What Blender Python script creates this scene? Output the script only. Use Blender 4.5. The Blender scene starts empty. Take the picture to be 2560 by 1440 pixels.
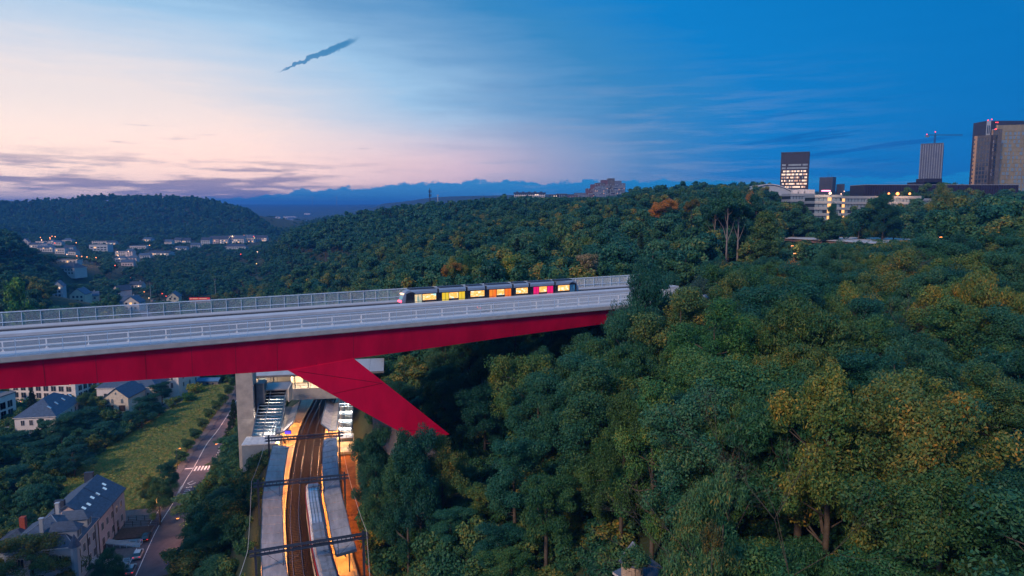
import bpy, math, random
import numpy as np
from mathutils import Vector, Matrix
R = math.radians
random.seed(7)
SC = bpy.context.scene
COL = SC.collection

# ------------------------------------------------------------------ camera, exposure
F = 1707.0                                   # focal length in pixels of the 2560 px wide photograph
PITCH = math.atan(200/1707)
CAMZ = 85.0
cam = bpy.data.objects.new('camera', bpy.data.cameras.new('camera')); COL.objects.link(cam)
cam.location = (0, 0, CAMZ); cam.rotation_euler = (math.pi/2-PITCH, 0, 0)
cam.data.sensor_width = 36; cam.data.lens = 36*F/2560
cam.data.clip_start = 0.5; cam.data.clip_end = 60000
SC.camera = cam
SC.view_settings.view_transform = 'Standard'; SC.view_settings.look = 'None'
SC.view_settings.exposure = 0.0; SC.view_settings.gamma = 1.0; SC.view_settings.use_curve_mapping = False
SC.render.engine = 'CYCLES'
SC.cycles.use_denoising = True
SC.cycles.max_bounces = 5; SC.cycles.diffuse_bounces = 3; SC.cycles.glossy_bounces = 2
SC.cycles.transmission_bounces = 3; SC.cycles.volume_bounces = 0; SC.cycles.transparent_max_bounces = 6
SC.cycles.sample_clamp_indirect = 4.0

def srgb(r, g, b):
    f = lambda c: ((c/255)/12.92 if c/255 <= .04045 else (((c/255)+.055)/1.055)**2.4)
    return (f(r), f(g), f(b), 1)

# ------------------------------------------------------------------ node helper
class NT:
    def __init__(s, tree): s.t = tree; s.n = tree.nodes; s.l = tree.links
    def new(s, typ, **kw):
        o = s.n.new(typ)
        for k, v in kw.items(): setattr(o, k, v)
        return o
    def put(s, sock, v):
        if v is None: return
        if isinstance(v, bpy.types.NodeSocket): s.l.new(v, sock)
        else: sock.default_value = v
    def m(s, op, a, b=None, c=None, clamp=False):
        o = s.new('ShaderNodeMath', operation=op, use_clamp=clamp)
        s.put(o.inputs[0], a); s.put(o.inputs[1], b)
        if c is not None: s.put(o.inputs[2], c)
        return o.outputs[0]
    def mix(s, f, a, b, typ='MIX'):
        o = s.new('ShaderNodeMix', data_type='RGBA', blend_type=typ)
        s.put(o.inputs[0], f); s.put(o.inputs[6], a); s.put(o.inputs[7], b)
        return o.outputs[2]
    def ramp(s, f, stops, interp='LINEAR'):
        o = s.new('ShaderNodeValToRGB'); cr = o.color_ramp; cr.interpolation = interp
        while len(cr.elements) < len(stops): cr.elements.new(.5)
        for e, (p, c) in zip(cr.elements, stops):
            e.position = p; e.color = c if hasattr(c, '__len__') else (c, c, c, 1)
        s.put(o.inputs[0], f); return o.outputs[0]
    def noise(s, vec, scale, detail=3, rough=.5, out=0):
        o = s.new('ShaderNodeTexNoise'); s.put(o.inputs['Vector'], vec)
        o.inputs['Scale'].default_value = scale; o.inputs['Detail'].default_value = detail
        o.inputs['Roughness'].default_value = rough
        return o.outputs[out]
    def sm(s, x, a, b):                       # smoothstep
        o = s.new('ShaderNodeMapRange', interpolation_type='SMOOTHSTEP')
        s.put(o.inputs[0], x); s.put(o.inputs[1], a); s.put(o.inputs[2], b)
        o.inputs[3].default_value = 0; o.inputs[4].default_value = 1
        return o.outputs[0]
    def comb(s, x, y, z):
        o = s.new('ShaderNodeCombineXYZ'); s.put(o.inputs[0], x); s.put(o.inputs[1], y); s.put(o.inputs[2], z)
        return o.outputs[0]

# ------------------------------------------------------------------ dusk sky
W = bpy.data.worlds.new('World'); SC.world = W; W.use_nodes = True
t = NT(W.node_tree); t.n.clear()
tc = t.new('ShaderNodeTexCoord'); sx = t.new('ShaderNodeSeparateXYZ'); t.l.new(tc.outputs['Generated'], sx.inputs[0])
az = t.m('MULTIPLY', t.m('ARCTAN2', sx.outputs[0], sx.outputs[1]), 57.2958)
el = t.m('MULTIPLY', t.m('ARCSINE', sx.outputs[2]), 57.2958)
cloudv = t.comb(t.m('MULTIPLY', az, .05), t.m('MULTIPLY', el, .42), 0.0)
wisp = t.noise(cloudv, 1.9, 6, .62)
wv = t.m('SUBTRACT', wisp, .5)
dx = t.m('ADD', az, 33.0)
dxs = t.m('DIVIDE', dx, t.m('ADD', 34.0, t.m('MULTIPLY', t.m('LESS_THAN', dx, 0.0), 26.0)))
dy = t.m('DIVIDE', t.m('SUBTRACT', el, 5.0), t.m('ADD', 12.2, t.m('MULTIPLY', t.m('LESS_THAN', el, 5.0), 8.0)))
d = t.m('SQRT', t.m('ADD', t.m('MULTIPLY', dxs, dxs), t.m('MULTIPLY', dy, dy)))
d = t.m('ADD', d, t.m('MULTIPLY', wv, .26))
sky = t.ramp(t.m('DIVIDE', d, 4.0), [
    (0, srgb(255, 244, 238)), (.085, srgb(254, 240, 236)), (.15, srgb(206, 222, 240)), (.20, srgb(166, 206, 238)),
    (.255, srgb(118, 168, 212)), (.32, srgb(58, 140, 198)), (.39, srgb(8, 130, 205)), (.52, srgb(0, 118, 192)),
    (.75, srgb(44, 140, 208)), (1, srgb(84, 162, 222))])  # zenith and rear stops, out of view, brightened to light the ground
# pink and mauve light lying low over the horizon
pk = t.m('MULTIPLY', t.sm(el, 8.5, 3.0), t.sm(az, 19.0, -9.0))
sky = t.mix(t.m('MULTIPLY', pk, .72), sky, t.ramp(t.m('DIVIDE', t.m('ADD', az, 40.0), 60.0), [
    (0, srgb(255, 242, 230)), (.35, srgb(255, 232, 222)), (.6, srgb(230, 196, 206)), (1, srgb(150, 160, 198))]))
# pale streaks on the blue side
st = t.noise(t.comb(t.m('MULTIPLY', az, .045), t.m('MULTIPLY', el, .55), 3.7), 2.6, 5, .6)
stw = t.m('MULTIPLY', t.m('MULTIPLY', t.sm(st, .42, .68), t.sm(el, 13.0, 4.0)), t.m('MULTIPLY', t.sm(az, 34.0, 6.0), t.sm(az, -12.0, 0.0)))
sky = t.mix(t.m('MULTIPLY', stw, .5), sky, srgb(150, 170, 204))
# dark blue streaks right
st2 = t.noise(t.comb(t.m('MULTIPLY', az, .05), t.m('MULTIPLY', t.m('SUBTRACT', el, t.m('MULTIPLY', az, .10)), .75), 9.1), 2.0, 5, .6)
st2w = t.m('MULTIPLY', t.sm(st2, .55, .68), t.m('MULTIPLY', t.sm(el, 9.0, 6.0), t.sm(el, 2.0, 4.5)))
sky = t.mix(t.m('MULTIPLY', st2w, t.m('MULTIPLY', t.sm(az, 14.0, 24.0), .6)), sky, srgb(0, 92, 170))
# mauve stratus left, low
ms = t.noise(t.comb(t.m('MULTIPLY', az, .06), t.m('MULTIPLY', el, .6), 5.2), 2.2, 6, .6)
mw = t.m('MULTIPLY', t.sm(ms, .44, .60), t.m('MULTIPLY', t.m('MULTIPLY', t.sm(el, 4.6, 2.6), t.sm(el, -.5, .9)), t.sm(az, -6.0, -20.0)))
sky = t.mix(t.m('MULTIPLY', mw, .8), sky, srgb(112, 116, 156))
mw2 = t.m('MULTIPLY', t.sm(ms, .60, .68), t.m('MULTIPLY', t.sm(el, 7.5, 5.0), t.sm(az, -4.0, -12.0)))
sky = t.mix(t.m('MULTIPLY', mw2, .5), sky, srgb(150, 150, 178))
# blue cumulus bank along the horizon
bn = t.noise(t.comb(t.m('MULTIPLY', az, .34), t.m('MULTIPLY', el, .5), 1.0), 1.6, 5, .6)
edge = t.m('ADD', t.m('ADD', .55, t.m('MULTIPLY', t.sm(az, -30.0, -2.0), 1.75)), t.m('MULTIPLY', t.m('SUBTRACT', bn, .5), 1.9))
bw = t.m('MULTIPLY', t.sm(t.m('SUBTRACT', edge, el), -.06, .18), t.sm(az, -36.0, -17.0))
low = t.noise(t.comb(t.m('MULTIPLY', az, .12), t.m('MULTIPLY', el, 1.2), 8.0), 2.0, 4, .6)
bankc = t.mix(t.m('MULTIPLY', t.sm(low, .52, .70), .4), srgb(8, 150, 214), srgb(120, 170, 214))
sky = t.mix(t.m('MULTIPLY', bw, .92), sky, bankc)
# the one small dark cloud, high in the left half: a thin slanting streak
ca, ce = -15.4, 11.7
ex = t.m('ADD', t.m('MULTIPLY', t.m('SUBTRACT', az, ca), .913), t.m('MULTIPLY', t.m('SUBTRACT', el, ce), .407))
ey = t.m('SUBTRACT', t.m('MULTIPLY', t.m('SUBTRACT', el, ce), .913), t.m('MULTIPLY', t.m('SUBTRACT', az, ca), .407))
cn = t.noise(t.comb(az, el, 0.0), 1.6, 5, .65)
eyw = t.m('ADD', ey, t.m('MULTIPLY', t.m('SUBTRACT', cn, .5), .75))
q = t.m('ADD', t.m('POWER', t.m('ABSOLUTE', t.m('DIVIDE', ex, 3.4)), 2.0), t.m('POWER', t.m('ABSOLUTE', t.m('DIVIDE', eyw, t.m('ADD', .07, t.m('MULTIPLY', t.m('ADD', ex, 3.4), .045)))), 2.0))
sky = t.mix(t.m('MULTIPLY', t.sm(q, 1.25, .5), .85), sky, srgb(38, 126, 180))
# pale blue band added behind the camera, out of view, to light the near faces
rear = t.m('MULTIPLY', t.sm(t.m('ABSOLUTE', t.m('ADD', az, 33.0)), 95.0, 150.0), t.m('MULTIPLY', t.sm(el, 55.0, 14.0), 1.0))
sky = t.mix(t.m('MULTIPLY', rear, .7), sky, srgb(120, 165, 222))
nis = t.new('ShaderNodeTexSky', sky_type='NISHITA'); nis.sun_disc = False
nis.sun_elevation = R(2.5); nis.sun_rotation = R(-58)
nisc = t.mix(1.0, nis.outputs[0], (.002, .002, .002, 1), 'MULTIPLY')
gain = t.m('MULTIPLY', t.m('MULTIPLY', t.sm(el, 9.0, 1.5), t.sm(az, 20.0, -10.0)), t.m('SUBTRACT', 1.0, bw))
sky = t.mix(gain, sky, t.mix(1.0, sky, (1.62, 1.30, 1.12, 1), 'MULTIPLY'))
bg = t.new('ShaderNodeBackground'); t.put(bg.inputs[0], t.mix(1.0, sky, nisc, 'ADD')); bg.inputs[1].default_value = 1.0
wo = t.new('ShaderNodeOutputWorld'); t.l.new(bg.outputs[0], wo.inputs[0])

# soft warm afterglow from the left
sd = bpy.data.lights.new('sun', 'SUN'); so = bpy.data.objects.new('sun', sd); COL.objects.link(so)
sd.energy = 3.0; sd.angle = R(9); sd.color = (1.0, .64, .42)
SAZ, SEL = R(-142), R(33)
so.rotation_euler = Vector((math.sin(SAZ)*math.cos(SEL), math.cos(SAZ)*math.cos(SEL), math.sin(SEL))).to_track_quat('Z', 'Y').to_euler()

# ------------------------------------------------------------------ photograph pixel -> place
CP, SP = math.cos(PITCH), math.sin(PITCH)
def ray(px, py):
    u = (720-py)/F
    return Vector(((px-1280)/F, CP+u*SP, -SP+u*CP))
def P(px, py, z):                            # the point at height z seen at a pixel
    v = ray(px, py); k = (z-CAMZ)/v.z
    return Vector((v.x*k, v.y*k, z))
def Q(px, py, dep):                          # the point at a given distance seen at a pixel
    v = ray(px, py)*dep
    return Vector((v.x, v.y, v.z+CAMZ))
def proj(x, y, z):
    dep = y*CP-(z-CAMZ)*SP
    return (1280+F*x/dep, 720-F*(y*SP+(z-CAMZ)*CP)/dep, dep)
def floor_z(dep): return float(np.interp(dep, [0, 400, 560, 650, 860, 1000, 1130, 1300], [5, 6, 8, 10, 13, 19, 25, 34]))
def VF(px, py):                              # the point on the valley floor seen at a pixel
    v = ray(px, py); k = 500.
    for i in range(60): k = .5*k+.5*(floor_z(k)-CAMZ)/v.z
    return Vector((v.x*k, v.y*k, floor_z(k)))

# ------------------------------------------------------------------ objects and meshes
def tag(o, label=None, cat=None, group=None, kind=None):
    if label: o['label'] = label
    if cat: o['category'] = cat
    if group: o['group'] = group
    if kind: o['kind'] = kind
    return o
def empty(name, loc, yaw=0, **kw):
    o = bpy.data.objects.new(name, None); COL.objects.link(o)
    o.location = loc; o.rotation_euler = (0, 0, yaw); o.empty_display_size = .5
    return tag(o, **kw)
def link(name, me, parent=None, loc=(0, 0, 0), rot=(0, 0, 0), scale=(1, 1, 1), **kw):
    o = bpy.data.objects.new(name, me); COL.objects.link(o)
    o.location = loc; o.rotation_euler = rot; o.scale = scale
    if parent: o.parent = parent
    return tag(o, **kw)
class MB:
    def __init__(s): s.v = []; s.f = []; s.m = []
    def add(s, vs, fs, m=0):
        k = len(s.v); s.v += [tuple(a) for a in vs]
        for f in fs: s.f.append([i+k for i in f]); s.m.append(m)
        return s
    def box(s, x0, x1, y0, y1, z0, z1, m=0):
        return s.hexa([(x0, y0, z0), (x1, y0, z0), (x1, y1, z0), (x0, y1, z0), (x0, y0, z1), (x1, y0, z1), (x1, y1, z1), (x0, y1, z1)], m)
    def hexa(s, c, m=0):
        return s.add(c, [(3, 2, 1, 0), (4, 5, 6, 7), (0, 1, 5, 4), (1, 2, 6, 5), (2, 3, 7, 6), (3, 0, 4, 7)], m)
    def slab(s, pts, th, m=0):               # polygon of 3d points, thickened downwards
        n = len(pts); lo = [(p[0], p[1], p[2]-th) for p in pts]
        return s.add(list(pts)+lo, [tuple(range(n)), tuple(range(2*n-1, n-1, -1))]+[(i, i+n, (i+1) % n+n, (i+1) % n) for i in range(n)], m)
    def prism(s, poly, a0, a1, axis='x', m=0):
        n = len(poly)
        if axis == 'x': mk = lambda a, p: (a, p[0], p[1])
        elif axis == 'y': mk = lambda a, p: (p[0], a, p[1])
        else: mk = lambda a, p: (p[0], p[1], a)
        return s.add([mk(a0, p) for p in poly]+[mk(a1, p) for p in poly],
                     [tuple(range(n-1, -1, -1)), tuple(range(n, 2*n))]+[(i, (i+1) % n, (i+1) % n+n, i+n) for i in range(n)], m)
    def tube(s, p0, p1, r0, r1=None, n=6, m=0):
        p0, p1 = Vector(p0), Vector(p1); r1 = r0 if r1 is None else r1
        a = (p1-p0).normalized(); b = a.orthogonal().normalized(); c = a.cross(b)
        vs = [p+(b*math.cos(2*math.pi*i/n)+c*math.sin(2*math.pi*i/n))*r for p, r in ((p0, r0), (p1, r1)) for i in range(n)]
        return s.add(vs, [tuple(range(n-1, -1, -1)), tuple(range(n, 2*n))]+[(i, (i+1) % n, (i+1) % n+n, i+n) for i in range(n)], m)
    def ball(s, c, r, n=8, k=5, m=0, sz=1.):
        vs = []; fs = []
        for j in range(k+1):
            ph = math.pi*j/k
            for i in range(n):
                th = 2*math.pi*i/n
                vs.append((c[0]+r*math.sin(ph)*math.cos(th), c[1]+r*math.sin(ph)*math.sin(th), c[2]+r*sz*math.cos(ph)))
        for j in range(k):
            for i in range(n): fs.append((j*n+i, (j+1)*n+i, (j+1)*n+(i+1) % n, j*n+(i+1) % n))
        return s.add(vs, fs, m)
    def mesh(s, name, mats):
        me = bpy.data.meshes.new(name); me.from_pydata(s.v, [], s.f)
        for a in (mats if isinstance(mats, (list, tuple)) else [mats]): me.materials.append(a)
        me.polygons.foreach_set('material_index', s.m); me.update(); return me
    def build(s, name, mats, parent=None, loc=(0, 0, 0), rot=(0, 0, 0), **kw):
        return link(name, s.mesh(name, mats), parent, loc, rot, **kw)
def fastmesh(name, V, Fq, mats, var=None):   # numpy quads
    me = bpy.data.meshes.new(name); n = len(Fq)
    me.vertices.add(len(V)); me.vertices.foreach_set('co', V.astype(np.float32).ravel())
    me.loops.add(n*4); me.loops.foreach_set('vertex_index', Fq.astype(np.int32).ravel())
    me.polygons.add(n); me.polygons.foreach_set('loop_start', np.arange(0, n*4, 4, dtype=np.int32))
    try: me.polygons.foreach_set('loop_total', np.full(n, 4, dtype=np.int32))
    except Exception: pass
    for a in mats: me.materials.append(a)
    me.update(calc_edges=True)
    if var is not None:
        at = me.attributes.new('var', 'FLOAT', 'FACE'); at.data.foreach_set('value', var.astype(np.float32))
    return me

# ------------------------------------------------------------------ materials
MATS = {}
def mat(name, col, rough=.7, metal=0., var=.18, vs=1.5, bump=0., bs=8., stretch=(1, 1, 1), emit=None, es=1., spec=.3, col2=None):
    if name in MATS: return MATS[name]
    m = bpy.data.materials.new(name); m.use_nodes = True; MATS[name] = m
    t = NT(m.node_tree); b = t.n['Principled BSDF']
    tc = t.new('ShaderNodeTexCoord'); mp = t.new('ShaderNodeMapping'); t.l.new(tc.outputs['Object'], mp.inputs[0])
    mp.inputs['Scale'].default_value = stretch
    c = tuple(col)[:3]
    nz = t.noise(mp.outputs[0], vs, 4, .6)
    c2 = tuple(col2)[:3] if col2 else tuple(min(1, x*(1+var)) for x in c)
    t.put(b.inputs['Base Color'], t.ramp(nz, [(.3, tuple(x*(1-var) for x in c)+(1,)), (.7, c2+(1,))]))
    b.inputs['Roughness'].default_value = rough; b.inputs['Metallic'].default_value = metal
    b.inputs['Specular IOR Level'].default_value = spec
    if bump:
        bp = t.new('ShaderNodeBump'); bp.inputs['Strength'].default_value = bump; bp.inputs['Distance'].default_value = .05
        t.put(bp.inputs['Height'], t.noise(mp.outputs[0], bs, 4, .6)); t.l.new(bp.outputs[0], b.inputs['Normal'])
    if emit:
        b.inputs['Emission Color'].default_value = tuple(emit)[:3]+(1,); b.inputs['Emission Strength'].default_value = es
    return m
def glow(name, col, es, pattern=None):
    if name in MATS: return MATS[name]
    m = bpy.data.materials.new(name); m.use_nodes = True; MATS[name] = m
    t = NT(m.node_tree); b = t.n['Principled BSDF']
    b.inputs['Base Color'].default_value = (.02, .02, .02, 1); b.inputs['Roughness'].default_value = .2
    c = tuple(col)[:3]+(1,)
    if pattern:
        tc = t.new('ShaderNodeTexCoord'); mp = t.new('ShaderNodeMapping'); t.l.new(tc.outputs['Object'], mp.inputs[0])
        mp.inputs['Scale'].default_value = pattern[1]
        n = t.noise(mp.outputs[0], pattern[0], 2, .5)
        t.put(b.inputs['Emission Color'], t.ramp(n, pattern[2], pattern[3] if len(pattern) > 3 else 'LINEAR'))
    else: b.inputs['Emission Color'].default_value = c
    b.inputs['Emission Strength'].default_value = es
    return m
M_conc = mat('concrete', (.34, .36, .38), .85, var=.16, vs=.5, bump=.3, col2=(.42, .43, .45))
M_concd = mat('dark_concrete', (.16, .17, .19), .9, var=.2, vs=.6)
M_asph = mat('asphalt', (.11, .10, .12), .9, var=.2, vs=.7, bump=.2, bs=20)
M_pave = mat('pavement', (.15, .135, .14), .9, var=.2, vs=1.2)
M_white = mat('white_paint', (.78, .78, .78), .6, var=.1, vs=2)
M_red = mat('bridge_red', (.60, .002, .046), .6, spec=.12, var=.22, vs=.5, stretch=(.5, 1, .16), bump=.05, bs=3)
M_seam = mat('bridge_seam', (.34, .0015, .03), .6)
M_fence = mat('fence_steel', (.62, .78, .96), .45, .0, var=.08)
M_rail = mat('rail_steel', (.35, .30, .30), .25, .9, var=.1)
M_dark = mat('dark_metal', (.03, .035, .045), .5, .2)
M_mast = mat('mast_steel', (.05, .075, .125), .5, .5)
M_slate = mat('slate', (.055, .095, .165), .6, var=.3, vs=1.2, stretch=(1, 1, 3), bump=.4, bs=4)
M_slated = mat('slate_dark', (.035, .055, .095), .65, var=.3, vs=1.2, bump=.4, bs=4)
M_wallw = mat('render_white', (.66, .66, .68), .85, var=.10, vs=.4)
M_wallp = mat('render_pink', (.47, .44, .50), .85, var=.12, vs=.4)
M_walls = mat('sandstone', (.44, .35, .27), .9, var=.2, vs=1.5, bump=.4)
M_wallb = mat('render_grey', (.34, .42, .52), .85, var=.1, vs=.4)
M_glassd = mat('dark_glass', (.03, .045, .07), .12, .0, var=.1, spec=.9)
M_glassb = mat('blue_glass', (.20, .28, .36), .15, .3, var=.15, spec=.9)
M_frame = mat('window_frame', (.6, .6, .62), .6)
M_lit = glow('lit_window', (1, .50, .18), 1.7)
M_litp = glow('lit_window_pale', (1, .70, .48), 1.2)
M_lamp = glow('lamp_head', (1, .26, .05), 4.5)
M_lampw = glow('lamp_head_white', (1, .58, .36), 3.2)
M_redl = glow('red_light', (1, .05, .06), 3.5)
M_roadb = mat('bridge_asphalt', (.085, .105, .15), .8, var=.25, vs=.25, stretch=(.15, 2, 1))
M_wood = mat('dark_wood', (.06, .04, .035), .8)
M_bark = mat('bark', (.09, .08, .07), .9, var=.3, vs=3, bump=.5)
M_barkp = mat('pale_bark', (.20, .19, .20), .9, var=.25, vs=3, bump=.5)

def leafmat(name, stops, trans=.14):
    m = bpy.data.materials.new(name); m.use_nodes = True
    t = NT(m.node_tree); b = t.n['Principled BSDF']; out = t.n['Material Output']
    oi = t.new('ShaderNodeObjectInfo'); at = t.new('ShaderNodeAttribute', attribute_name='var')
    tc = t.new('ShaderNodeTexCoord')
    n = t.noise(tc.outputs['Object'], .16, 2, .5)
    n2 = t.noise(tc.outputs['Object'], .9, 3, .6)
    base = t.m('ADD', t.m('MULTIPLY', oi.outputs['Random'], .46), t.m('MULTIPLY', n, .38))
    base = t.m('ADD', base, t.m('MULTIPLY', t.m('SUBTRACT', at.outputs['Fac'], .5), .52))
    base = t.m('ADD', base, t.m('MULTIPLY', t.m('SUBTRACT', n2, .5), .25))
    c = t.ramp(base, stops)
    c = t.mix(1.0, c, oi.outputs['Color'], 'MULTIPLY')
    t.put(b.inputs['Base Color'], c); b.inputs['Roughness'].default_value = .55; b.inputs['Specular IOR Level'].default_value = .25
    tr = t.new('ShaderNodeBsdfTranslucent'); t.put(tr.inputs[0], c)
    mx = t.new('ShaderNodeMixShader'); mx.inputs[0].default_value = trans
    t.l.new(b.outputs[0], mx.inputs[1]); t.l.new(tr.outputs[0], mx.inputs[2]); t.l.new(mx.outputs[0], out.inputs[0])
    return m
M_leaf = leafmat('leaf_broad', [(.10, (.010, .070, .050, 1)), (.38, (.028, .125, .062, 1)), (.58, (.085, .17, .055, 1)),
                                (.78, (.22, .21, .045, 1)), (.95, (.60, .28, .05, 1))])  # orange end: autumn tint that also stands in for warm highlights
M_leaft = leafmat('leaf_teal', [(.10, (.008, .070, .062, 1)), (.45, (.020, .125, .085, 1)), (.76, (.065, .17, .075, 1)), (.95, (.26, .21, .06, 1))])
M_leafo = leafmat('leaf_orange', [(.10, (.06, .09, .02, 1)), (.35, (.22, .14, .03, 1)), (.6, (.50, .22, .045, 1)), (.9, (.70, .26, .06, 1))])
M_leafp = leafmat('leaf_pale', [(.10, (.12, .14, .06, 1)), (.45, (.50, .38, .30, 1)), (.8, (.72, .52, .44, 1))])
M_leafc = leafmat('leaf_conifer', [(.1, (.008, .03, .022, 1)), (.6, (.016, .055, .030, 1)), (.95, (.04, .075, .03, 1))])
M_grass = leafmat('leaf_grass', [(.10, (.09, .20, .05, 1)), (.40, (.25, .31, .08, 1)), (.60, (.46, .35, .10, 1)), (.86, (.78, .33, .09, 1))])

# ------------------------------------------------------------------ lines on the ground
def catmull(pts, n=8):
    pts = [Vector(p) for p in pts]; out = []
    ex = [pts[0]*2-pts[1]]+pts+[pts[-1]*2-pts[-2]]
    for i in range(1, len(ex)-2):
        a, b, c, e = ex[i-1], ex[i], ex[i+1], ex[i+2]
        for k in range(n):
            u = k/n
            out.append(.5*((2*b)+(c-a)*u+(2*a-5*b+4*c-e)*u*u+(3*b-a-3*c+e)*u**3))
    out.append(pts[-1]); return out
class Path:
    def __init__(s, pts, n=8):
        c = catmull([(p[0], p[1]) for p in pts], n)
        s.p = np.array([(a[0], a[1]) for a in c]); s.d = np.diff(s.p, axis=0)
        s.L = np.hypot(s.d[:, 0], s.d[:, 1]); s.s = np.concatenate([[0], np.cumsum(s.L)]); s.u = s.d/s.L[:, None]
    def at(s, q, lat=0., z=0.):              # lat > 0 is to the right of the running direction
        i = int(np.clip(np.searchsorted(s.s, q)-1, 0, len(s.L)-1)); r = q-s.s[i]
        # smooth direction
        fr = min(1, max(0, r/s.L[i])); j = min(i+1, len(s.L)-1); h = max(i-1, 0)
        u = s.u[h]*max(0, .5-fr)+s.u[i]+s.u[j]*max(0, fr-.5); u = u/np.hypot(*u)
        b = s.p[i]+s.u[i]*r
        return Vector((b[0]+u[1]*lat, b[1]-u[0]*lat, z))
    def dirat(s, q):
        a, b = s.at(q-.5), s.at(q+.5); return math.atan2(b.y-a.y, b.x-a.x)
    def latdist(s, X, Y):
        best = np.full(X.shape, 1e9); lat = np.zeros(X.shape); ss = np.zeros(X.shape)
        for i in range(len(s.L)):
            ax, ay = s.p[i]; ux, uy = s.u[i]
            rx, ry = X-ax, Y-ay; tt = np.clip(rx*ux+ry*uy, 0, s.L[i])
            qx, qy = rx-tt*ux, ry-tt*uy; dd = np.hypot(qx, qy)
            k = dd < best; best = np.where(k, dd, best); lat = np.where(k, np.where(ux*qy-uy*qx > 0, -dd, dd), lat); ss = np.where(k, s.s[i]+tt, ss)
        return lat, ss
    def sY(s, y): return float(np.interp(y, s.p[:, 1], s.s))
RZ = 28.0
TL = [(40, -90), (8, 8), (-12, 48), (-24, 78), (-33.2, 100.5), (-36.8, 110.7), (-40.6, 121.6), (-45.8, 139.7), (-51.0, 160.4), (-54.3, 176.0), (-57.3, 196.7),
      (-62, 225), (-74, 280), (-92, 350), (-122, 467), (-165, 600), (-230, 800)]
tlp = Path(TL, 6)
RAIL = Path([tlp.at(q, 1.75)[:2] for q in np.arange(0, tlp.s[-1], 9.)], 3)
rd = [P(a, b, 5) for a, b in [(339, 1440), (392, 1324), (431, 1260), (467, 1196), (484, 1170), (517, 1110), (544, 1076), (585, 1012)]]
d0 = (rd[0]-rd[1]).normalized()
rd = [rd[0]+d0*a for a in (140, 70, 30)]+rd+[P(612, 962, 5), P(640, 925, 5), P(650, 900, 5)]
ROAD = Path(rd, 6); RDZ = 5.0
rv = [P(-260, 1300, 2), P(60, 1180, 2), P(200, 1120, 2), P(285, 1085, 2), P(370, 1040, 2), P(435, 1010, 2), P(448, 985, 2), P(452, 962, 2), P(462, 935, 2), P(440, 900, 2), P(400, 860, 2)]
RIVER = Path(rv, 6)
MEADOW = [P(a, b, 4) for a, b in [(110, 1230), (230, 1150), (330, 1085), (430, 1025), (475, 985), (510, 962), (565, 960), (592, 975), (560, 1020), (520, 1070), (470, 1150), (425, 1230), (400, 1290), (340, 1270), (240, 1300), (180, 1290)]]
VST = [(385, 860), (368, 815), (352, 785), (338, 762), (322, 742)]
vst = [VF(*a) for a in VST]
VSTP = Path([(a.x, a.y) for a in vst], 4)
def inpoly(X, Y, poly):
    r = np.zeros(X.shape, bool); n = len(poly); j = n-1
    for i in range(n):
        xi, yi, xj, yj = poly[i][0], poly[i][1], poly[j][0], poly[j][1]
        c = ((yi > Y) != (yj > Y)) & (X < (xj-xi)*(Y-yi)/((yj-yi) or 1e-9)+xi); r ^= c; j = i
    return r

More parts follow.
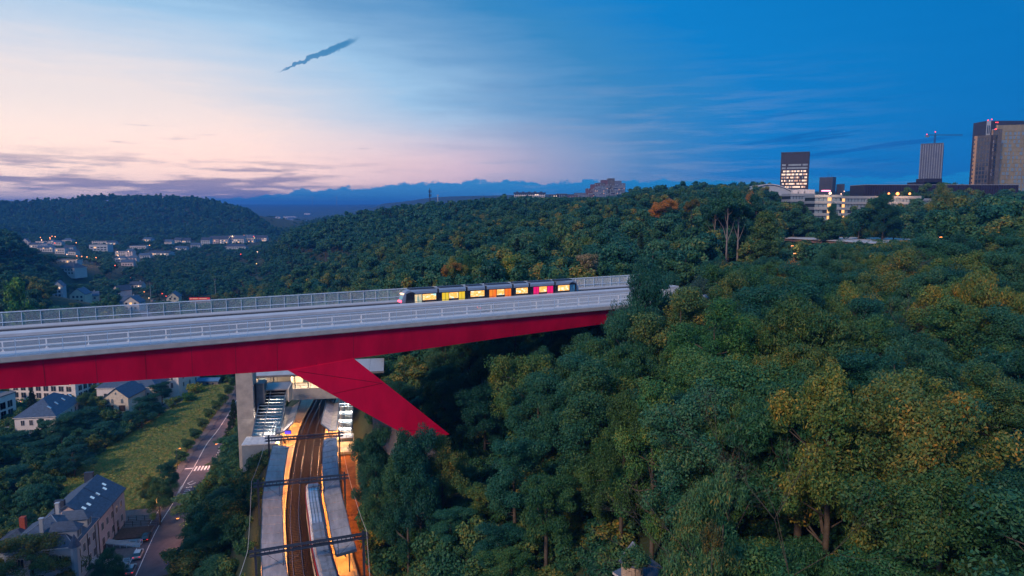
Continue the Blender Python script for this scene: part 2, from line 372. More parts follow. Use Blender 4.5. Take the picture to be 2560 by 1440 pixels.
# ------------------------------------------------------------------ terrain: heights known at points, smoothly joined
G = []
def gq(px, py, dep, h): a = Q(px, py, dep); G.append((a.x, a.y, a.z-h))
for a in [(950, 1440, 95, 13), (1200, 1440, 82, 16), (1600, 1440, 64, 17), (2000, 1440, 54, 17), (2560, 1440, 47, 17), (1000, 1250, 112, 13), (1200, 1090, 116, 14),
          (1400, 1000, 104, 16), (1600, 1000, 88, 17), (1650, 1200, 72, 17), (2100, 900, 72, 17), (2100, 1200, 59, 17), (2500, 1000, 62, 17), (2500, 800, 90, 17),
          (2560, 650, 135, 17), (1060, 1095, 117, 12), (1250, 910, 150, 15), (1600, 690, 150, 15), (1800, 760, 104, 17), (2080, 745, 115, 17), (2300, 655, 160, 16),
          (1900, 655, 175, 14), (1750, 600, 230, 15), (1500, 497, 450, 17), (1250, 500, 600, 17), (1000, 517, 700, 17), (850, 542, 740, 16), (720, 578, 780, 15),
          (685, 606, 800, 14), (1300, 600, 330, 16), (1000, 620, 380, 16), (850, 660, 430, 15), (750, 728, 410, 13), (900, 712, 350, 14), (1150, 665, 225, 14),
          (1300, 690, 200, 14), (1450, 650, 235, 14), (1050, 700, 240, 13), (1300, 545, 480, 16), (1600, 540, 330, 16), (1100, 560, 560, 16), (1700, 490, 400, 17),
          (2560, 520, 230, 17), (2450, 500, 270, 17), (2560, 1900, 32, 17), (2000, 1900, 38, 17), (1500, 1800, 50, 17), (1000, 1900, 72, 13),
          (1900, 470, 500, 14), (2300, 470, 560, 12), (1250, 487, 2500, 0), (1600, 492, 1500, 8), (1700, 485, 2500, 0), (2300, 480, 2500, 0), (3500, 480, 2500, 0), (3500, 600, 300, 17), (3800, 1200, 60, 17),
          # left hill and slopes
          (0, 488, 1700, 12), (250, 488, 1700, 12), (400, 488, 1680, 12), (500, 494, 1650, 12), (600, 522, 1560, 12), (660, 556, 1450, 12), (694, 580, 1400, 10),
          (-400, 480, 1700, 12), (-900, 470, 1500, 12), (0, 560, 1500, 12), (250, 565, 1480, 12), (450, 565, 1480, 12), (600, 575, 1440, 10), (0, 584, 640, 13), (110, 605, 640, 13), (0, 650, 500, 13), (110, 690, 450, 12), (0, 760, 380, 12),
          (-300, 600, 420, 14), (-700, 560, 500, 14), (-300, 780, 330, 12), (-900, 800, 300, 14),
          # far
          (640, 545, 4200, 0), (700, 540, 4200, 0), (560, 516, 8000, 0), (640, 513, 9000, 0), (760, 514, 9000, 0), (900, 512, 9000, 0), (950, 506, 4200, 0), (1080, 492, 3700, 0), (1250, 488, 3600, 0),
          (1450, 488, 3600, 0), (300, 510, 8000, 0), (0, 510, 8000, 0), (-1500, 500, 8000, 0), (1900, 500, 6000, 0), (3000, 490, 6000, 0), (640, 560, 2400, 0)]: gq(*a)
for a in [(60, 1300), (0, 1440), (0, 1100), (200, 1400), (300, 1100), (400, 1300), (450, 1000), (300, 950), (0, 960), (560, 960), (480, 1200), (400, 1440), (-400, 1100), (-500, 1440), (150, 1200)]:
    a = P(a[0], a[1], 4.5); G.append((a.x, a.y, a.z))
for a in [(330, 770), (450, 760), (600, 752), (210, 765), (180, 720), (300, 735), (345, 712), (320, 664), (404, 640), (254, 632), (146, 618), (540, 610), (600, 608), (655, 604), (372, 603), (450, 606), (66, 614), (600, 660), (500, 660), (600, 700), (520, 720), (680, 625)]:
    a = VF(*a); G.append((a.x, a.y, a.z))
for a in [(-100, 0, 5), (-110, 90, 5), (-60, 60, 16), (-70, 0, 14), (10, 0, 36), (40, 30, 45), (100, 0, 56), (300, 0, 68), (-220, 0, 5), (-450, 0, 30), (-160, -300, 5), (60, -300, 48), (300, -300, 65), (-1500, -500, 80),
          (1500, -500, 85), (0, -3000, 80), (-3500, 500, 110), (3500, 500, 110), (25, 60, 40), (-8, 95, 36), (-15, 125, 35), (-75, 150, 16), (0, -9000, 100), (9000, 0, 120), (-9000, 0, 120),
          (-15, 180, 44), (20, 170, 54), (60, 165, 60), (90, 190, 63), (70, 150, 57), (40, 140, 50), (5, 145, 42)]: G.append(a)
for a in (1950, 2040, 2120, 2200, 2290): a = P(a, 597, 71); G.append((a.x, a.y, 65.3))
for a in ((2050, 556, 390, 11), (2250, 545, 380, 12), (2100, 575, 345, 8), (2400, 560, 300, 14)): gq(*a)
for px_ in (600, 660, 700, 760, 830, 900):
    for dd_ in (1900 if px_ < 680 else 1150, 2100, 3000, 4200): a = Q(px_, 520, dd_); G.append((a.x, a.y, 27.))
for px_, dd_, z_ in ((1000, 1250, 40), (1000, 2200, 45), (1100, 1400, 60), (1250, 1700, 75), (560, 2600, 30), (450, 3200, 30)): a = Q(px_, 520, dd_); G.append((a.x, a.y, z_))
BM = []                                      # ground heights that far buildings ask for
def emb(X, Y):
    r = np.sqrt(X*X+Y*Y+30.**2); return np.stack([X/r, Y/r, .8*np.log(r)], -1)
class Ground:
    def fit(s):
        g = np.array(G); s.c = emb(g[:, 0], g[:, 1]); K = np.linalg.norm(s.c[:, None]-s.c[None], axis=-1)
        s.mu = g[:, 2].mean(); s.w = np.linalg.solve(K-np.eye(len(g))*.004, g[:, 2]-s.mu)
    def raw(s, X, Y):
        e = emb(X, Y); out = np.empty(len(X))
        for i in range(0, len(X), 20000):
            out[i:i+20000] = np.linalg.norm(e[i:i+20000, None]-s.c[None], axis=-1)@s.w+s.mu
        return out
    def __call__(s, X, Y):
        X = np.atleast_1d(np.asarray(X, float)); Y = np.atleast_1d(np.asarray(Y, float)); z = s.raw(X, Y)
        sm = lambda a: np.clip(a, 0, 1)**2*(3-2*np.clip(a, 0, 1))
        near = np.hypot(X, Y) < 1200
        z = np.where(near, np.maximum(z, 3.2), z)
        inm = inpoly(X, Y, MEADOW); z = np.where(inm, np.clip(z, 3.6, 4.4), z)
        lat, _ = RAIL.latdist(X, Y)
        w = sm((np.abs(lat)-np.where(lat < 0, 8.3, 8.6))/8.0); wfar = sm((Y-520)/150.)
        z = np.where(w < 1, (RZ-.55)*(1-w)+z*w, z)*(1-wfar)+wfar*z if False else np.where((w < 1) & (Y < 620), (RZ-.55)*(1-w)+z*w, z)
        lat, _ = ROAD.latdist(X, Y); a = np.where(lat < 0, -lat-3.6, lat-8.0)
        w = sm(a/6.0); z = np.where(w < 1, (RDZ-.12)*(1-w)+z*w, z)
        lat, _ = VSTP.latdist(X, Y)
        lat, _ = RIVER.latdist(X, Y); w = sm((np.abs(lat)-3.2)/3.5); z = np.where(w < 1, .8*(1-w)+z*w, z)
        return z
GR = Ground()
def gz(x, y): return float(GR([x], [y])[0])

LM = [(1581, 1404, 'stone turret'), (1810, 1230, 'drooping feathery tree'), (1783, 1330, 'rust red bush'), (1800, 800, 'big green-gold tree'), (1545, 990, 'orange flanked tree'), (2090, 900, 'large orange tinged oak'),
      (2125, 700, 'bare pale tree'), (2268, 650, 'purplish bare tree'), (1620, 720, 'dark ash at the bridge end'), (1915, 600, 'slender orange leaved tree'), (1892, 640, 'plateau lamp'), (2120, 600, 'flat pavilion roof'),
      (1660, 520, 'orange-gold ridge tree'), (1472, 670, 'pale blossoming tree'), (1272, 680, 'slender pointed tree'), (1130, 680, 'orange patched tree'), (1060, 1075, 'foot of the red leg'), (900, 1200, 'right station canopy'),
      (903, 1340, 'nearest catenary portal'), (640, 1100, 'stair foot building'), (528, 1150, 'zebra crossing'), (390, 1230, 'round street tree'), (560, 1050, 'lift tower'), (78, 1240, 'weeping willow'), (290, 1000, 'coach house'),
      (100, 1020, 'cream hip roofed house'), (45, 720, 'yellow green round tree'), (1835, 1060, 'grey leafless branches'), (2290, 950, 'dark wide tree'), (1400, 720, 'tail of the tram'), (1050, 720, 'front of the tram'),
      (1550, 800, 'bridge end'), (1000, 900, 'crotch of the red leg'), (2070, 500, 'front office wing'), (2500, 480, 'golden towers'), (2325, 460, 'white fin tower'), (1980, 480, 'lit office tower'), (1520, 490, 'stepped high-rise'),
      (1325, 490, 'long white block'), (1075, 490, 'telecom mast'), (2560, 1000, 'right picture edge'), (2560, 1440, 'bottom right corner'), (1250, 1440, 'middle of the bottom edge'), (1300, 960, 'dark hollow under the girder'), (2000, 1250, 'small leafless branches')]
LMV = [(66, 612, 'far left gabled house'), (146, 616, 'white hip roofed house'), (172, 600, 'cream hillside house'), (255, 630, 'stepped flats'), (255, 605, 'long flat roofed building'), (184, 714, 'blue roofed hotel'), (204, 762, 'greenish gabled house'),
       (348, 622, 'modern banded house'), (322, 668, 'pink lamplit houses'), (404, 636, 'wide pale blue hall'), (517, 610, 'first row house'), (592, 608, 'long row house block'), (655, 604, 'last row house'), (306, 740, 'white house by the street'),
       (436, 757, 'gabled house with roof panels'), (502, 757, 'red banner stall'), (118, 637, 'white house below the lane'), (108, 606, 'flat roofed house by the lane'), (328, 640, 'narrow pink house'), (690, 560, 'wooded spur end'), (730, 555, 'middle of the valley gap'), (592, 622, 'low blue roofed hall')]
USED = set()
def rel(px, py, what, marks):
    ms = sorted(marks, key=lambda m: (m[0]-px)**2+(m[1]-py)**2)
    for far in (0, 1):
        for m in ms[:9]:
            dx, dy = px-m[0], py-m[1]; dd = math.hypot(dx, dy); near = dd < (25 if marks is LMV else 110)
            h_ = 'left' if dx < 0 else 'right'; v_ = 'above' if dy < 0 else 'below'
            if abs(dx) > 2.2*abs(dy): w = h_+' of'
            elif abs(dy) > 2.2*abs(dx): w = v_
            else: w = v_+' and '+h_+' of'
            if far: w = 'well '+w if not near else 'close '+w
            elif near: w = 'just '+w
            lb = '%s %s the %s' % (what, w, m[2])
            if lb not in USED: USED.add(lb); return lb
    k = 2
    while True:
        lb2 = '%s, %s one counted outward' % (lb, ['', '', 'second', 'third', 'fourth', 'fifth', 'sixth', 'seventh', 'eighth', 'ninth', 'tenth', 'eleventh', 'twelfth'][min(k, 12)]); k += 1
        if lb2 not in USED or k > 12: USED.add(lb2); return lb2
GR.fit()
# ------------------------------------------------------------------ ground sheet
def terrain():
    r = np.concatenate([[.01, 10, 20, 30], np.geomspace(38, 420, 175)[:-1], np.geomspace(420, 1900, 105)[:-1], np.geomspace(1900, 15000, 36)])
    azs = np.concatenate([np.linspace(R(-46), R(46), 340), np.linspace(R(46), R(314), 92)[1:-1]]); n = len(azs)
    A_, R_ = np.meshgrid(azs, r); X = (np.sin(A_)*R_).ravel(); Y = (np.cos(A_)*R_).ravel(); Z = GR(X, Y)
    i, j = np.meshgrid(np.arange(len(r)-1), np.arange(n), indexing='ij'); j2 = (j+1) % n
    Fq = np.stack([i*n+j, i*n+j2, (i+1)*n+j2, (i+1)*n+j], -1).reshape(-1, 4)[:, ::-1]
    m = bpy.data.materials.new('forest_floor'); m.use_nodes = True; t = NT(m.node_tree); b = t.n['Principled BSDF']
    tc = t.new('ShaderNodeTexCoord'); at = t.new('ShaderNodeAttribute', attribute_name='grass')
    n1 = t.noise(tc.outputs['Object'], .05, 5, .65); n2 = t.noise(tc.outputs['Object'], .7, 5, .7)
    mix = t.m('ADD', t.m('MULTIPLY', n1, .6), t.m('MULTIPLY', n2, .4))
    ff = t.ramp(mix, [(.3, (.010, .022, .012, 1)), (.6, (.022, .045, .020, 1)), (.8, (.05, .05, .02, 1))])
    gg = t.ramp(mix, [(.32, (.08, .18, .05, 1)), (.42, (.22, .25, .07, 1)), (.50, (.46, .30, .10, 1)), (.64, (.70, .34, .12, 1))])
    glow_orange = t.ramp(n2, [(.3, (.12, .045, .012, 1)), (.7, (.30, .12, .03, 1))])  # platform lamp glow painted as orange ground
    vv = at.outputs['Fac']
    c = t.mix(t.m('MULTIPLY', vv, 1.0, clamp=True), ff, gg)
    c = t.mix(t.m('SUBTRACT', vv, 1.0, clamp=True), c, glow_orange)
    t.put(b.inputs['Base Color'], c); b.inputs['Roughness'].default_value = .95
    bp = t.new('ShaderNodeBump'); bp.inputs['Strength'].default_value = .8; bp.inputs['Distance'].default_value = .4
    t.put(bp.inputs['Height'], n2); t.l.new(bp.outputs[0], b.inputs['Normal'])
    me = fastmesh('ground', np.stack([X, Y, Z], -1), Fq, [m])
    g = inpoly(X, Y, MEADOW).astype(float)
    lat, ss = RAIL.latdist(X, Y); g = np.where((lat > 6.5) & (lat < 10.8) & (Y > 60) & (Y < 160), 2.0, g)  # strip beside the right platform coloured as if lamps shone on it
    me.attributes.new('grass', 'FLOAT', 'POINT').data.foreach_set('value', g.astype(np.float32))
    me.polygons.foreach_set('use_smooth', np.ones(len(Fq), bool))
    link('ground', me, kind='structure')
terrain()
def ribbon(path, s0, s1, a0, a1, z, step=3., th=None, zf=None):
    m = MB(); q = np.arange(s0, s1+.01, (s1-s0)/max(1, round((s1-s0)/step))); vs = []
    for k in q:
        for a in (a0, a1):
            p = path.at(k, a, 0); p.z = zf(p.x, p.y)+z if zf else z; vs.append(p)
    n = len(q)
    if th is None: m.add(vs, [(2*i, 2*i+1, 2*i+3, 2*i+2) for i in range(n-1)])
    else:
        lo = [v-Vector((0, 0, th)) for v in vs]; o = 2*n
        fs = []
        for i in range(n-1):
            a, b, c, e = 2*i, 2*i+1, 2*i+3, 2*i+2
            fs += [(a, b, c, e), (a+o, e+o, c+o, b+o), (a, e, e+o, a+o), (b, b+o, c+o, c)]
        fs += [(0, o, o+1, 1), (2*n-2, 2*n-1, 2*n-1+o, 2*n-2+o)]
        m.add(vs+lo, fs)
    return m
# water, roads
m = bpy.data.materials.new('river_water'); m.use_nodes = True; b = m.node_tree.nodes['Principled BSDF']
b.inputs['Base Color'].default_value = (.02, .035, .05, 1); b.inputs['Roughness'].default_value = .08; b.inputs['Specular IOR Level'].default_value = 1.0
tt = NT(m.node_tree); bp = tt.new('ShaderNodeBump'); bp.inputs['Strength'].default_value = .25; bp.inputs['Distance'].default_value = .1
tt.put(bp.inputs['Height'], tt.noise(tt.new('ShaderNodeTexCoord').outputs['Object'], 1.2, 3)); tt.l.new(bp.outputs[0], b.inputs['Normal'])
ribbon(RIVER, 0, RIVER.s[-1]-1, -5.5, 5.5, 1.7).build('river', m, kind='structure')
Lr = ROAD.s[-1]
ribbon(ROAD, 0, Lr, -2.7, 7.6, RDZ).build('road', M_asph, kind='structure')
ribbon(ROAD, 0, Lr, -4.9, -2.7, RDZ+.12, th=.5).build('pavement', M_pave, kind='structure')
ribbon(ROAD, 0, Lr, 7.6, 9.2, RDZ+.12, th=.5).build('pavement', M_pave, kind='structure')
sA = ROAD.sY(150); y0s, y1s = ROAD.sY(128), ROAD.sY(176)
ribbon(ROAD, y0s, y1s, -12.5, -4.9, RDZ+.10, th=.8).build('paved_yard', M_pave, kind='structure')
MK = lambda nm, mb: mb.build(nm, M_white, kind='structure')
mk = ribbon(ROAD, 0, Lr, -.08, .08, RDZ+.008); s1, s2 = ROAD.sY(P(458, 1215, 5).y), ROAD.sY(P(484, 1170, 5).y)
MK('parking_line', mk); MK('edge_line', ribbon(ROAD, y0s, y1s, -2.6, -2.45, RDZ+.008))
ribbon(ROAD, ROAD.sY(P(400, 1315, 5).y)+16, s1, -.28, .28, RDZ+.10, th=.3).build('kerb', M_conc, kind='structure')
mk = MB(); sc_ = ROAD.sY(P(500, 1172, 5).y)
for i in range(8):
    a = .5+i*.95; mk.add([ROAD.at(sc_-1.9, a, RDZ+.009), ROAD.at(sc_-1.9, a+.5, RDZ+.009), ROAD.at(sc_+1.9, a+.5, RDZ+.009), ROAD.at(sc_+1.9, a, RDZ+.009)], [(0, 1, 2, 3)])
mk.add([ROAD.at(sc_+.2, -2.5, RDZ+.009), ROAD.at(sc_+.2, -.2, RDZ+.009), ROAD.at(sc_+.9, -.2, RDZ+.009), ROAD.at(sc_+.9, -2.5, RDZ+.009)], [(0, 1, 2, 3)])
MK('zebra_crossing', mk)
def bus_stop(sq, lat0, flip):
    mk = MB(); zz = RDZ+.009
    def stroke(a, b, w=.09):
        p, q = ROAD.at(sq+a[0], lat0+a[1], zz), ROAD.at(sq+b[0], lat0+b[1], zz); dd = (q-p).normalized(); nn = Vector((-dd.y, dd.x, 0))*w
        mk.add([p-nn, q-nn, q+nn, p+nn], [(0, 1, 2, 3)])
    for e in (-1, 1):
        o = 5.6*e
        stroke((o, -1.1), (o-1.6*e, 0)); stroke((o-1.6*e, 0), (o, 1.1)); stroke((o, -1.1), (o+1.5*e, .2))
    MK('bus_stop_zigzag', mk)
    for k, ch in enumerate('BUS'):
        fc = bpy.data.curves.new('lettering', 'FONT'); fc.body = ch; fc.size = 2.2; fc.align_x = 'CENTER'; fc.align_y = 'CENTER'; fc.materials.append(M_white)
        q = sq+(k-1)*2.3*(-1 if flip else 1); p = ROAD.at(q, lat0, zz)
        o = bpy.data.objects.new('road_lettering', fc); COL.objects.link(o); o.location = p
        o.rotation_euler = (0, 0, ROAD.dirat(q)+(math.pi if flip else 0)); tag(o, kind='structure')
bus_stop(ROAD.sY(P(470, 1228, 5).y), 2.1, 0); bus_stop(ROAD.sY(P(545, 1135, 5).y), 5.6, 1)
ribbon(VSTP, 0, VSTP.s[-1], -3.2, 3.2, .25, zf=gz, step=6).build('village_road', M_asph, kind='structure')

# ------------------------------------------------------------------ railway
sa, sb = RAIL.sY(-60), RAIL.sY(600)
ribbon(RAIL, sa, sb, -4.2, 4.2, RZ-.18, step=4).build('ballast', mat('ballast', (.018, .013, .016), .95, var=.4, vs=3, bump=.8, bs=30), kind='structure')
def swept(path, s0, s1, prof, lat, z, step=2.):   # closed profile (lat, z) carried along
    m = MB(); q = np.linspace(s0, s1, max(2, int((s1-s0)/step)+1)); n = len(prof)
    vs = []
    for k in q:
        for a, b in prof: vs.append(path.at(k, lat+a, z+b))
    fs = [tuple(range(n)), tuple(range((len(q)-1)*n+n-1, (len(q)-1)*n-1, -1))]
    for i in range(len(q)-1): fs += [(i*n+j, (i+1)*n+j, (i+1)*n+(j+1) % n, i*n+(j+1) % n) for j in range(n)]
    return m.add(vs, fs)
for lt, lb in ((-1.75, 'double curved railway line left track'), (1.75, 'curved railway track under the red train')):
    tr = empty('railway_track', RAIL.at(RAIL.sY(120), lt, RZ), kind='structure')
    iv = Matrix.Translation(-tr.location)
    for g in (-.75, .75):
        mb = swept(RAIL, sa, sb, [(-.05, -.16), (-.04, 0), (.04, 0), (.05, -.16)], lt+g, RZ, 3); mb.v = [tuple(iv@Vector(v)) for v in mb.v]
        mb.build('rail', M_rail, tr)
    mb = MB()
    for q in np.arange(RAIL.sY(60), RAIL.sY(230), .62):
        a = RAIL.at(q, lt-1.25); b = RAIL.at(q, lt+1.25); c = RAIL.at(q+.26, lt+1.25); d = RAIL.at(q+.26, lt-1.25)
        mb.hexa([iv@Vector((v.x, v.y, RZ-.24+h)) for h in (0, .12) for v in (a, b, c, d)])
    mb.build('sleepers', mat('sleeper', (.035, .027, .028), .9, var=.3, vs=2), tr, kind='stuff')

# ------------------------------------------------------------------ the red bridge
BA = R(61.3); BX = Vector((math.sin(BA), math.cos(BA), 0)); BN = Vector((-math.cos(BA), math.sin(BA), 0)); DZ = 65.7; BYAW = math.atan2(BX.y, BX.x)
BO = BN*108+Vector((0, 0, DZ)); S0, S1 = -150., 115.
br = empty('road_bridge', BO, BYAW, label='long crimson steel box girder bridge carrying tram and road across the wooded valley', cat='bridge')
gl = [(-150, -8.0), (-60, -4.6), (-40, -4.25), (-16.9, -4.35), (-6.2, -4.87), (5.9, -5.42), (12.5, -5.72), (19.6, -6.06), (30.1, -5.28), (45.1, -4.83), (61.1, -4.23), (81.2, -3.63), (115, -3.2)]
mb = MB(); gt = -.62
for (a, za), (b, zb) in zip(gl[:-1], gl[1:]):
    mb.hexa([(a, 1.1, za), (b, 1.1, zb), (b, 26.9, zb), (a, 26.9, za), (a, .45, gt), (b, .45, gt), (b, 27.5, gt), (a, 27.5, gt)])
mb.build('girder', M_red, br)
# inclined leg: a flat box, its outer face leaning a little outward
LT = [(19.6, -6.06), (30.1, -5.28), (46.4, -20.4), (40.3, -20.6)]
MB().box(40.2, 46.6, 3, 25, -28, -20.7).build('leg_footing', M_concd, br)
for y0, y1 in ((.9, 26.9),):
    mb = MB(); k = .08
    def fy(z): return y0+(z+6)*k
    mb.add([(s, fy(z), z) for s, z in LT]+[(s, y1-(z+6)*k, z) for s, z in LT], [(0, 3, 2, 1), (4, 5, 6, 7), (0, 1, 5, 4), (1, 2, 6, 5), (2, 3, 7, 6), (3, 0, 4, 7)])
    mb.build('inclined_leg', M_red, br, label='slanting crimson leg running down into the trees')
LL = [(-129.6, -6.06), (-140.1, -5.28), (-166, -62), (-150, -62)]
mb = MB(); mb.add([(s, 1.0, z) for s, z in LL]+[(s, 26.5, z) for s, z in LL], [(0, 3, 2, 1), (4, 5, 6, 7), (0, 1, 5, 4), (1, 2, 6, 5), (2, 3, 7, 6), (3, 0, 4, 7)][0:6]); mb.build('inclined_leg', M_red, br)
# plate seams on the near web and the leg
def webpt(s, z):
    zb = np.interp(s, [g[0] for g in gl], [g[1] for g in gl]); f = (gt-z)/(gt-zb); return (s, .45+.65*f-.004, z)
mb = MB()
for s in list(np.arange(-144, 118, 6.0)):
    zb = float(np.interp(s, [g[0] for g in gl], [g[1] for g in gl]))
    a, b = webpt(s, gt-.05), webpt(s, zb+.05); mb.add([(a[0]-.05, a[1], a[2]), (a[0]+.05, a[1], a[2]), (b[0]+.05, b[1], b[2]), (b[0]-.05, b[1], b[2])], [(0, 1, 2, 3)])
mb.build('web_seams', M_seam, br, kind='stuff')
for (s_a, z_a), (s_b, z_b) in [((21.0, -6.3), (34.6, -9.9)), ((26.4, -10.6), (34.6, -9.9)), ((36.8, -18.3), (44.6, -19.4))]:
    mb = MB(); a = Vector((s_a, fy(z_a)-.006, z_a)); b = Vector((s_b, fy(z_b)-.006, z_b)); n_ = (b-a).normalized().cross(Vector((0, 1, 0)))*.05
    mb.add([a-n_, b-n_, b+n_, a+n_], [(0, 1, 2, 3), (3, 2, 1, 0)]); mb.build('leg_seam', M_seam, br)
MB().box(S0, S1, 0, 28, -.62, -.02).build('deck_slab', M_conc, br)
MB().box(S0, S1, 3.9, 17.2, -.02, .03).build('carriageway', M_roadb, br)
MB().box(S0, S1, .1, 3.8, -.02, .16).build('footway', mat('footway', (.42, .50, .60), .85, var=.08, vs=.3), br)
MB().box(S0, S1, 17.4, 20.4, -.02, .42).build('kerb', mat('track_kerb', (.44, .50, .58), .85, var=.1, vs=.4), br)
MB().box(S0, S1, 20.5, 24.9, -.02, .05).build('track_bed', mat('track_bed', (.035, .035, .045), .8, var=.3, vs=.6), br)
MB().box(S0, S1, 25.0, 27.9, -.02, .2).build('footway', mat('footway_far', (.38, .42, .48), .85, var=.08, vs=.3), br)
for y in (21.3, 22.75): MB().box(S0, S1, y-.04, y+.04, .05, .12).build('tram_rail', M_rail, br)
lm = MB().add([(0, -.07, 0), (3, -.07, 0), (3, .07, 0), (0, .07, 0)], [(0, 1, 2, 3)]).mesh('lane_marking', M_white)
for y in (8.2, 12.8):
    for s in np.arange(S0+2, S1-4, 9): link('lane_marking', lm, br, (s, y, .038))
# railings: panels of thin upright slats between posts
PL = 2.6; NP = int((111.5-S0)/PL)
def fence_panel(z0, z1, n=24, hw=.02):
    m = MB()
    for i in range(n):
        x = (i+.5)*PL/n; m.box(x-hw, x+hw, -.02, .02, z0, z1)
    return m
for y, z0, lb, out in ((.06, -.72, 'tall pale steel slat railing along the near edge of the red bridge', -1), (27.9, -.25, 'tall pale steel slat railing along the far edge of the red bridge', 1)):
    rt = empty('slat_railing', BO+BN*y, BYAW, label=lb, cat='railing')
    pm = fence_panel(z0, 2.62, 24, 0.015 if out < 0 else .010).mesh('slat_panel', M_fence)
    for i in range(NP):
        o = link('slat_panel', pm, rt, (S0+i*PL, 0, 0)); o['kind'] = 'stuff'
    po = MB().box(-.02, .02, .0 if out < 0 else -.12, .12 if out < 0 else .0, z0+.1, 2.3).mesh('post', M_fence)
    for i in range(NP+1): link('post', po, rt, (S0+i*PL, .04*-out, 0))
    for z in ((.78, 2.42) if out > 0 else (-.35, .35, 2.42)): MB().box(S0, 111.5, .03 if out < 0 else -.11, .11 if out < 0 else -.04, z, z+.10).build('rail', M_fence, rt)
    if out < 0: MB().box(S0, S1, .32, .46, 1.06, 1.18).build('handrail', M_white, rt)
gb = empty('guard_rail', BO+BN*3.85, BYAW, label='white double-bar crash barrier on posts between footway and road on the bridge', cat='crash barrier')
for z, h in ((.62, .10), (1.42, .12)): MB().box(S0, S1, -.06, .06, z, z+h).build('rail', M_white, gb)
pm = MB().box(-.07, .07, -.07, .07, .16, 1.5).box(-.2, .2, -.16, .16, .16, .2).mesh('post', M_white)
for s in np.arange(S0+1, S1, 4.9): link('post', pm, gb, (s, 0, 0))
MB().box(112, 119, 1, 27, -9, -.64).build('abutment', M_concd, None, BO, (0, 0, BYAW), kind='structure')

# ------------------------------------------------------------------ tram
TY = 20.75; TW = 2.6
tm = empty('tram', BO+BN*(TY+TW/2)+BX*66.5, BYAW, label='seven section low floor tram with pale roof and lit coloured windows crossing the bridge', cat='tram')
gaps = [45.6, 53.3, 59.75, 64.2, 70.75, 74.9, 81.5, 88.1]
M_tramb = mat('tram_black', (.012, .014, .020), .15, var=.1, spec=.8); M_tramw = mat('tram_silver', (.26, .34, .46), .3, .25, var=.06, vs=.4)
M_bell = mat('bellows', (.02, .022, .03), .8)
h = TW/2
lowp = [(-h, .25), (h, .25), (h, 2.15), (-h, 2.15)]
upp = [(-h, 2.15), (h, 2.15), (h, 2.62), (h-.28, 2.98), (-h+.28, 2.98), (-h, 2.62)]
for i in range(7):
    a, b = gaps[i]-66.5, gaps[i+1]-66.5
    a += .0 if i == 0 else .22; b -= .0 if i == 6 else .22
    if i == 0: nose = True
    mb = MB(); 
    if 0 < i < 6:
        mb.prism(lowp, a, b, 'x', 0); mb.prism(upp, a, b, 'x', 1)
    else:
        e, w = (a, b) if i == 0 else (b, a); sg = 1 if i == 0 else -1
        # side silhouette: raked windscreen, curved shoulder
        prof = [(e, .25), (e, 1.0), (e+sg*.55, 2.2), (e+sg*1.05, 2.75), (e+sg*1.7, 2.98), (w, 2.98), (w, .25)]
        ins = [.42, .36, .3, .3, .34, .02, .02]
        vs = [(x, -h+(q if x != w else 0), z) for (x, z), q in zip(prof, ins)]+[(x, h-(q if x != w else 0), z) for (x, z), q in zip(prof, ins)]
        n = 7; mb.add(vs, [tuple(range(n)), tuple(range(2*n-1, n-1, -1))]+[(k, k+n, (k+1) % n+n, (k+1) % n) for k in range(n)], 1)
        x0 = e+sg*1.9; mb.box(min(x0, w), max(x0, w), -h, h, .25, 2.15, 0)
        mb.prism(upp, min(x0, w), max(x0, w), 'x', 1)
        # dark swoop over the cab door
        arc = [(e+sg*(.9+.25*k), 2.1+.5*math.sin(math.pi*min(1, (k+1)/7)*.5) if k < 5 else 2.55-.09*(k-5)**1.5) for k in range(9)]
        pts = [(e+sg*.75, .3)]+arc+[(e+sg*2.9, .3)]
        vs = [(x, -h-.012, z) for x, z in pts]+[(x, -h+.3, z) for x, z in pts]; n = len(pts)
        mb.add(vs, [tuple(range(n)), tuple(range(2*n-1, n-1, -1))]+[(k, k+n, (k+1) % n+n, (k+1) % n) for k in range(n)], 0)
    mb.build('section', [M_tramb, M_tramw], tm)
    if i < 6:
        g = gaps[i+1]-66.5; MB().box(g-.24, g+.24, -h+.12, h-.12, .35, 2.85).build('bellows', M_bell, tm)
mb = MB()
for i in range(7):
    a, b = gaps[i]-66.5, gaps[i+1]-66.5; mb = MB(); mb.box(a+(1.8 if i == 0 else .6), b-(1.8 if i == 6 else .6), -h+.42, h-.42, 2.98, 3.22); mb.build('roof_equipment', M_slated, tm)
WC = [(.0, srgb(40, 150, 165)), (.34, srgb(175, 225, 225)), (.42, srgb(255, 214, 150)), (.55, srgb(255, 168, 62)), (.75, srgb(255, 205, 140))]
M_tw = glow('tram_window_glow', (1, .8, .5), 1.45, (1.1, (1, .2, 1.6), WC))
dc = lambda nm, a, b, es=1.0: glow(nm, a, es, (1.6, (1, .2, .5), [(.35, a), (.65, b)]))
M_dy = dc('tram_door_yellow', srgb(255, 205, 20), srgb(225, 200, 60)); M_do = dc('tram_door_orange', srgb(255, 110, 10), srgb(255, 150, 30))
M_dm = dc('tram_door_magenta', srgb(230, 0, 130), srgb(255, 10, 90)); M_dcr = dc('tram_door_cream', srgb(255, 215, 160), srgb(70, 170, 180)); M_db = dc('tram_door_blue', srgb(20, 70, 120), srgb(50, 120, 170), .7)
for a, b in ((49.9, 52.8), (55.75, 57.75), (60.6, 63.8), (66.8, 68.6), (71.5, 74.4), (77.4, 79.3), (82.3, 85.3)):
    for y in (-h, h): MB().box(a-66.5, b-66.5, y-.025, y+.025, .78, 1.98).build('window', M_tw, tm)
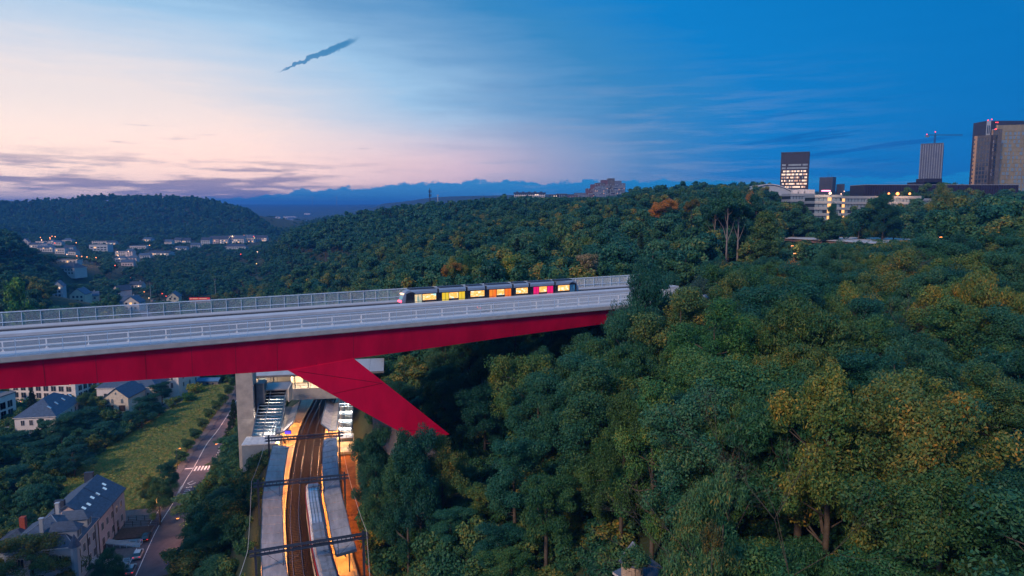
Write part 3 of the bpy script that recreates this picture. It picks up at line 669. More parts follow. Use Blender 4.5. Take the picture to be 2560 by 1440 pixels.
for a, b, mm in ((48.2, 49.7, M_dcr), (54.15, 55.6, M_dy), (57.9, 59.25, M_dy), (65.0, 66.65, M_do), (68.75, 70.25, M_do), (75.9, 77.25, M_dm), (79.45, 80.95, M_dm), (85.45, 86.8, M_db)):
    dr_ = MB().box(a-66.5, b-66.5, -h-.022, -h+.02, .62, 2.0).box(a-66.5, b-66.5, -h-.022, -h+.02, .3, .54).build('door', mm, tm)
    MB().box((a+b)/2-66.5-.03, (a+b)/2-66.5+.03, -h-.03, -h-.023, .3, 2.0).build('door_seam', M_tramb, dr_)
MB().box(-21.15, -20.75, -h+.5, h-.5, .55, .85).build('tail_light', glow('tram_tail', (1, .05, .10), 6), tm)
MB().box(-20.72, -20.3, -h+.6, h-.6, 2.05, 2.3).build('destination_sign', glow('tram_sign', (1, .55, .35), 2.5), tm)
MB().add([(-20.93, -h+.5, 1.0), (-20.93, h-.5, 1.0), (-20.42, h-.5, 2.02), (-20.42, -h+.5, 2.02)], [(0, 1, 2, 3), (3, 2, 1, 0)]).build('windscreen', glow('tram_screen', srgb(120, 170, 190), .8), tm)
MB().add([(21.63, -h+.5, 1.0), (21.63, h-.5, 1.0), (21.1, h-.5, 2.02), (21.1, -h+.5, 2.02)], [(0, 1, 2, 3), (3, 2, 1, 0)]).build('windscreen', M_glassd, tm)
mb = MB()
for i in (0, 2, 4, 6):
    c = (gaps[i]+gaps[i+1])/2-66.5
    for e in (-.9, .9): mb.tube((c+e, -1.0, .33), (c+e, 1.0, .33), .3, n=10)
mb.build('wheels', M_dark, tm)

# ------------------------------------------------------------------ cars
def car(name, loc, yaw, col, label, group=None, tail=True, roof=None):
    r = empty(name, loc, yaw, label=label, cat='car', group=group)
    pm = mat('car_paint_'+col[0], col[1], .25, .3, var=.04, spec=.7)
    sec = [(-2.15, .35, .62, .72), (-2.1, .32, .86, .80), (-1.7, .3, .95, .86), (-.2, .3, .92, .88), (1.1, .3, .9, .88), (1.8, .32, .82, .84), (2.15, .36, .6, .70)]
    mb = MB(); vs = []
    for x, z0, z1, w in sec: vs += [(x, -w, z0), (x, w, z0), (x, w, z1*.8), (x, w*.93, z1), (x, -w*.93, z1), (x, -w, z1*.8)]
    n = len(sec); fs = [tuple(range(5, -1, -1)), tuple(range((n-1)*6, n*6))]
    for i in range(n-1): fs += [(i*6+j, i*6+(j+1) % 6, (i+1)*6+(j+1) % 6, (i+1)*6+j) for j in range(6)]
    mb.add(vs, fs); mb.build('body', pm, r)
    cab = [(-2.0, .95, .78), (-1.55, 1.42, .62), (.35, 1.46, .62), (1.15, .93, .78)]
    mb = MB(); vs = []
    for x, z, w in cab: vs += [(x, -w, z), (x, w, z)]
    vs += [(-1.0, -.8, .93), (-1.0, .8, .93)]
    mb.add([(-2.0, -.8, .93), (-1.5, -.64, 1.42), (.3, -.64, 1.45), (1.15, -.8, .91), (-2.0, .8, .93), (-1.5, .64, 1.42), (.3, .64, 1.45), (1.15, .8, .91)],
           [(0, 3, 2, 1), (4, 5, 6, 7), (0, 1, 5, 4), (1, 2, 6, 5), (2, 3, 7, 6), (3, 0, 4, 7)]); mb.build('windows', M_glassd, r)
    MB().box(-1.42, .22, -.62, .62, 1.43, 1.475).build('roof', roof or pm, r)
    wm = MB().tube((0, -.1, 0), (0, .1, 0), .32, n=12).mesh('wheel', M_dark)
    for x in (-1.35, 1.35):
        for y in (-.8, .8): link('wheel', wm, r, (x, y, .32))
    tl = mat('tail_lens', (.35, .01, .01), .3, emit=(1, .03, .03), es=1.2 if tail else 0)
    for y in (-.62, .62): MB().box(-2.19, -2.08, y-.16, y+.16, .68, .82).build('tail_light', tl, r)
    for y in (-.6, .6): MB().box(2.06, 2.18, y-.14, y+.14, .52, .64).build('headlight', mat('lens', (.5, .5, .5), .2), r)
    MB().box(-2.20, -2.13, -.26, .26, .5, .62).build('number_plate', mat('plate', (.55, .35, .05), .5), r)
    return r
for px, py, c, lb in ((372, 1341, ('black', (.012, .014, .02)), 'black estate car parked in front of the slate-roofed terrace, farthest of three'),
                      (354, 1384, ('white', (.70, .70, .72)), 'white hatchback parked between the black car and the silver car'),
                      (329, 1422, ('silver', (.30, .33, .38)), 'silver grey saloon parked nearest the bottom edge of the street')):
    p = P(px, py, 5.4); q = ROAD.sY(p.y); c0 = ROAD.at(q, -1.35, RDZ+.005); car('parked_car', c0, ROAD.dirat(q), c, lb, 'cars parked on the valley street')
car('car', BO+BN*6.0+BX*57.5+Vector((0, 0, .03)), BYAW, ('grey', (.2, .22, .25)), 'grey car with red tail lights driving behind the bridge railing')

# ------------------------------------------------------------------ station
def rs(y): return RAIL.sY(y)
PZ = RZ+.35
M_plat = mat('platform_paving', (.36, .30, .26), .85, var=.15, vs=.8, bump=.2, bs=12)
M_roofm = mat('canopy_sheet', (.46, .43, .46), .55, .1, var=.28, vs=.6, stretch=(.35, 1.6, 1))
M_roofs = mat('canopy_sheet_dark', (.33, .37, .45), .6, .1, var=.3, vs=.6, stretch=(.35, 1.6, 1))
M_steelb = mat('blue_grey_steel', (.10, .16, .24), .5, .3, var=.1)
M_warmw = mat('warm_white_wall', (.60, .56, .50), .8, var=.08, vs=.6)
for a0, a1, lb in ((-7.3, -3.35, 'left'), (3.35, 6.9, 'right')):
    ribbon(RAIL, rs(60), rs(214), a0, a1, PZ, step=4, th=.9).build('platform', M_plat, kind='structure')
    e = -3.35-.28 if a0 < 0 else 3.35
    ribbon(RAIL, rs(60), rs(214), e, e+.28, PZ+.006, step=4).build('platform_edge_line', mat('edge_paint', (.6, .5, .35), .8), kind='structure')
def arealight(name, loc, e, col, sx, sy, parent=None, rot=(0, 0, 0)):
    l = bpy.data.lights.new(name, 'AREA'); l.shape = 'RECTANGLE'; l.size = sx; l.size_y = sy; l.energy = e; l.color = col
    o = bpy.data.objects.new(name, l); COL.objects.link(o); o.location = loc; o.rotation_euler = rot
    if parent: o.parent = parent
    return o
def pointlight(name, loc, e, col, r=.3):
    l = bpy.data.lights.new(name, 'POINT'); l.energy = e; l.color = col; l.shadow_soft_size = r
    o = bpy.data.objects.new(name, l); COL.objects.link(o); o.location = loc; return o
ORANGE = (1, .36, .06); WARM = (1, .62, .34)
def canopy(y0, y1, l0, l1, lb, edge_lat, mroof, closed_end=True):
    q0, q1 = rs(y0), rs(y1); qm = (q0+q1)/2; c = RAIL.at(qm, (l0+l1)/2, PZ)
    r = empty('platform_canopy', c, RAIL.dirat(qm), label=lb, cat='platform canopy')
    bpy.context.view_layer.update(); iv = r.matrix_world.inverted()
    def bl(mb, nm, mt, **kw):
        mb.v = [tuple(iv@Vector(v)) for v in mb.v]; return mb.build(nm, mt, r, **kw)
    n = max(1, int((q1-q0)/1.7)); tilt = .35
    zi, zo = (PZ+3.75, PZ+3.75+tilt) if abs(l1) > abs(l0) else (PZ+3.75+tilt, PZ+3.75)
    for i in range(n):
        a = q0+(q1-q0)*i/n+.05; b = q0+(q1-q0)*(i+1)/n-.05; up = .04*(i % 2)
        pts = [RAIL.at(a, l0, zi+up), RAIL.at(a, l1, zo+up), RAIL.at(b, l1, zo+up), RAIL.at(b, l0, zi+up)]
        bl(MB().slab(pts, .1), 'roof_panel', mroof)
    for l, z in ((l0, zi), (l1, zo)):
        bl(swept(RAIL, q0, q1, [(-.07, -.28), (-.07, .02), (.07, .02), (.07, -.28)], l+(.06 if l == l1 else -.06), z), 'gutter', M_steelb)
    for q in (q0, q1): bl(MB().slab([RAIL.at(q-.1, l0-.1, zi+.05), RAIL.at(q-.1, l1+.1, zo+.05), RAIL.at(q+.1, l1+.1, zo+.05), RAIL.at(q+.1, l0-.1, zi+.05)], .4), 'end_beam', M_steelb)
    bk = l0 if abs(l0) > abs(l1) else l1; bs_ = -1 if bk < 0 else 1
    for q in np.arange(q0+1.2, q1, 5.2):
        m = MB(); p = RAIL.at(q, bk-bs_*.9, PZ); m.tube(p, p+Vector((0, 0, 3.6)), .11, n=8); bl(m, 'column', M_steelb)
    bl(swept(RAIL, q0, q1, [(-.04, .9), (-.04, 1.0), (.04, 1.0), (.04, .9)], bk-bs_*.35, PZ+.1), 'back_rail', M_steelb)
    for q in np.arange(q0+2, q1, 5.2):
        f = RAIL.at(q, (l0+l1)/2*1.0-bs_*.2, PZ+3.35); m = MB(); dd = RAIL.dirat(q)
        lp = bl(MB().hexa([f+Matrix.Rotation(dd, 3, 'Z')@Vector(v) for v in [(-.7, -.08, 0), (.7, -.08, 0), (.7, .08, 0), (-.7, .08, 0), (-.7, -.08, .08), (.7, -.08, .08), (.7, .08, .08), (-.7, .08, .08)]]), 'strip_light', glow('strip_light', (1, .6, .25), 8))
        arealight('canopy_light', f+Vector((0, 0, -.12)), 480, ORANGE, 1.6, .5, None, (0, R(14)*bs_*-1, dd))
    return r
canopy(93.5, 148.5, -7.05, -3.85, 'left long platform canopy with pinkish ribbed roof, sloping panels and orange lit edge', -3.85, M_roofm)
canopy(98, 151, 3.7, 6.6, 'right long platform canopy with blue grey ribbed roof curving beside the red train', 3.7, M_roofs)
# lit strip by the tracks: more lamps between the canopies and the hall
for y in (153, 160, 167, 174):
    for l in (-6, 6):
        arealight('platform_light', RAIL.at(rs(y), l, PZ+3.3), 900, ORANGE, 1.5, .5)
# butterfly canopies at the far end of the platforms
M_zinc = mat('zinc_roof', (.30, .31, .34), .45, .3, var=.2, vs=.5)
def butterfly(c, lb):                        # c: corners near-outer, near-inner, far-inner, far-outer
    o = (c[0]+c[1]+c[2]+c[3])/4; r = empty('platform_canopy', (o.x, o.y, PZ), 0, label=lb, cat='platform canopy')
    L = lambda v: Vector((v.x-o.x, v.y-o.y, v.z-PZ))
    a, b, cc, e = map(L, c); m1 = a*.58+b*.42-Vector((0, 0, .7)); m2 = e*.58+cc*.42-Vector((0, 0, .7))
    g = Vector((0, 0, .006))
    for k in range(6):
        f0, f1 = k/6, (k+1)/6-.008
        for p0, p1, q0_, q1_ in ((a, e, m1, m2), (m1, m2, b, cc)):
            MB().slab([p0.lerp(p1, f0), q0_.lerp(q1_, f0), q0_.lerp(q1_, f1), p0.lerp(p1, f1)], .16).build('roof_panel', M_zinc if p0 is a else M_roofm, r)
    dn = Vector((0, 0, .12))
    for p0, p1 in ((a, m1), (m1, b), (a, e), (b, cc)):
        MB().tube(p0-dn, p1-dn, .17, n=6).build('fascia', M_steelb, r)
    for f in (.12, .5, .88):
        m = m1.lerp(m2, f); m.z = 0
        for q_ in (a.lerp(e, f), b.lerp(cc, f)): MB().tube(m, q_.lerp(m1.lerp(m2, f), .5)-dn, .09, n=6).build('column', M_wood, r)
    return r
butterfly([P(688, 1084, 32.6), P(731, 1059, 32.9), P(752, 1000, 33.0), P(716, 1016, 32.6)], 'left upper canopy with folded butterfly roof in front of the footbridge')
butterfly([P(841, 1076, 32.6), P(803, 1058, 32.9), P(817, 998, 33.0), P(848, 1004, 32.6)], 'right upper canopy with folded butterfly roof beside the right glazed stair')
for px, py, lb in ((720, 1081, 'small blue departure screen under the left butterfly canopy'), (828, 1074, 'small blue departure screen under the right butterfly canopy')):
    p = P(px, py, PZ+2.6); r = empty('departure_screen', (p.x, p.y, PZ), 0, label=lb, cat='information screen')
    MB().box(-.75, .75, -.12, .12, 2.2, 3.1).build('casing', M_dark, r); MB().box(-.68, .68, -.135, -.121, 2.27, 3.03).build('screen', glow('blue_screen', (.02, .02, 1), 1.6), r)
    MB().box(-.05, .05, -.05, .05, 0, 2.2).build('post', M_dark, r)
# ticket hall and footbridge across the tracks
SY = R(10); SO = Vector((-53.3, 178.0, 0)); sxv = Vector((math.cos(SY), math.sin(SY), 0)); syv = Vector((-math.sin(SY), math.cos(SY), 0))
hall = empty('station_hall', (SO.x, SO.y, 36.5), SY, label='raised concrete station hall with brightly lit wall, flat roof and footbridge over the tracks', cat='station')
def hb(nm, mt, *b, **kw): return MB().box(*b).build(nm, mt, hall, **kw)
hb('footbridge_beam', M_conc, -8.5, 12, -.2, .25, -2.3, .75)
hb('floor', M_concd, -15.5, 17, .25, 14, -1.2, 0)
hb('back_wall', M_warmw, -6, 17, 9.5, 9.8, 0, 4.6); hb('side_wall', M_warmw, 12.2, 12.5, .3, 9.5, 0, 4.6); hb('side_wall', M_conc, -15.5, -15.2, .3, 9.5, 0, 4.6)
hb('inner_wall', M_warmw, -6.2, -6, 4, 9.5, 0, 4.6); hb('rear_wall', M_conc, -15.2, -6.2, 12, 12.3, 0, 4.6)
hb('door', M_glassd, -3.6, -2.2, 9.40, 9.49, .05, 2.5); hb('poster', glow('poster', (1, .8, .6), 1.1), -5.3, -4.3, 9.42, 9.49, 1.8, 3.4)
for x in (-13, -11.6, -9.9): hb('glazing_bar', M_dark, x-.05, x+.05, 6, 6.1, 0, 4.6)
hb('glass_front', M_glassb, -14.6, -12.8, 6.1, 6.15, .2, 4.2)
for z in (.9, 1.5, 2.1): hb('wall_joint', mat('joint', (.30, .26, .22), .9), -5.9, 12, 9.485, 9.499, z, z+.03)
for x in (-10, -4.6, -1.2, 3.0, 6.4, 10.8):
    m = MB(); m.tube((x, 1.2, 0), (x+(.0), 1.2, 4.6), .14, n=8); m.build('column', M_steelb, hall)
mb = MB()
for k in range(20): pass
for k in range(9):
    x0 = -15.8+k*3.85; MB().box(x0, x0+3.8, -1.6, 14.5, 4.62, 5.0).build('roof_panel', mat('roof_sheet', (.42, .44, .47), .5, .1, var=.12, vs=.5, stretch=(1, .2, 1)), hall)
hb('roof_edge', M_concd, -15.9, 18.9, -1.75, -1.61, 4.5, 5.03)
for k in range(8): MB().box(-8+k*2.5, -7.95+k*2.5, .0, .05, .75, 1.5).build('handrail_post', M_dark, hall)
hb('handrail', M_dark, -8.4, 12, .0, .05, 1.5, 1.56)
for x in (-12, -4.5, 0, 4.5, 9):
    p = SO+sxv*x+syv*5.2; arealight('hall_light', (p.x, p.y, 36.5+4.4), 1200, (1, .66, .38), 2.2, 2.2)
# lift tower
tp = SO+sxv*-14.3+syv*-11.5
lt_ = empty('lift_tower', (tp.x, tp.y, 8), SY, label='tall plain concrete lift tower left of the station stairs', cat='lift tower')
zs = [0, 8.5, 17.5, 26, 30.4, 37.6]
for a, b in zip(zs[:-1], zs[1:]): MB().box(-1.95, 1.95, -2.4, 2.4, a, b-.03).build('concrete_section', M_conc, lt_)
MB().box(2.3, 4.2, -.5, 3.6, 0, 34).build('shaft', M_concd, lt_); MB().box(1.9, 2.35, -.8, 1, 0, 34).build('joint_recess', M_dark, lt_)
# glazed stair halls
M_glassr = bpy.data.materials.new('stair_glass'); M_glassr.use_nodes = True
tt = NT(M_glassr.node_tree); tt.n.clear(); tr_ = tt.new('ShaderNodeBsdfTransparent'); tr_.inputs[0].default_value = (.82, .9, .95, 1); gl_ = tt.new('ShaderNodeBsdfGlossy'); gl_.inputs['Roughness'].default_value = .08
fr_ = tt.new('ShaderNodeFresnel'); mx = tt.new('ShaderNodeMixShader'); tt.l.new(tt.m('ADD', fr_.outputs[0], .06), mx.inputs[0]); tt.l.new(tr_.outputs[0], mx.inputs[1]); tt.l.new(gl_.outputs[0], mx.inputs[2])
tt.l.new(mx.outputs[0], tt.new('ShaderNodeOutputMaterial').inputs[0])
def stair(bl, brr, tl, tr, nrows, ncols, lb, power):
    o = (bl+brr+tl+tr)/4; r = empty('stair_hall', (o.x, o.y, PZ), 0, label=lb, cat='stair hall')
    L = lambda v: Vector((v.x-o.x, v.y-o.y, v.z-PZ)); bl, brr, tl, tr = map(L, (bl, brr, tl, tr))
    up = Vector((0, 0, .05)); dn = Vector((0, 0, -2.9))
    pt = lambda u, v: (bl.lerp(brr, u)).lerp(tl.lerp(tr, u), v)
    for i in range(nrows+1):
        v = i/nrows; MB().tube(pt(0, v)+up, pt(1, v)+up, .13 if i % 3 == 0 else .06, n=5).build('cross_bar', M_steelb, r)
    for u in (0, .38, 1.0): MB().tube(pt(u, 0)+up, pt(u, 1)+up, .14, n=5).build('rafter', M_steelb, r)
    for i in range(nrows):
        for j, (u0, u1) in enumerate(((0, .38), (.38, 1.0))):
            v0, v1 = i/nrows+.004, (i+1)/nrows-.004
            MB().slab([pt(u0, v0), pt(u1, v0), pt(u1, v1), pt(u0, v1)], .03).build('glass_pane', M_glassr, r)
    MB().slab([pt(.02, 0)+dn, pt(.98, 0)+dn, pt(.98, 1)+dn, pt(.02, 1)+dn], .3).build('ramp', M_conc, r)
    ns = int(nrows*2.4)
    for i in range(ns):                      # broad steps
        v = (i+.5)/ns; a, b = pt(.06, v)+dn, pt(.46, v)+dn; d2 = (pt(0, 1)-pt(0, 0)); d2.z = 0; d2 = d2.normalized()*.28
        MB().hexa([a-d2, b-d2, b+d2, a+d2]+[q+Vector((0, 0, .32)) for q in (a-d2, b-d2, b+d2, a+d2)]).build('step', M_warmw, r)
    for u in (.52, .62, .74, .86, .95):      # escalator balustrades
        MB().hexa([pt(u-.012, 0)+dn, pt(u+.012, 0)+dn, pt(u+.012, 1)+dn, pt(u-.012, 1)+dn]+[q+dn*-.38 for q in (pt(u-.012, 0)+dn, pt(u+.012, 0)+dn, pt(u+.012, 1)+dn, pt(u-.012, 1)+dn)]).build('balustrade', M_white, r)
    for u in (0.0, 1.0):
        w = Vector(((.06 if u == 0 else -.06), 0, 0))
        for k in range(5):
            v = k/5+.02; MB().tube(pt(u, v)+dn, pt(u, v), .08, n=5).build('post', M_steelb, r)
            if k < 5: MB().hexa([pt(u, k/5)+dn, pt(u, (k+1)/5)+dn, pt(u, (k+1)/5)+dn+w, pt(u, k/5)+dn+w]+[q for q in (pt(u, k/5)+dn*.62, pt(u, (k+1)/5)+dn*.62, pt(u, (k+1)/5)+dn*.62+w, pt(u, k/5)+dn*.62+w)]).build('side_panel', M_steelb, r)
    for v in (.12, .36, .6, .85):
        p = pt(.5, v)+dn*.15+Vector((o.x, o.y, PZ)); arealight('stair_light', p, power, (1, .76, .58), 3, .6)
    return r
s1_ = stair(P(630, 1091, 31.6), P(699, 1088, 31.6), P(656, 968, 39.9), P(716, 967, 39.9), 15, 2, 'wide glazed stair and escalator hall left of the tracks beside the lift tower', 1100)
s2_ = stair(P(846, 1075, 31.6), P(879, 1077, 31.6), P(850, 990, 39.9), P(884, 990, 39.9), 13, 2, 'narrow glazed stair hall right of the tracks under the red leg', 700)
cap = empty('stair_entrance_cap', P(687, 985, 39), R(6), label='dark hipped cap roof on top of the left glazed stair hall', cat='roof cap')
a = P(655, 975, 39.95)-cap.location; b = P(719, 972, 39.95)-cap.location
cap.rotation_euler = (0, 0, 0)
MB().slab([a, b, b+Vector((.0, 3.0, 1.1)), a+Vector((.6, 3.0, 1.1))], .3).build('roof', M_zinc, cap)
MB().hexa([b+Vector((0, 0, -3.4)), b+Vector((.3, 0, -3.4)), b+Vector((.3, 3, -3.4)), b+Vector((0, 3, -3.4)), b, b+Vector((.3, 0, 0)), b+Vector((.3, 3, 1)), b+Vector((0, 3, 1))]).build('side_wall', M_warmw, cap)
for i in range(14):
    p0 = a.lerp(b, (i+.5)/14)+Vector((0, 0, .02)); p1 = p0+Vector((.3, 3.0, 1.1)); MB().tube(p0, p1, .035, n=4).build('standing_seam', M_steelb, cap)
c = P(652, 1104, 31.6); lb_ = empty('stair_foot_building', (c.x, c.y, 24), SY, label='low blue grey box with white ribbed roof at the foot of the left stair hall', cat='building')
MB().box(-3.9, 4.1, -1.4, 4.2, 0, 7.3).build('wall', mat('blue_concrete', (.24, .32, .40), .8, var=.12, vs=.5), lb_)
for k in range(10): MB().box(-4.0+k*.82, -4.0+k*.82+.78, -1.5, 4.3, 7.3, 7.5+.03*(k % 2)).build('roof_panel', mat('white_sheet', (.62, .66, .70), .5), lb_)
c = P(863, 1090, 31.4); lb_ = empty('stair_foot_building', (c.x, c.y, PZ), SY, label='small ribbed grey box with lit waiting bay at the foot of the right stair hall', cat='building')
for k in range(5): MB().box(-1.9+k*.76, -1.9+k*.76+.72, -1.6, 1.6, 2.75, 3.1+.03*(k % 2)).build('roof_panel', M_zinc, lb_)
MB().box(-1.9, 1.9, 1.3, 1.6, 0, 2.74).build('back_wall', M_warmw, lb_); MB().box(-1.9, 1.9, -1.62, -1.5, 2.2, 2.74).build('front_beam', M_steelb, lb_); MB().box(-2.2, 2.2, -2.4, 1.6, -.6, 0).build('floor', M_conc, lb_)
arealight('bay_light', (c.x, c.y, PZ+2.6), 180, WARM, 2, 1.5)
# catenary portals
for (x0, y0, x1, y1, lb) in ((-45.9, 118.4, -31.2, 122.3, 'middle steel lattice catenary portal spanning the tracks in front of the train nose'),
                             (-37.2, 93.8, -22.7, 99.1, 'nearest steel lattice catenary portal crossing over the train roof'),
                             (-52.6, 142.8, -38.2, 146.2, 'farthest steel lattice catenary portal by the butterfly canopies')):
    a, b = Vector((x0, y0, 0)), Vector((x1, y1, 0)); Lg = (b-a).length; yw = math.atan2(b.y-a.y, b.x-a.x)
    r = empty('catenary_portal', (a.x, a.y, RZ-.3), yw, label=lb, cat='catenary portal', group='catenary portals over the station tracks')
    pm = MB().box(-.16, .16, -.2, -.1, 0, 8.5).box(-.16, .16, .1, .2, 0, 8.5).box(-.03, .03, -.1, .1, 0, 8.5).mesh('post', M_mast)
    link('post', pm, r); link('post', pm, r, (Lg, 0, 0))
    mb = MB()
    for y in (-.22, .22):
        for z in (7.2, 7.85): mb.box(-.8, Lg+.8, y-.09, y+.09, z, z+.16)
    n = int(Lg/.62)
    for i in range(n+1):
        x = i*Lg/n
        for y in (-.22, .22): mb.box(x-.045, x+.045, y-.045, y+.045, 7.3, 7.9)
        for z in (7.26, 7.93): mb.box(x-.05, x+.05, -.22, .22, z-.02, z+.02)
    mb.build('lattice_beam', M_mast, r)
    for lat, sg in ((-1.75, -1), (1.75, 1)):
        x = Lg/2+lat+sg*2.2
        m = MB(); m.tube((x, 0, 7.35), (x, 0, 5.0), .05, n=5).tube((x, 0, 5.1), (x-sg*2.2, 0, 6.3), .035, n=5).tube((x, 0, 6.4), (x-sg*2.2, 0, 6.3), .03, n=5).tube((x, 0, 5.3), (x-sg*2.1, 0, 5.45), .03, n=5).tube((x, 0, 7.3), (x+sg*1.9, 0, 7.35), .03, n=5)
        m.tube((x, 0, 5.1), (x+sg*2.4, 0, 7.3), .025, n=5).build('cantilever_arm', M_mast, r)
def wire(name, pts, rad, m, lb, cat='overhead wire', group=None):
    mb = MB(); o = Vector(pts[0])
    for a, b in zip(pts[:-1], pts[1:]):
        a, b = Vector(a), Vector(b); pr = a
        for k in range(1, 9):
            u = k/8; q = a.lerp(b, u); q.z -= .8*4*u*(1-u)*min(1, (b-a).length/30); mb.tube(pr-o, q-o, rad, n=4); pr = q
    return mb.build(name, m, None, o, label=lb, cat=cat, group=group)
M_wirew = mat('pale_cable', (.55, .58, .62), .5); zt = RZ+8
wire('feeder_cable', [(-35, 78, zt), (-38.2, 93.6, zt-.2), (-47.0, 118.3, zt), (-53, 142.8, zt), (-60, 172, zt-2)], .035, M_wirew, 'pale feeder cable strung along the left portal posts')
wire('feeder_cable', [(-15, 70, zt), (-22.2, 99.2, zt), (-30.6, 122.4, zt), (-38, 146.2, zt), (-43, 176, zt-2)], .035, M_wirew, 'pale feeder cable strung along the right portal posts')
for lt, nm in ((-1.75, 'thin dark contact wire hanging over the left track'), (1.75, 'thin dark contact wire hanging over the right track')):
    for zz, r_ in ((5.5, .018), (6.4, .018)):
        wire('contact_wire' if zz < 6 else 'messenger_wire', [RAIL.at(rs(y), lt, RZ+zz) for y in (70, 96, 120, 144, 176, 205)], r_, M_dark, nm if zz < 6 else nm.replace('contact', 'messenger'), 'overhead wire')
# train
TRL = 1.75; q1 = rs(127.5)
trn = empty('train', RAIL.at(rs(110), TRL, RZ), RAIL.dirat(rs(110)), label='red and white electric train with silver roof standing at the right platform', cat='train')
bpy.context.view_layer.update(); ivt = trn.matrix_world.inverted()
def tb(mb, nm, mt, par=None, **kw):
    mb.v = [tuple(ivt@Vector(v)) for v in mb.v]; o = mb.build(nm, mt, trn, **kw); return o
M_tw2 = mat('train_white', (.55, .57, .60), .35, .1, var=.08); M_tr2 = mat('train_red', (.45, .015, .03), .35, var=.1); M_tro = mat('train_roof', (.62, .70, .80), .3, .5, var=.25, vs=.6, stretch=(2.5, .3, 1)); M_box = mat('roof_box', (.30, .36, .45), .4, .4, var=.25, vs=1)
qq = [q1, q1-26, q1-27.2, q1-53]
for ci, (e, w) in enumerate(((q1-1.6, q1-25.8), (q1-27.0, q1-52))):
    w, e = (w, e)
    tb(swept(RAIL, w, e, [(-1.4, .9), (-1.4, 2.3), (1.4, 2.3), (1.4, .9)], TRL, RZ, 1.5), 'body', M_tw2)
    tb(swept(RAIL, w, e, [(-1.41, 2.3), (-1.38, 3.5), (1.38, 3.5), (1.41, 2.3)], TRL, RZ, 1.5), 'window_band', M_glassd)
    tb(swept(RAIL, w, e, [(-1.43, .55), (-1.43, .95), (1.43, .95), (1.43, .55)], TRL, RZ, 1.5), 'skirt', M_dark)
    for sgn in (-1, 1): tb(swept(RAIL, w, e, [(sgn*1.43, 3.42), (sgn*1.43, 3.85), (sgn*1.30, 3.85), (sgn*1.30, 3.42)], TRL, RZ, 1.5), 'red_stripe', M_tr2)
    tb(swept(RAIL, w, e, [(-1.32, 3.5), (-1.25, 3.9), (-.85, 4.18), (.85, 4.18), (1.25, 3.9), (1.32, 3.5)], TRL, RZ, 1.5), 'roof', M_tro if ci == 0 else M_box)
# rounded nose, seen from behind and above
mb = MB(); sec = [(0, 1.40, 3.5, 4.18), (.7, 1.25, 3.35, 4.0), (1.3, .95, 3.0, 3.5), (1.6, .6, 2.3, 2.6)]; vs = []
for dq, w_, z1_, z2_ in sec:
    for a_, z_ in ((-w_, .7), (-w_, z1_), (-w_*.62, z2_), (w_*.62, z2_), (w_, z1_), (w_, .7)): vs.append(RAIL.at(q1-1.6+dq, TRL+a_, RZ+z_))
fs = [tuple(range(18, 24))]
for i in range(3): fs += [(i*6+j, i*6+(j+1) % 6, (i+1)*6+(j+1) % 6, (i+1)*6+j) for j in range(6)]
tb(MB().add(vs, fs), 'nose', M_tr2)
for a, b, la, lb2, z0, z1 in ((q1-3.4, q1-1.9, -1.1, 1.1, 4.19, 4.33), (q1-22.5, q1-19.8, -1.05, 1.05, 4.19, 4.55), (q1-25.6, q1-23.2, -1.0, 1.0, 4.19, 4.6), (q1-31.4, q1-28.2, -1.05, 1.05, 4.19, 4.62), (q1-36, q1-32.2, -1.0, 1.0, 4.19, 4.7), (q1-40.4, q1-36.8, -1.05, 1.05, 4.19, 4.66), (q1-45, q1-41.5, -1, 1, 4.19, 4.7)):
    tb(swept(RAIL, a, b, [(la, z0), (la+.15, z1), (lb2-.15, z1), (lb2, z0)], TRL, RZ, 1.5), 'roof_box', M_box)
for l in (-.75, -.25, .3, .8): tb(swept(RAIL, q1-19.4, q1-3.6, [(l-.03, 4.185), (l-.03, 4.25), (l+.03, 4.25), (l+.03, 4.185)], TRL, RZ, 1.5), 'roof_rib', M_glassd)
for l in (-.6, -.2, .2, .6):
    tb(MB().ball(RAIL.at(q1-27.6, TRL+l, RZ+4.35), .17, 6, 4), 'insulator', M_white)
tb(swept(RAIL, q1-27.1, q1-25.7, [(-1.15, 1.0), (-1.15, 3.9), (1.15, 3.9), (1.15, 1.0)], TRL, RZ, 1.), 'gangway_bellows', M_dark)
# platform bits
for y in np.arange(100, 150, 8):
    pass
# street lamps
def lamp(base, h, arm, yaw, label, head=M_lamp, e=900, group='street lamps', col=(1, .40, .22), r_=.16):
    r = empty('street_lamp', base, yaw, label=label, cat='street lamp', group=group)
    MB().tube((0, 0, -1), (0, 0, h), .10, .06, n=7).build('pole', M_mast, r)
    if arm: MB().tube((0, 0, h), (arm, 0, h+.25), .045, n=6).build('arm', M_mast, r)
    MB().box(arm-.1, arm+.6, -.14, .14, h+.2, h+.34).build('lamp_head', M_mast, r)
    MB().box(arm-.05, arm+.5, -r_, r_, h+.06, h+.19).build('lens', head, r)
    p = Vector(base)+Vector((math.cos(yaw)*(arm+.25), math.sin(yaw)*(arm+.25), h-.1))
    if e: pointlight('lamp_light', p, e, col, .25)
    return r
for px, py, lat, e, lb, arm in ((528, 1166, 8.4, 3800, 'street lamp with glowing head beside the zebra crossing', 1.6), (412, 1372, 8.2, 1200, 'unlit looking street lamp at the bushes opposite the parked cars', 1.2),
                           (475, 1170, -4.6, 900, 'dark street lamp post on the left pavement by the zebra crossing', .8), (566, 1058, 8.2, 3800, 'bright orange street lamp in the trees left of the lift tower', 1.2)):
    q = ROAD.sY(P(px, py, 5).y); b = ROAD.at(q, lat, RDZ); lamp(b, 6.5, arm, ROAD.dirat(q)+(math.pi/2 if lat > 0 else -math.pi/2), lb, e=e)
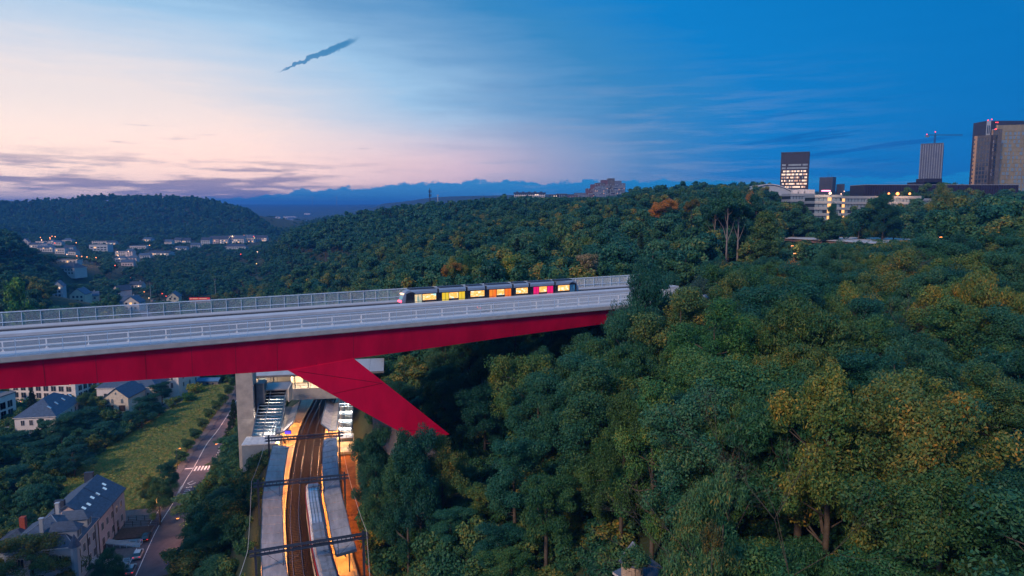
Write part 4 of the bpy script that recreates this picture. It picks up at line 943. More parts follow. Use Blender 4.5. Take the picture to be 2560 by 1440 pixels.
q = ROAD.sY(P(424, 1262, 5).y); b = ROAD.at(q, -3.9, RDZ+.12)
kk = empty('bus_shelter', b, ROAD.dirat(q), label='small lit bus stop pillar under the round street tree', cat='bus stop')
MB().box(-.6, .6, -.15, .15, 0, 2.4).build('frame', M_dark, kk); MB().box(-.5, .5, -.17, -.151, .5, 2.2).build('light_panel', glow('ad_panel', (1, .5, .15), 5), kk); MB().box(-.5, .5, .151, .17, .5, 2.2).build('light_panel', MATS['ad_panel'], kk)
pointlight('lamp_light', b+Vector((1.0, -.8, 1.6)), 250, (1, .45, .12), .3)

# ------------------------------------------------------------------ houses
BLOCK = []                                   # (x, y, radius): no trees here
def win_mesh(w, h, m): return MB().box(-w/2, w/2, -.05, .06, 0, h).mesh('window', m)
WM = {}
def windows(par, side, w, d, nx, zs, ww, wh, lit=.0, mglass=None, margin=1.2, frame=True, door=None, rng=random):
    # side: 'f' front (-y), 'b', 'l' (-x), 'r' (+x) of a body centred on x, y in -w/2..w/2, -d/2..d/2
    span = w if side in 'fb' else d
    for z in zs:
        for i in range(nx):
            u = -span/2+margin+(span-2*margin)*((i+.5)/nx)
            loc, rz = {'f': ((u, -d/2, z), 0), 'b': ((-u, d/2, z), math.pi), 'l': ((-w/2, -u, z), -math.pi/2), 'r': ((w/2, u, z), math.pi/2)}[side]
            L = rng.random() < lit; mg = (M_lit if rng.random() < .6 else M_litp) if L else (mglass or M_glassd)
            if frame:
                k = ('f', ww, wh)
                if k not in WM: WM[k] = MB().box(-ww/2-.08, ww/2+.08, -.09, .05, -.08, 0).box(-ww/2-.08, ww/2+.08, -.09, .05, wh, wh+.08).box(-ww/2-.08, -ww/2, -.09, .05, 0, wh).box(ww/2, ww/2+.08, -.09, .05, 0, wh).box(-.03, .03, -.08, .05, 0, wh).mesh('window', M_frame)
                o = link('window', WM[k], par, loc, (0, 0, rz))
                k = ('p', ww, wh, mg.name)
                if k not in WM: WM[k] = MB().box(-ww/2, ww/2, -.04, .04, 0, wh).mesh('pane', mg)
                link('pane', WM[k], o)
            else:
                k = ('s', ww, wh, mg.name)
                if k not in WM: WM[k] = MB().box(-ww/2, ww/2, -.06, .04, 0, wh).mesh('window', mg)
                link('window', WM[k], par, loc, (0, 0, rz))
def house(x, y, z, yaw, w, d, h, rh, roof, label, wall=None, rm=None, wins=(), chim=0, sky=0, cat='house', name='house', group=None, ov=.4, frame=False, blk=None, sink=3):
    wall = wall or M_wallw; rm = rm or M_slate
    r = empty(name, (x, y, z), yaw, label=label, cat=cat, group=group)
    BLOCK.append((x, y, blk or max(w, d)*.62+2))
    if roof == 'gx':                          # ridge along x, gables left and right
        MB().prism([(-d/2, -sink), (d/2, -sink), (d/2, h), (0, h+rh), (-d/2, h)], -w/2, w/2, 'x').build('wall', wall, r)
        t_ = .22
        for sg in (-1, 1):
            k = rh/(d/2); e = d/2+ov
            MB().slab([(-w/2-ov, sg*e, h-ov*k+.05+t_), (w/2+ov, sg*e, h-ov*k+.05+t_), (w/2+ov, 0, h+rh+.05+t_), (-w/2-ov, 0, h+rh+.05+t_)][::sg], t_).build('roof_slope', rm, r)
    elif roof == 'gy':
        MB().prism([(-w/2, -sink), (w/2, -sink), (w/2, h), (0, h+rh), (-w/2, h)], -d/2, d/2, 'y').build('wall', wall, r)
        t_ = .22
        for sg in (-1, 1):
            k = rh/(w/2); e = w/2+ov
            MB().slab([(sg*e, -d/2-ov, h-ov*k+.05+t_), (sg*e, d/2+ov, h-ov*k+.05+t_), (0, d/2+ov, h+rh+.05+t_), (0, -d/2-ov, h+rh+.05+t_)][::-sg], t_).build('roof_slope', rm, r)
    elif roof == 'hip':
        MB().box(-w/2, w/2, -d/2, d/2, -sink, h).build('wall', wall, r)
        e = ov; a, b = w/2+e, d/2+e; rr = max(0, a-b) if a > b else 0; rq = max(0, b-a) if b > a else 0
        R1, R2 = (-rr, -rq, h+rh), (rr, rq, h+rh)
        A, B, C, D = (-a, -b, h), (a, -b, h), (a, b, h), (-a, b, h)
        if a >= b: fs = [(0, 1, 5, 4), (1, 2, 5), (2, 3, 4, 5), (3, 0, 4), (3, 2, 1, 0)]
        else: fs = [(0, 1, 4), (1, 2, 5, 4), (2, 3, 5), (3, 0, 4, 5), (3, 2, 1, 0)]
        MB().add([A, B, C, D, R1, R2], fs).build('roof', rm, r)
        MB().box(-a, a, -b, b, h-.25, h-.01).build('eaves', M_frame, r)
    else:
        MB().box(-w/2, w/2, -d/2, d/2, -sink, h).build('wall', wall, r)
        MB().box(-w/2-ov*.6, w/2+ov*.6, -d/2-ov*.6, d/2+ov*.6, h, h+.35).build('roof', rm, r)
    for wn in wins:
        side, nx, zs, ww, wh = wn[:5]; windows(r, side, w, d, nx, zs, ww, wh, lit=wn[5] if len(wn) > 5 else 0, frame=frame)
    for i in range(chim):
        cx = (-.3+.6*i/max(1, chim-1))*w if chim > 1 else w*.22; top = h+rh+.9
        MB().box(cx-.35, cx+.35, -.1, .6, h, top).box(cx-.45, cx+.45, -.2, .7, top, top+.15).build('chimney', M_wallb, r)
    if sky and roof in ('gx', 'hip'):
        k = rh/(d/2)
        for i in range(sky):
            cx = -w/2+w*(i+.5)/sky; yy = -d/2+d*.18; y2 = yy+1.1; f = lambda q: h+(q+d/2)*k+.42
            MB().slab([(cx-.4, yy, f(yy)), (cx+.4, yy, f(yy)), (cx+.4, y2, f(y2)), (cx-.4, y2, f(y2))], .14).build('skylight', mat('skylight', (.55, .66, .75), .1, spec=1), r)
    return r
# --- near terrace by the street: facade plane y=0 faces the road, x runs away from the camera
hu = Vector((-.209, .978, 0)); hv = Vector((-.978, -.209, 0)); ho = Vector((-92.6, 136.7, 4.9))
def HR(name, s0, s1, dep, label): # centre of a house covering s0..s1 along, 0..dep deep; local +y is into the house
    c = ho+hu*((s0+s1)/2)+hv*(dep/2); return c
hyaw = math.atan2(hu.y, hu.x)
# in the local frame: x along hu, y = left of hu = hv -> facade is at -y
c = HR('', 13.2, 31.2, 12, ''); hA = house(c.x, c.y, c.z, hyaw, 18, 12, 8.9, 4.0, 'gx', 'long slate-roofed terraced house with six skylights above the parked cars', wall=M_wallp, rm=M_slate,
    wins=(('f', 5, (1.6, 5.2), 1.3, 1.7), ('r', 2, (2.0, 5.4), 1.1, 1.5)), chim=0, frame=True, blk=11)
for x, y2 in ((-7.2, -3.2), (-4.9, -3.4), (-1.6, -3.0), (.9, -3.3), (4.6, -3.6), (6.3, -2.9)):
    k = 4.0/6; z_ = 8.9+(y2+6)*k+.30
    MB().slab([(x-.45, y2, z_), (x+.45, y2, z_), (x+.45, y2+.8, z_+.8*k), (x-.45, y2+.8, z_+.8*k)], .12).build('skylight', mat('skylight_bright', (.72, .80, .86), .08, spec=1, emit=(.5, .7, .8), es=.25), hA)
for x in (-8.4, 8.6): MB().box(x-.5, x+.5, .6, 2.6, 11, 14.1).build('chimney', M_slated, hA)
MB().box(-.02, .1, -6.5, 0, 8.95, 9.0).build('roof_seam', M_dark, hA)
mb = MB().slab([(.5, -6.4, 8.92), (.7, -6.4, 8.92), (.7, 0, 13.28), (.5, 0, 13.28)], .1).build('roof_verge', M_slated, hA)
for x in (-8.9, .6): MB().tube((x, -6.12, -1), (x, -6.12, 8.8), .08, n=6).build('drainpipe', M_dark, hA)
for x in (-6.0, 3.4): MB().box(x-.6, x+.6, -6.06, -5.98, .2, 2.7).build('door', M_wood, hA)
c = HR('', .2, 13.2, 13, ''); hB = house(c.x, c.y, c.z, hyaw, 13, 13, 9.2, 4.6, 'hip', 'grey villa end of the terrace with hipped slate roof, dormers and corner turret', wall=M_wallb, rm=M_slate,
    wins=(('f', 4, (1.6, 5.4), 1.2, 1.8), ('l', 3, (1.8, 5.6), 1.1, 1.7)), chim=2, frame=True, blk=10)
for x, w_ in ((-2.9, 2.1), (2.6, 2.4)):       # big dormers on the street side
    z0 = 9.3; MB().box(x-w_/2*1.1, x+w_/2*1.1, -6.4, -2.6, z0, z0+2.5).build('dormer', M_wallb, hB)
    a_ = w_*.75; yf, yb = -6.9, -1.2
    MB().add([(x-a_, yf, z0+2.4), (x+a_, yf, z0+2.4), (x+a_, yb, z0+2.4), (x-a_, yb, z0+2.4), (x, yf+1.6, z0+4.0), (x, yb, z0+4.0)], [(0, 1, 4), (1, 2, 5, 4), (2, 3, 5), (3, 0, 4, 5), (3, 2, 1, 0)]).build('dormer_roof', M_slate, hB)
    for dx_ in (-.55, .55): MB().box(x+dx_-.4, x+dx_+.4, -6.46, -6.39, z0+.6, z0+2.1).build('dormer_window', M_glassb, hB)
mb = MB().prism([(-6.9+.9*math.cos(q_), -6.9+.9*math.sin(q_)) for q_ in np.arange(8)*math.pi/4], -1, 9.4, 'z'); mb.build('corner_turret', M_wallb, hB)
mb = MB(); mb.add([(-6.9+1.25*math.cos(q_), -6.9+1.25*math.sin(q_), 9.4) for q_ in np.arange(8)*math.pi/4]+[(-6.9, -6.9, 12.0)], [(i, (i+1) % 8, 8) for i in range(8)]+[tuple(range(7, -1, -1))]); mb.build('turret_roof', M_slate, hB)
for x in (-4.4, .4, 4.8): MB().tube((x, -6.62, -1), (x, -6.62, 9.0), .08, n=6).build('drainpipe', M_dark, hB)
for q_ in ((-6.9, 6.9), ):
    for a_, b_ in (((-6.9, -6.9, 9.25), (0, 0, 13.85)), ((6.9, -6.9, 9.25), (0, 0, 13.85)), ((-6.9, 6.9, 9.25), (0, 0, 13.85))): MB().tube(a_, b_, .09, n=4).build('hip_ridge', mat('lead', (.25, .32, .42), .5, .3), hB)
c = ho+hu*12.5+hv*15.6; hC = house(c.x, c.y, c.z, hyaw, 9, 8, 6.2, 2.6, 'hip', 'low rear annex with dark hipped roof and red brick chimney behind the villa', wall=M_wallb, rm=M_slated, wins=(('l', 2, (1.6,), 1.1, 1.5),), frame=True, blk=7)
MB().box(.5, 1.6, -1.0, .1, 6.5, 11.0).build('chimney', mat('brick', (.30, .07, .05), .9, var=.25, vs=4), hC)
# garden ramps, fences in front
def flatfence(a, b, h, lb, n, mt, nm='fence', cat='fence', z=5.05):
    a, b = Vector(a), Vector(b); L_ = (b-a).length; r = empty(nm, (a.x, a.y, z), math.atan2(b.y-a.y, b.x-a.x), label=lb, cat=cat)
    pm = MB().box(-.05, .05, -.05, .05, 0, h).mesh('post', mt)
    for i in range(n+1): link('post', pm, r, (i*L_/n, 0, 0))
    for zz in (h*.35, h*.7, h-.08): MB().box(0, L_, -.03, .03, zz, zz+.07).build('rail', mt, r)
    return r
A = lambda s, f: ho+hu*s-hv*f
for k, (s, lb) in enumerate(((22.5, 'dark timber fence around the far garden steps of the terrace'), (25.5, 'dark timber fence farthest from camera beside the meadow edge'))):
    flatfence(A(s+5.5, .6), A(s+4.6, 8.6), 1.5, lb, 4, M_wood)
for s, lb in ((16.5, 'pale metal handrail along the upper garden ramp'), (18.6, 'pale metal handrail on the far side of the upper garden ramp'), (7.5, 'pale metal handrail along the lower garden ramp'), (9.6, 'pale metal handrail on the far side of the lower garden ramp')):
    flatfence(A(s, .5), A(s-.9, 7.8), 1.05, lb, 5, M_fence, 'handrail', 'handrail')
for s, lb in ((17.6, 'grey concrete entrance ramp in the middle of the terrace front'), (8.6, 'grey concrete entrance ramp near the villa front')):
    a, b, c_, d_ = A(s-1.1, .1), A(s+1.1, .1), A(s+.2, 7.6), A(s-2.0, 7.6); r = empty('entrance_ramp', (a.x, a.y, 5), 0, label=lb, cat='ramp')
    o_ = Vector((a.x, a.y, 5)); MB().slab([Vector((v.x, v.y, zz+5))-o_ for v, zz in ((a, 1.5), (d_, .12), (c_, .12), (b, 1.5))], .2).build('ramp_surface', M_conc, r)
    MB().slab([Vector((v.x, v.y, zz+5))-o_ for v, zz in ((a, 1.2), (d_, -.1), (c_, -.1), (b, 1.2))], .9).build('ramp_base', M_concd, r)
c = A(23.6, 4.4); r = empty('garden_bed', (c.x, c.y, 5), hyaw, label='brown raised garden bed between the timber fence and the upper ramp', cat='garden bed')
MB().box(-3.0, 3.0, -3.6, 4.0, -.4, .35).build('soil', mat('soil', (.13, .07, .05), .95, var=.3, vs=2), r); MB().box(-3.1, 3.1, -3.75, -3.6, -.4, .5).build('border', M_concd, r)
# --- houses on the left under the bridge
def atw(px, py, z): p = P(px, py, z); return p
p = Vector((-205.5, 246, 5)); house(p.x, p.y, p.z, R(-4), 24, 26, 9.0, 0, 'flat', 'long white modern apartment block with framed window bays at the left edge under the bridge', rm=M_concd, wins=(('r', 7, (.8, 4.2), 2.4, 2.5), ('r', 7, (.8, 4.2), 2.4, 2.5), ('f', 6, (.8, 4.2), 2.4, 2.4)), name='apartment_block', cat='apartment block', frame=True, blk=18)
p = Vector((-208, 247, 14)); house(p.x, p.y, p.z, R(-4), 16, 20, 3, 0, 'flat', 'set-back top storey with glazed balcony on the white apartment block', wall=M_wallb, rm=M_wallw, wins=(('r', 6, (.4,), 2.2, 2.1), ('f', 4, (.4,), 2.2, 2.1)), name='penthouse', cat='penthouse', sink=0)
p = Vector((-196, 286, 5)); house(p.x, p.y, p.z, R(-6), 30, 14, 9.5, 0, 'flat', 'white apartment block with square window grid just below the red girder at left', rm=M_concd, wins=(('f', 8, (.8, 3.9, 6.8), 2.2, 2.2), ('r', 4, (.8, 3.9, 6.8), 2, 2.2)), name='apartment_block', cat='apartment block', frame=True, blk=15)
p = Vector((-168.5, 242, 5)); h1 = house(p.x, p.y, p.z, R(100), 21, 13, 7.5, 5.0, 'hip', 'cream house with big hipped slate roof, skylights and dormers among the left trees', rm=M_slate, wins=(('f', 6, (1.2, 4.6), 1.1, 1.8), ('l', 4, (1.2, 4.6), 1.1, 1.8)), sky=4, frame=True, blk=11)
p = Vector((-157, 270, 5)); h2 = house(p.x, p.y, p.z, R(1), 9.5, 13, 5.4, 3.6, 'gy', 'white gabled coach house with arched windows and two dark garage doors', wall=mat('cream_render', (.60, .58, .52), .85), rm=M_slate, wins=(), blk=10)
for x in (-2.4, 2.2): MB().box(x-1.25, x+1.25, -6.55, -6.48, -.1, 2.3).build('garage_door', M_wood, h2)
for x in (-3.0, -1.5, 2.4):
    MB().prism([(x-.5, 3.1), (x+.5, 3.1), (x+.5, 4.4), (x+.3, 4.8), (x, 4.95), (x-.3, 4.8), (x-.5, 4.4)], -6.56, -6.48, 'y').build('arched_window', M_glassb, h2)
MB().prism([(-.3, 6.6), (.3, 6.6), (.3, 7.3), (0, 7.6), (-.3, 7.3)], -6.56, -6.48, 'y').build('arched_window', M_glassb, h2)
p = Vector((-161, 284, 5)); house(p.x, p.y, p.z, R(4), 24, 13, 5.8, 5.0, 'hip', 'wide slate roofed main house behind the white gabled coach house', rm=M_slate, wins=(('f', 5, (1.5,), 1.1, 1.8),), chim=2, blk=13)
p = Vector((-150, 301, 5)); house(p.x, p.y, p.z, R(-8), 10, 16, 8.5, 3.6, 'gy', 'tall cream gabled house with slim windows right below the girder edge', rm=M_slated, wins=(('f', 2, (1.5, 5.0), 1.0, 2.2), ('r', 3, (1.5, 5.0), 1.0, 1.8)), frame=True, blk=9)
p = Vector((-186, 306, 5)); house(p.x, p.y, p.z, R(20), 22, 11, 7.5, 4.0, 'gx', 'slate roofed house between the apartment blocks and the wide main house', rm=M_slate, wins=(('f', 5, (1.4, 4.4), 1.0, 1.5),), chim=1, sky=2, blk=12)
p = Vector((-214, 322, 6)); house(p.x, p.y, p.z, R(12), 18, 11, 8, 4.0, 'gx', 'farther slate roofed house hidden mostly by the girder on the left', rm=M_slated, wins=(('f', 4, (1.4, 4.4), 1.0, 1.5),), chim=1, blk=11)
p = P(524, 960, 4.5); house(p.x, p.y, 4.2, R(2), 9.5, 4.5, 2.2, .9, 'gx', 'low blue-roofed garden shed at the far end of the meadow', wall=M_concd, rm=mat('shed_roof', (.08, .18, .34), .5, var=.3, vs=1.5), wins=(('f', 3, (.6,), .9, .9),), name='shed', cat='shed', blk=6)
p = P(562, 953, 4.5); house(p.x, p.y+3, 4.2, R(-10), 4.5, 4.0, 2.3, .8, 'gx', 'small dark garden hut right of the blue-roofed shed', wall=M_wood, rm=M_slated, name='shed', cat='shed', blk=4)
q = VF(478, 925)
# ivy street with car far left
c0 = P(28, 1075, 5); mb = MB(); mb.slab([P(-60, 1130, 5.06), P(52, 1090, 5.06), P(40, 1040, 5.06), P(-60, 1072, 5.06)], .1).build('side_street', mat('brick_paving', (.16, .09, .09), .9, var=.2, vs=2), kind='structure')
car('parked_car', P(26, 1076, 5.1), R(60), ('pale', (.6, .63, .68)), 'pale car parked on the paved side street at the left edge')
car('parked_car', P(283, 1036, 5.1), R(10), ('darkgreen', (.02, .03, .035)), 'dark car parked before the coach house garages')
ll = P(54, 1014, 6.5); lamp(P(54, 1023, 5), 3.2, 0, 0, 'orange street lamp between the white apartment blocks', e=500)

# --- village in the valley and up the far slope
vr = random.Random(4)
V = [ # px, py base, width, depth, wall height, roof height, roof, yaw, wall, label, group, lit
 (66, 612, 10, 8, 6, 5, 'gy', 10, 0, 'small white gabled house at the far left edge of the village'),
 (104, 606, 15, 9, 5, 0, 'flat', 0, 0, 'low white flat-roofed house left of the lit village lane'),
 (108, 618, 22, 12, 4, 2.5, 'hip', 0, 3, 'wide blue-roofed hall left of the lit village lane'),
 (146, 616, 17, 10, 7, 3, 'hip', 0, 0, 'white two storey house with hipped roof right of the lit lane'),
 (172, 605, 17, 10, 7, 3.5, 'hip', 0, 0, 'cream hip-roofed house highest on the slope of the left village'),
 (118, 637, 21, 10, 6, 2.5, 'gx', 5, 0, 'white house with small windows below the lit village lane'),
 (156, 643, 14, 9, 8, 0, 'flat', 0, 0, 'white box house with wide window strip right of the lane bend'),
 (176, 629, 14, 8, 5, 2.5, 'gx', 0, 3, 'grey house partly hidden by trees right of the box house'),
 (255, 608, 28, 10, 6, 0, 'flat', 0, 0, 'long white flat-roofed building above the terraced flats'),
 (372, 602, 18, 9, 4, 2.5, 'gx', -20, 3, 'pale house with low gable roof alone near the forest edge'),
 (348, 622, 24, 10, 5, 0, 'flat', 8, 0, 'long white modern house with dark bands near the red wall'),
 (310, 642, 18, 10, 7, 0, 'flat', 0, 0, 'white flat-roofed house left of the pink street house'),
 (328, 645, 9, 9, 9, 3, 'gx', 0, 1, 'narrow pink house beside the valley street'),
 (306, 657, 14, 9, 5, 3, 'hip', 0, 3, 'blue hipped roof house at the top of the valley street'),
 (322, 668, 14, 9, 5, 3, 'gx', 10, 1, 'pink lamplit houses at the end of the valley street'),
 (404, 638, 34, 14, 4, 2.2, 'gx', -12, 3, 'wide hall with broad pale blue roof right of the street houses'),
 (517, 612, 15, 10, 8, 4, 'gx', 0, 3, 'first house from left in the row below the far hill'),
 (540, 609, 17, 10, 8, 5, 'gx', 0, 1, 'pink gabled row house second from the left'),
 (562, 609, 15, 10, 8, 5, 'gx', 0, 3, 'third row house with pink side wall'),
 (592, 608, 28, 10, 8, 5, 'gx', 0, 0, 'long middle row house block with blue roof'),
 (625, 606, 17, 10, 8, 5, 'gx', 0, 0, 'white gabled row house right of the long block'),
 (655, 604, 20, 10, 7, 4, 'gx', 0, 1, 'last pinkish row house before the wooded spur'),
 (592, 622, 32, 11, 4, 4, 'hip', 0, 3, 'low blue-roofed hall below the row houses'),
 (448, 606, 16, 9, 4, 4, 'gx', -20, 0, 'left one of two steep roofed houses at the forest edge'),
 (466, 606, 14, 9, 4, 4, 'gx', 15, 3, 'right one of two steep roofed houses at the forest edge'),
 (455, 624, 18, 9, 3, 2.5, 'gx', 0, 3, 'low roof in the trees below the two steep roofed houses'),
 (184, 714, 20, 14, 7, 5, 'hip', -15, 0, 'pale hotel with tall blue mansard roof above the valley garages'),
 (178, 696, 20, 8, 4, 0, 'flat', 0, 0, 'long white low building lit beside the orange lamps'),
 (180, 683, 22, 8, 3, 0, 'flat', 0, 3, 'grey flat roof in the trees above the orange lamps'),
 (204, 762, 11, 14, 7, 4.5, 'gy', 12, 4, 'greenish gabled house with dark corner left in the valley'),
 (228, 755, 12, 9, 4, 3, 'gx', 25, 4, 'side wing with pale roof behind the greenish gabled house'),
 (152, 772, 7, 10, 9, 4, 'gy', 20, 3, 'narrow tall grey house at the foot of the left wood'),
 (306, 740, 9, 12, 6, 4, 'gy', -25, 0, 'white gabled house left of the valley street'),
 (345, 718, 11, 8, 4, 2.5, 'gx', 0, 0, 'small white house right of the street with a lamp'),
 (325, 772, 14, 10, 5, 4.5, 'gx', 15, 3, 'dark roofed house at the left side of the street'),
 (338, 802, 11, 10, 6, 4, 'gy', 5, 0, 'white gabled house seen through the far railing'),
 (88, 622, 12, 8, 5, 2.5, 'gx', 8, 0, 'small white house left of the wide blue roofed hall'),
 (132, 607, 10, 8, 6, 2.5, 'hip', 0, 3, 'narrow grey house squeezed beside the steep lit lane'),
 (186, 645, 12, 8, 5, 2.5, 'gx', -10, 0, 'little white house right of the lane bend among trees'),
 (282, 612, 14, 9, 5, 2.5, 'gx', 5, 3, 'low grey house right of the long white flat building'),
 (364, 645, 14, 9, 4, 2.5, 'gx', 12, 3, 'low grey house half hidden right of the pink street house'),
 (424, 610, 13, 8, 4, 3, 'gx', -8, 0, 'small white cottage left of the two steep roofed houses'),
 (490, 618, 14, 8, 4, 3, 'gx', 10, 3, 'low dark roofed house left of the first row house'),
 (336, 656, 10, 8, 6, 2.5, 'gx', 0, 1, 'small pink house just right of the street end lamps'),
 (436, 757, 9, 16, 6, 4, 'gy', 18, 4, 'pale gabled house with round window and bright roof panels'),
]
WL = [mat('render_offwhite', (.44, .47, .52), .85, var=.1, vs=.4), M_wallp, M_walls, M_wallb, mat('render_green', (.50, .52, .46), .85, var=.08)]
for i, (px, py, w, d_, h_, rh, rf, yw, wl, lb) in enumerate(V):
    p = VF(px, py); z = gz(p.x, p.y); far = p.y > 800
    cat_ = 'hall' if ' hall' in lb else 'building' if 'building' in lb or 'roof in' in lb else 'hotel' if 'hotel' in lb else 'house'
    zs = [1.3] if h_ < 6 else [1.3, 4.4] if h_ < 9 else [1.3, 4.2, 7.0]
    face = 'f'; nx = max(2, int(w/3.4))
    r = house(p.x, p.y, z, R(yw), w, d_, h_, rh, rf, lb, wall=WL[wl], rm=M_slate if vr.random() < .6 else M_slated, wins=((face, nx, zs, 1.5, 1.6, .16 if far else .08),), chim=1 if rf in ('gx', 'hip') and not far else 0, name=cat_ if cat_ != 'house' else 'house', cat=cat_, blk=max(w, d_)*.62+5)
    BLOCK.append((p.x*.985, p.y*.985, w*.6))
    if 'bright roof' in lb:
        for s in (-5, 2.0): MB().slab([(-4.2, s, 6.9), (-1.0, s, 9.5), (-1.0, s+4, 9.5), (-4.2, s+4, 6.9)], .12).build('roof_panel', mat('bright_panel', (.85, .78, .75), .3), r)
        MB().prism([(-.6+.6*math.cos(q_), 6.6+.6*math.sin(q_)) for q_ in np.arange(10)*math.pi/5], -8.08, -8.0, 'y').build('round_window', M_glassd, r)
p = VF(254, 632); z = gz(p.x, p.y)
house(p.x, p.y, z, 0, 27, 14, 12, 0, 'flat', 'stepped block of flats with rows of balconies in the village', wall=M_wallb, rm=M_concd, wins=(('f', 5, (.8, 4.0, 7.2), 3.4, 1.7, .05),), name='apartment_block', cat='apartment block', blk=22)
p = VF(502, 757); z = gz(p.x, p.y)
r = empty('market_stall', (p.x, p.y, z), R(4), label='long low stall with red and white fascia banner behind the far railing', cat='stall'); BLOCK.append((p.x, p.y, 13))
MB().box(-8, 8, -2, 2, 0, 3.4).build('body', M_concd, r); MB().box(-8.2, 8.2, -2.15, -2.01, 3.2, 4.9).build('banner', mat('red_banner', (.55, .04, .05), .6, emit=(.8, .08, .05), es=.25), r)
for x0, x1 in ((-7.6, -6.2), (-5.6, -1.2), (-.4, 5.8)): MB().box(x0, x1, -2.17, -2.155, 3.8, 4.2).build('banner_band', mat('banner_pale', (.8, .7, .5), .6, emit=(1, .8, .5), es=.2), r)
p = VF(418, 760)
for k, (px, py, c_, lb) in enumerate(((401, 752, ('pale', 0), 'left pale car parked in the yard by the gabled house'), (411, 750, ('pale', 0), 'second pale car parked in the yard by the gabled house'), (384, 748, ('pale', 0), 'pale car parked nearest the floodlight pole in the valley'))):
    p = VF(px, py); car('parked_car', (p.x, p.y, gz(p.x, p.y)+.3), R(70), ('pale', (.6, .63, .68)), lb); BLOCK.append((p.x, p.y, 6))
# bright little lamps of the village
LP = [(102, 603, 'orange'), (126, 603, 'orange'), (131, 596, 'orange'), (139, 598, 'orange'), (106, 615, 'white'), (127, 609, 'orange'), (192, 622, 'orange'), (281, 624, 'orange'), (375, 626, 'orange'), (139, 626, 'red'),
      (295, 646, 'white'), (322, 643, 'white'), (297, 656, 'white'), (300, 669, 'white'), (196, 687, 'orange'), (208, 685, 'orange'), (221, 683, 'orange'), (243, 679, 'orange'), (172, 690, 'white'), (290, 692, 'red'),
      (327, 703, 'red'), (361, 733, 'orange'), (373, 750, 'white'), (347, 720, 'white'), (406, 737, 'red'), (416, 745, 'red'), (551, 603, 'yellow'), (582, 602, 'orange'), (611, 601, 'orange'), (635, 604, 'red'), (637, 608, 'yellow'), (603, 650, 'red'), (645, 659, 'white'), (643, 695, 'yellow')]
PLC = {'orange': ('left of the forest edge', M_lamp), 'white': ('', M_lampw), 'red': ('', glow('lamp_red', (1, .07, .03), 4)), 'yellow': ('', glow('lamp_yellow', (1, .6, .12), 3))}
for i, (px, py, k) in enumerate(LP):
    p = VF(px, py+6); z = gz(p.x, p.y); dep = p.y; hh = 7*dep/900+3 if dep > 700 else 5
    r = empty('village_lamp', (p.x, p.y, z), 0, label=rel(px, py, 'tiny %s street light' % k, LMV), cat='street lamp', group='tiny lights scattered through the valley village')
    MB().tube((0, 0, -1), (0, 0, hh), .09, n=5).build('pole', M_mast, r)
    MB().ball((0, 0, hh+.3), .0005*dep+.1, 6, 4).build('lamp_globe', PLC[k][1], r)
    if k in ('orange', 'white'): pointlight('lamp_light', (p.x, p.y-1.5, z+hh+.5), 2600 if dep > 700 else 700, (1, .40, .12) if k == 'orange' else (1, .6, .4), .5)
    BLOCK.append((p.x, p.y, 4)); BLOCK.append((p.x*.985, p.y*.985, 5))
# floodlight and railway poles in the valley
for px, p0, p1, lb, hd in ((378, 756, 703, 'tall slim floodlight mast left of the gabled house with bright panels', 0), (540, 752, 697, 'tall floodlight mast standing right of the red banner stall', 1), (601, 748, 727, 'shorter floodlight mast with square lamp panel', 1), (765, 742, 706, 'slim railway mast right of the floodlights', 0), (788, 738, 708, 'slim railway mast with bracket near the tracks behind the fence', 0)):
    p = VF(px, p0+6); top = Q(px, p1, p.y/ray(px, p1).y).z; z = gz(p.x, p.y)
    r = empty('light_mast', (p.x, p.y, z), 0, label=lb, cat='mast'); MB().tube((0, 0, -1), (0, 0, top-z), .22, .12, n=6).build('pole', mat('mast_pale', (.30, .36, .42), .5), r)
    MB().box(-1.0 if hd else -.3, 1.0 if hd else .3, -.2, .2, top-z-1.2, top-z).build('lamp_panel', M_mast, r); BLOCK.append((p.x, p.y, 5)); BLOCK.append((p.x*.97, p.y*.97, 5))
# distant town in the gap between the hills
gr_ = random.Random(11)
for i in range(16):
    px, py = gr_.uniform(690, 770), gr_.uniform(541, 562); dep = 85-25
    v = ray(px, py); k = (28-CAMZ)/v.z; x, y = v.x*k, v.y*k; z = gz(x, y)
    house(x, y, z, R(gr_.uniform(-20, 20)), gr_.uniform(22, 44), 16, gr_.uniform(6, 10), 4, gr_.choice(['gx', 'flat']), rel(px, py, 'tiny pale distant building', LMV), wall=WL[0], rm=M_slate, cat='building', name='distant_building', group='tiny pale buildings of the distant town in the valley gap', blk=30)

# ------------------------------------------------------------------ high ground on the right: towers and offices
def DW(px, dep, py=520): v = Q(px, py, dep); return v.x, v.y
def tower(name, label, pxl, pxc, pxr, dep, ytop, z0, mt, cat='tower block'):
    """front face from pixel column pxl to pxc at depth dep, side face pxc..pxr running away"""
    a = Vector((*DW(pxl, dep), 0)); b = Vector((*DW(pxc, dep*.985), 0)); w = (b-a).length; yaw = math.atan2(b.y-a.y, b.x-a.x)
    # depth of the side so that its far corner falls on pxr
    n = Vector((-math.sin(yaw), math.cos(yaw), 0)); dpt = 5.
    for dpt in np.arange(4, 60, .5):
        c = b+n*dpt
        if proj(c.x, c.y, CAMZ)[0] >= pxr or proj(c.x, c.y, CAMZ)[0] < pxc-1: break
    zt = Q(pxl, ytop, dep).z; m = (a+b)/2+n*(dpt/2)
    r = empty(name, (m.x, m.y, z0), yaw, label=label, cat=cat); BLOCK.append((m.x, m.y, max(w, dpt)*.6+6))
    return r, w, dpt, zt-z0
M_tdark = mat('tower_dark', (.035, .035, .05), .5, var=.15, vs=.1); M_gold = mat('gold_mesh', (.25, .23, .15), .5, .25, var=.2, vs=.25, stretch=(1, 1, .3))
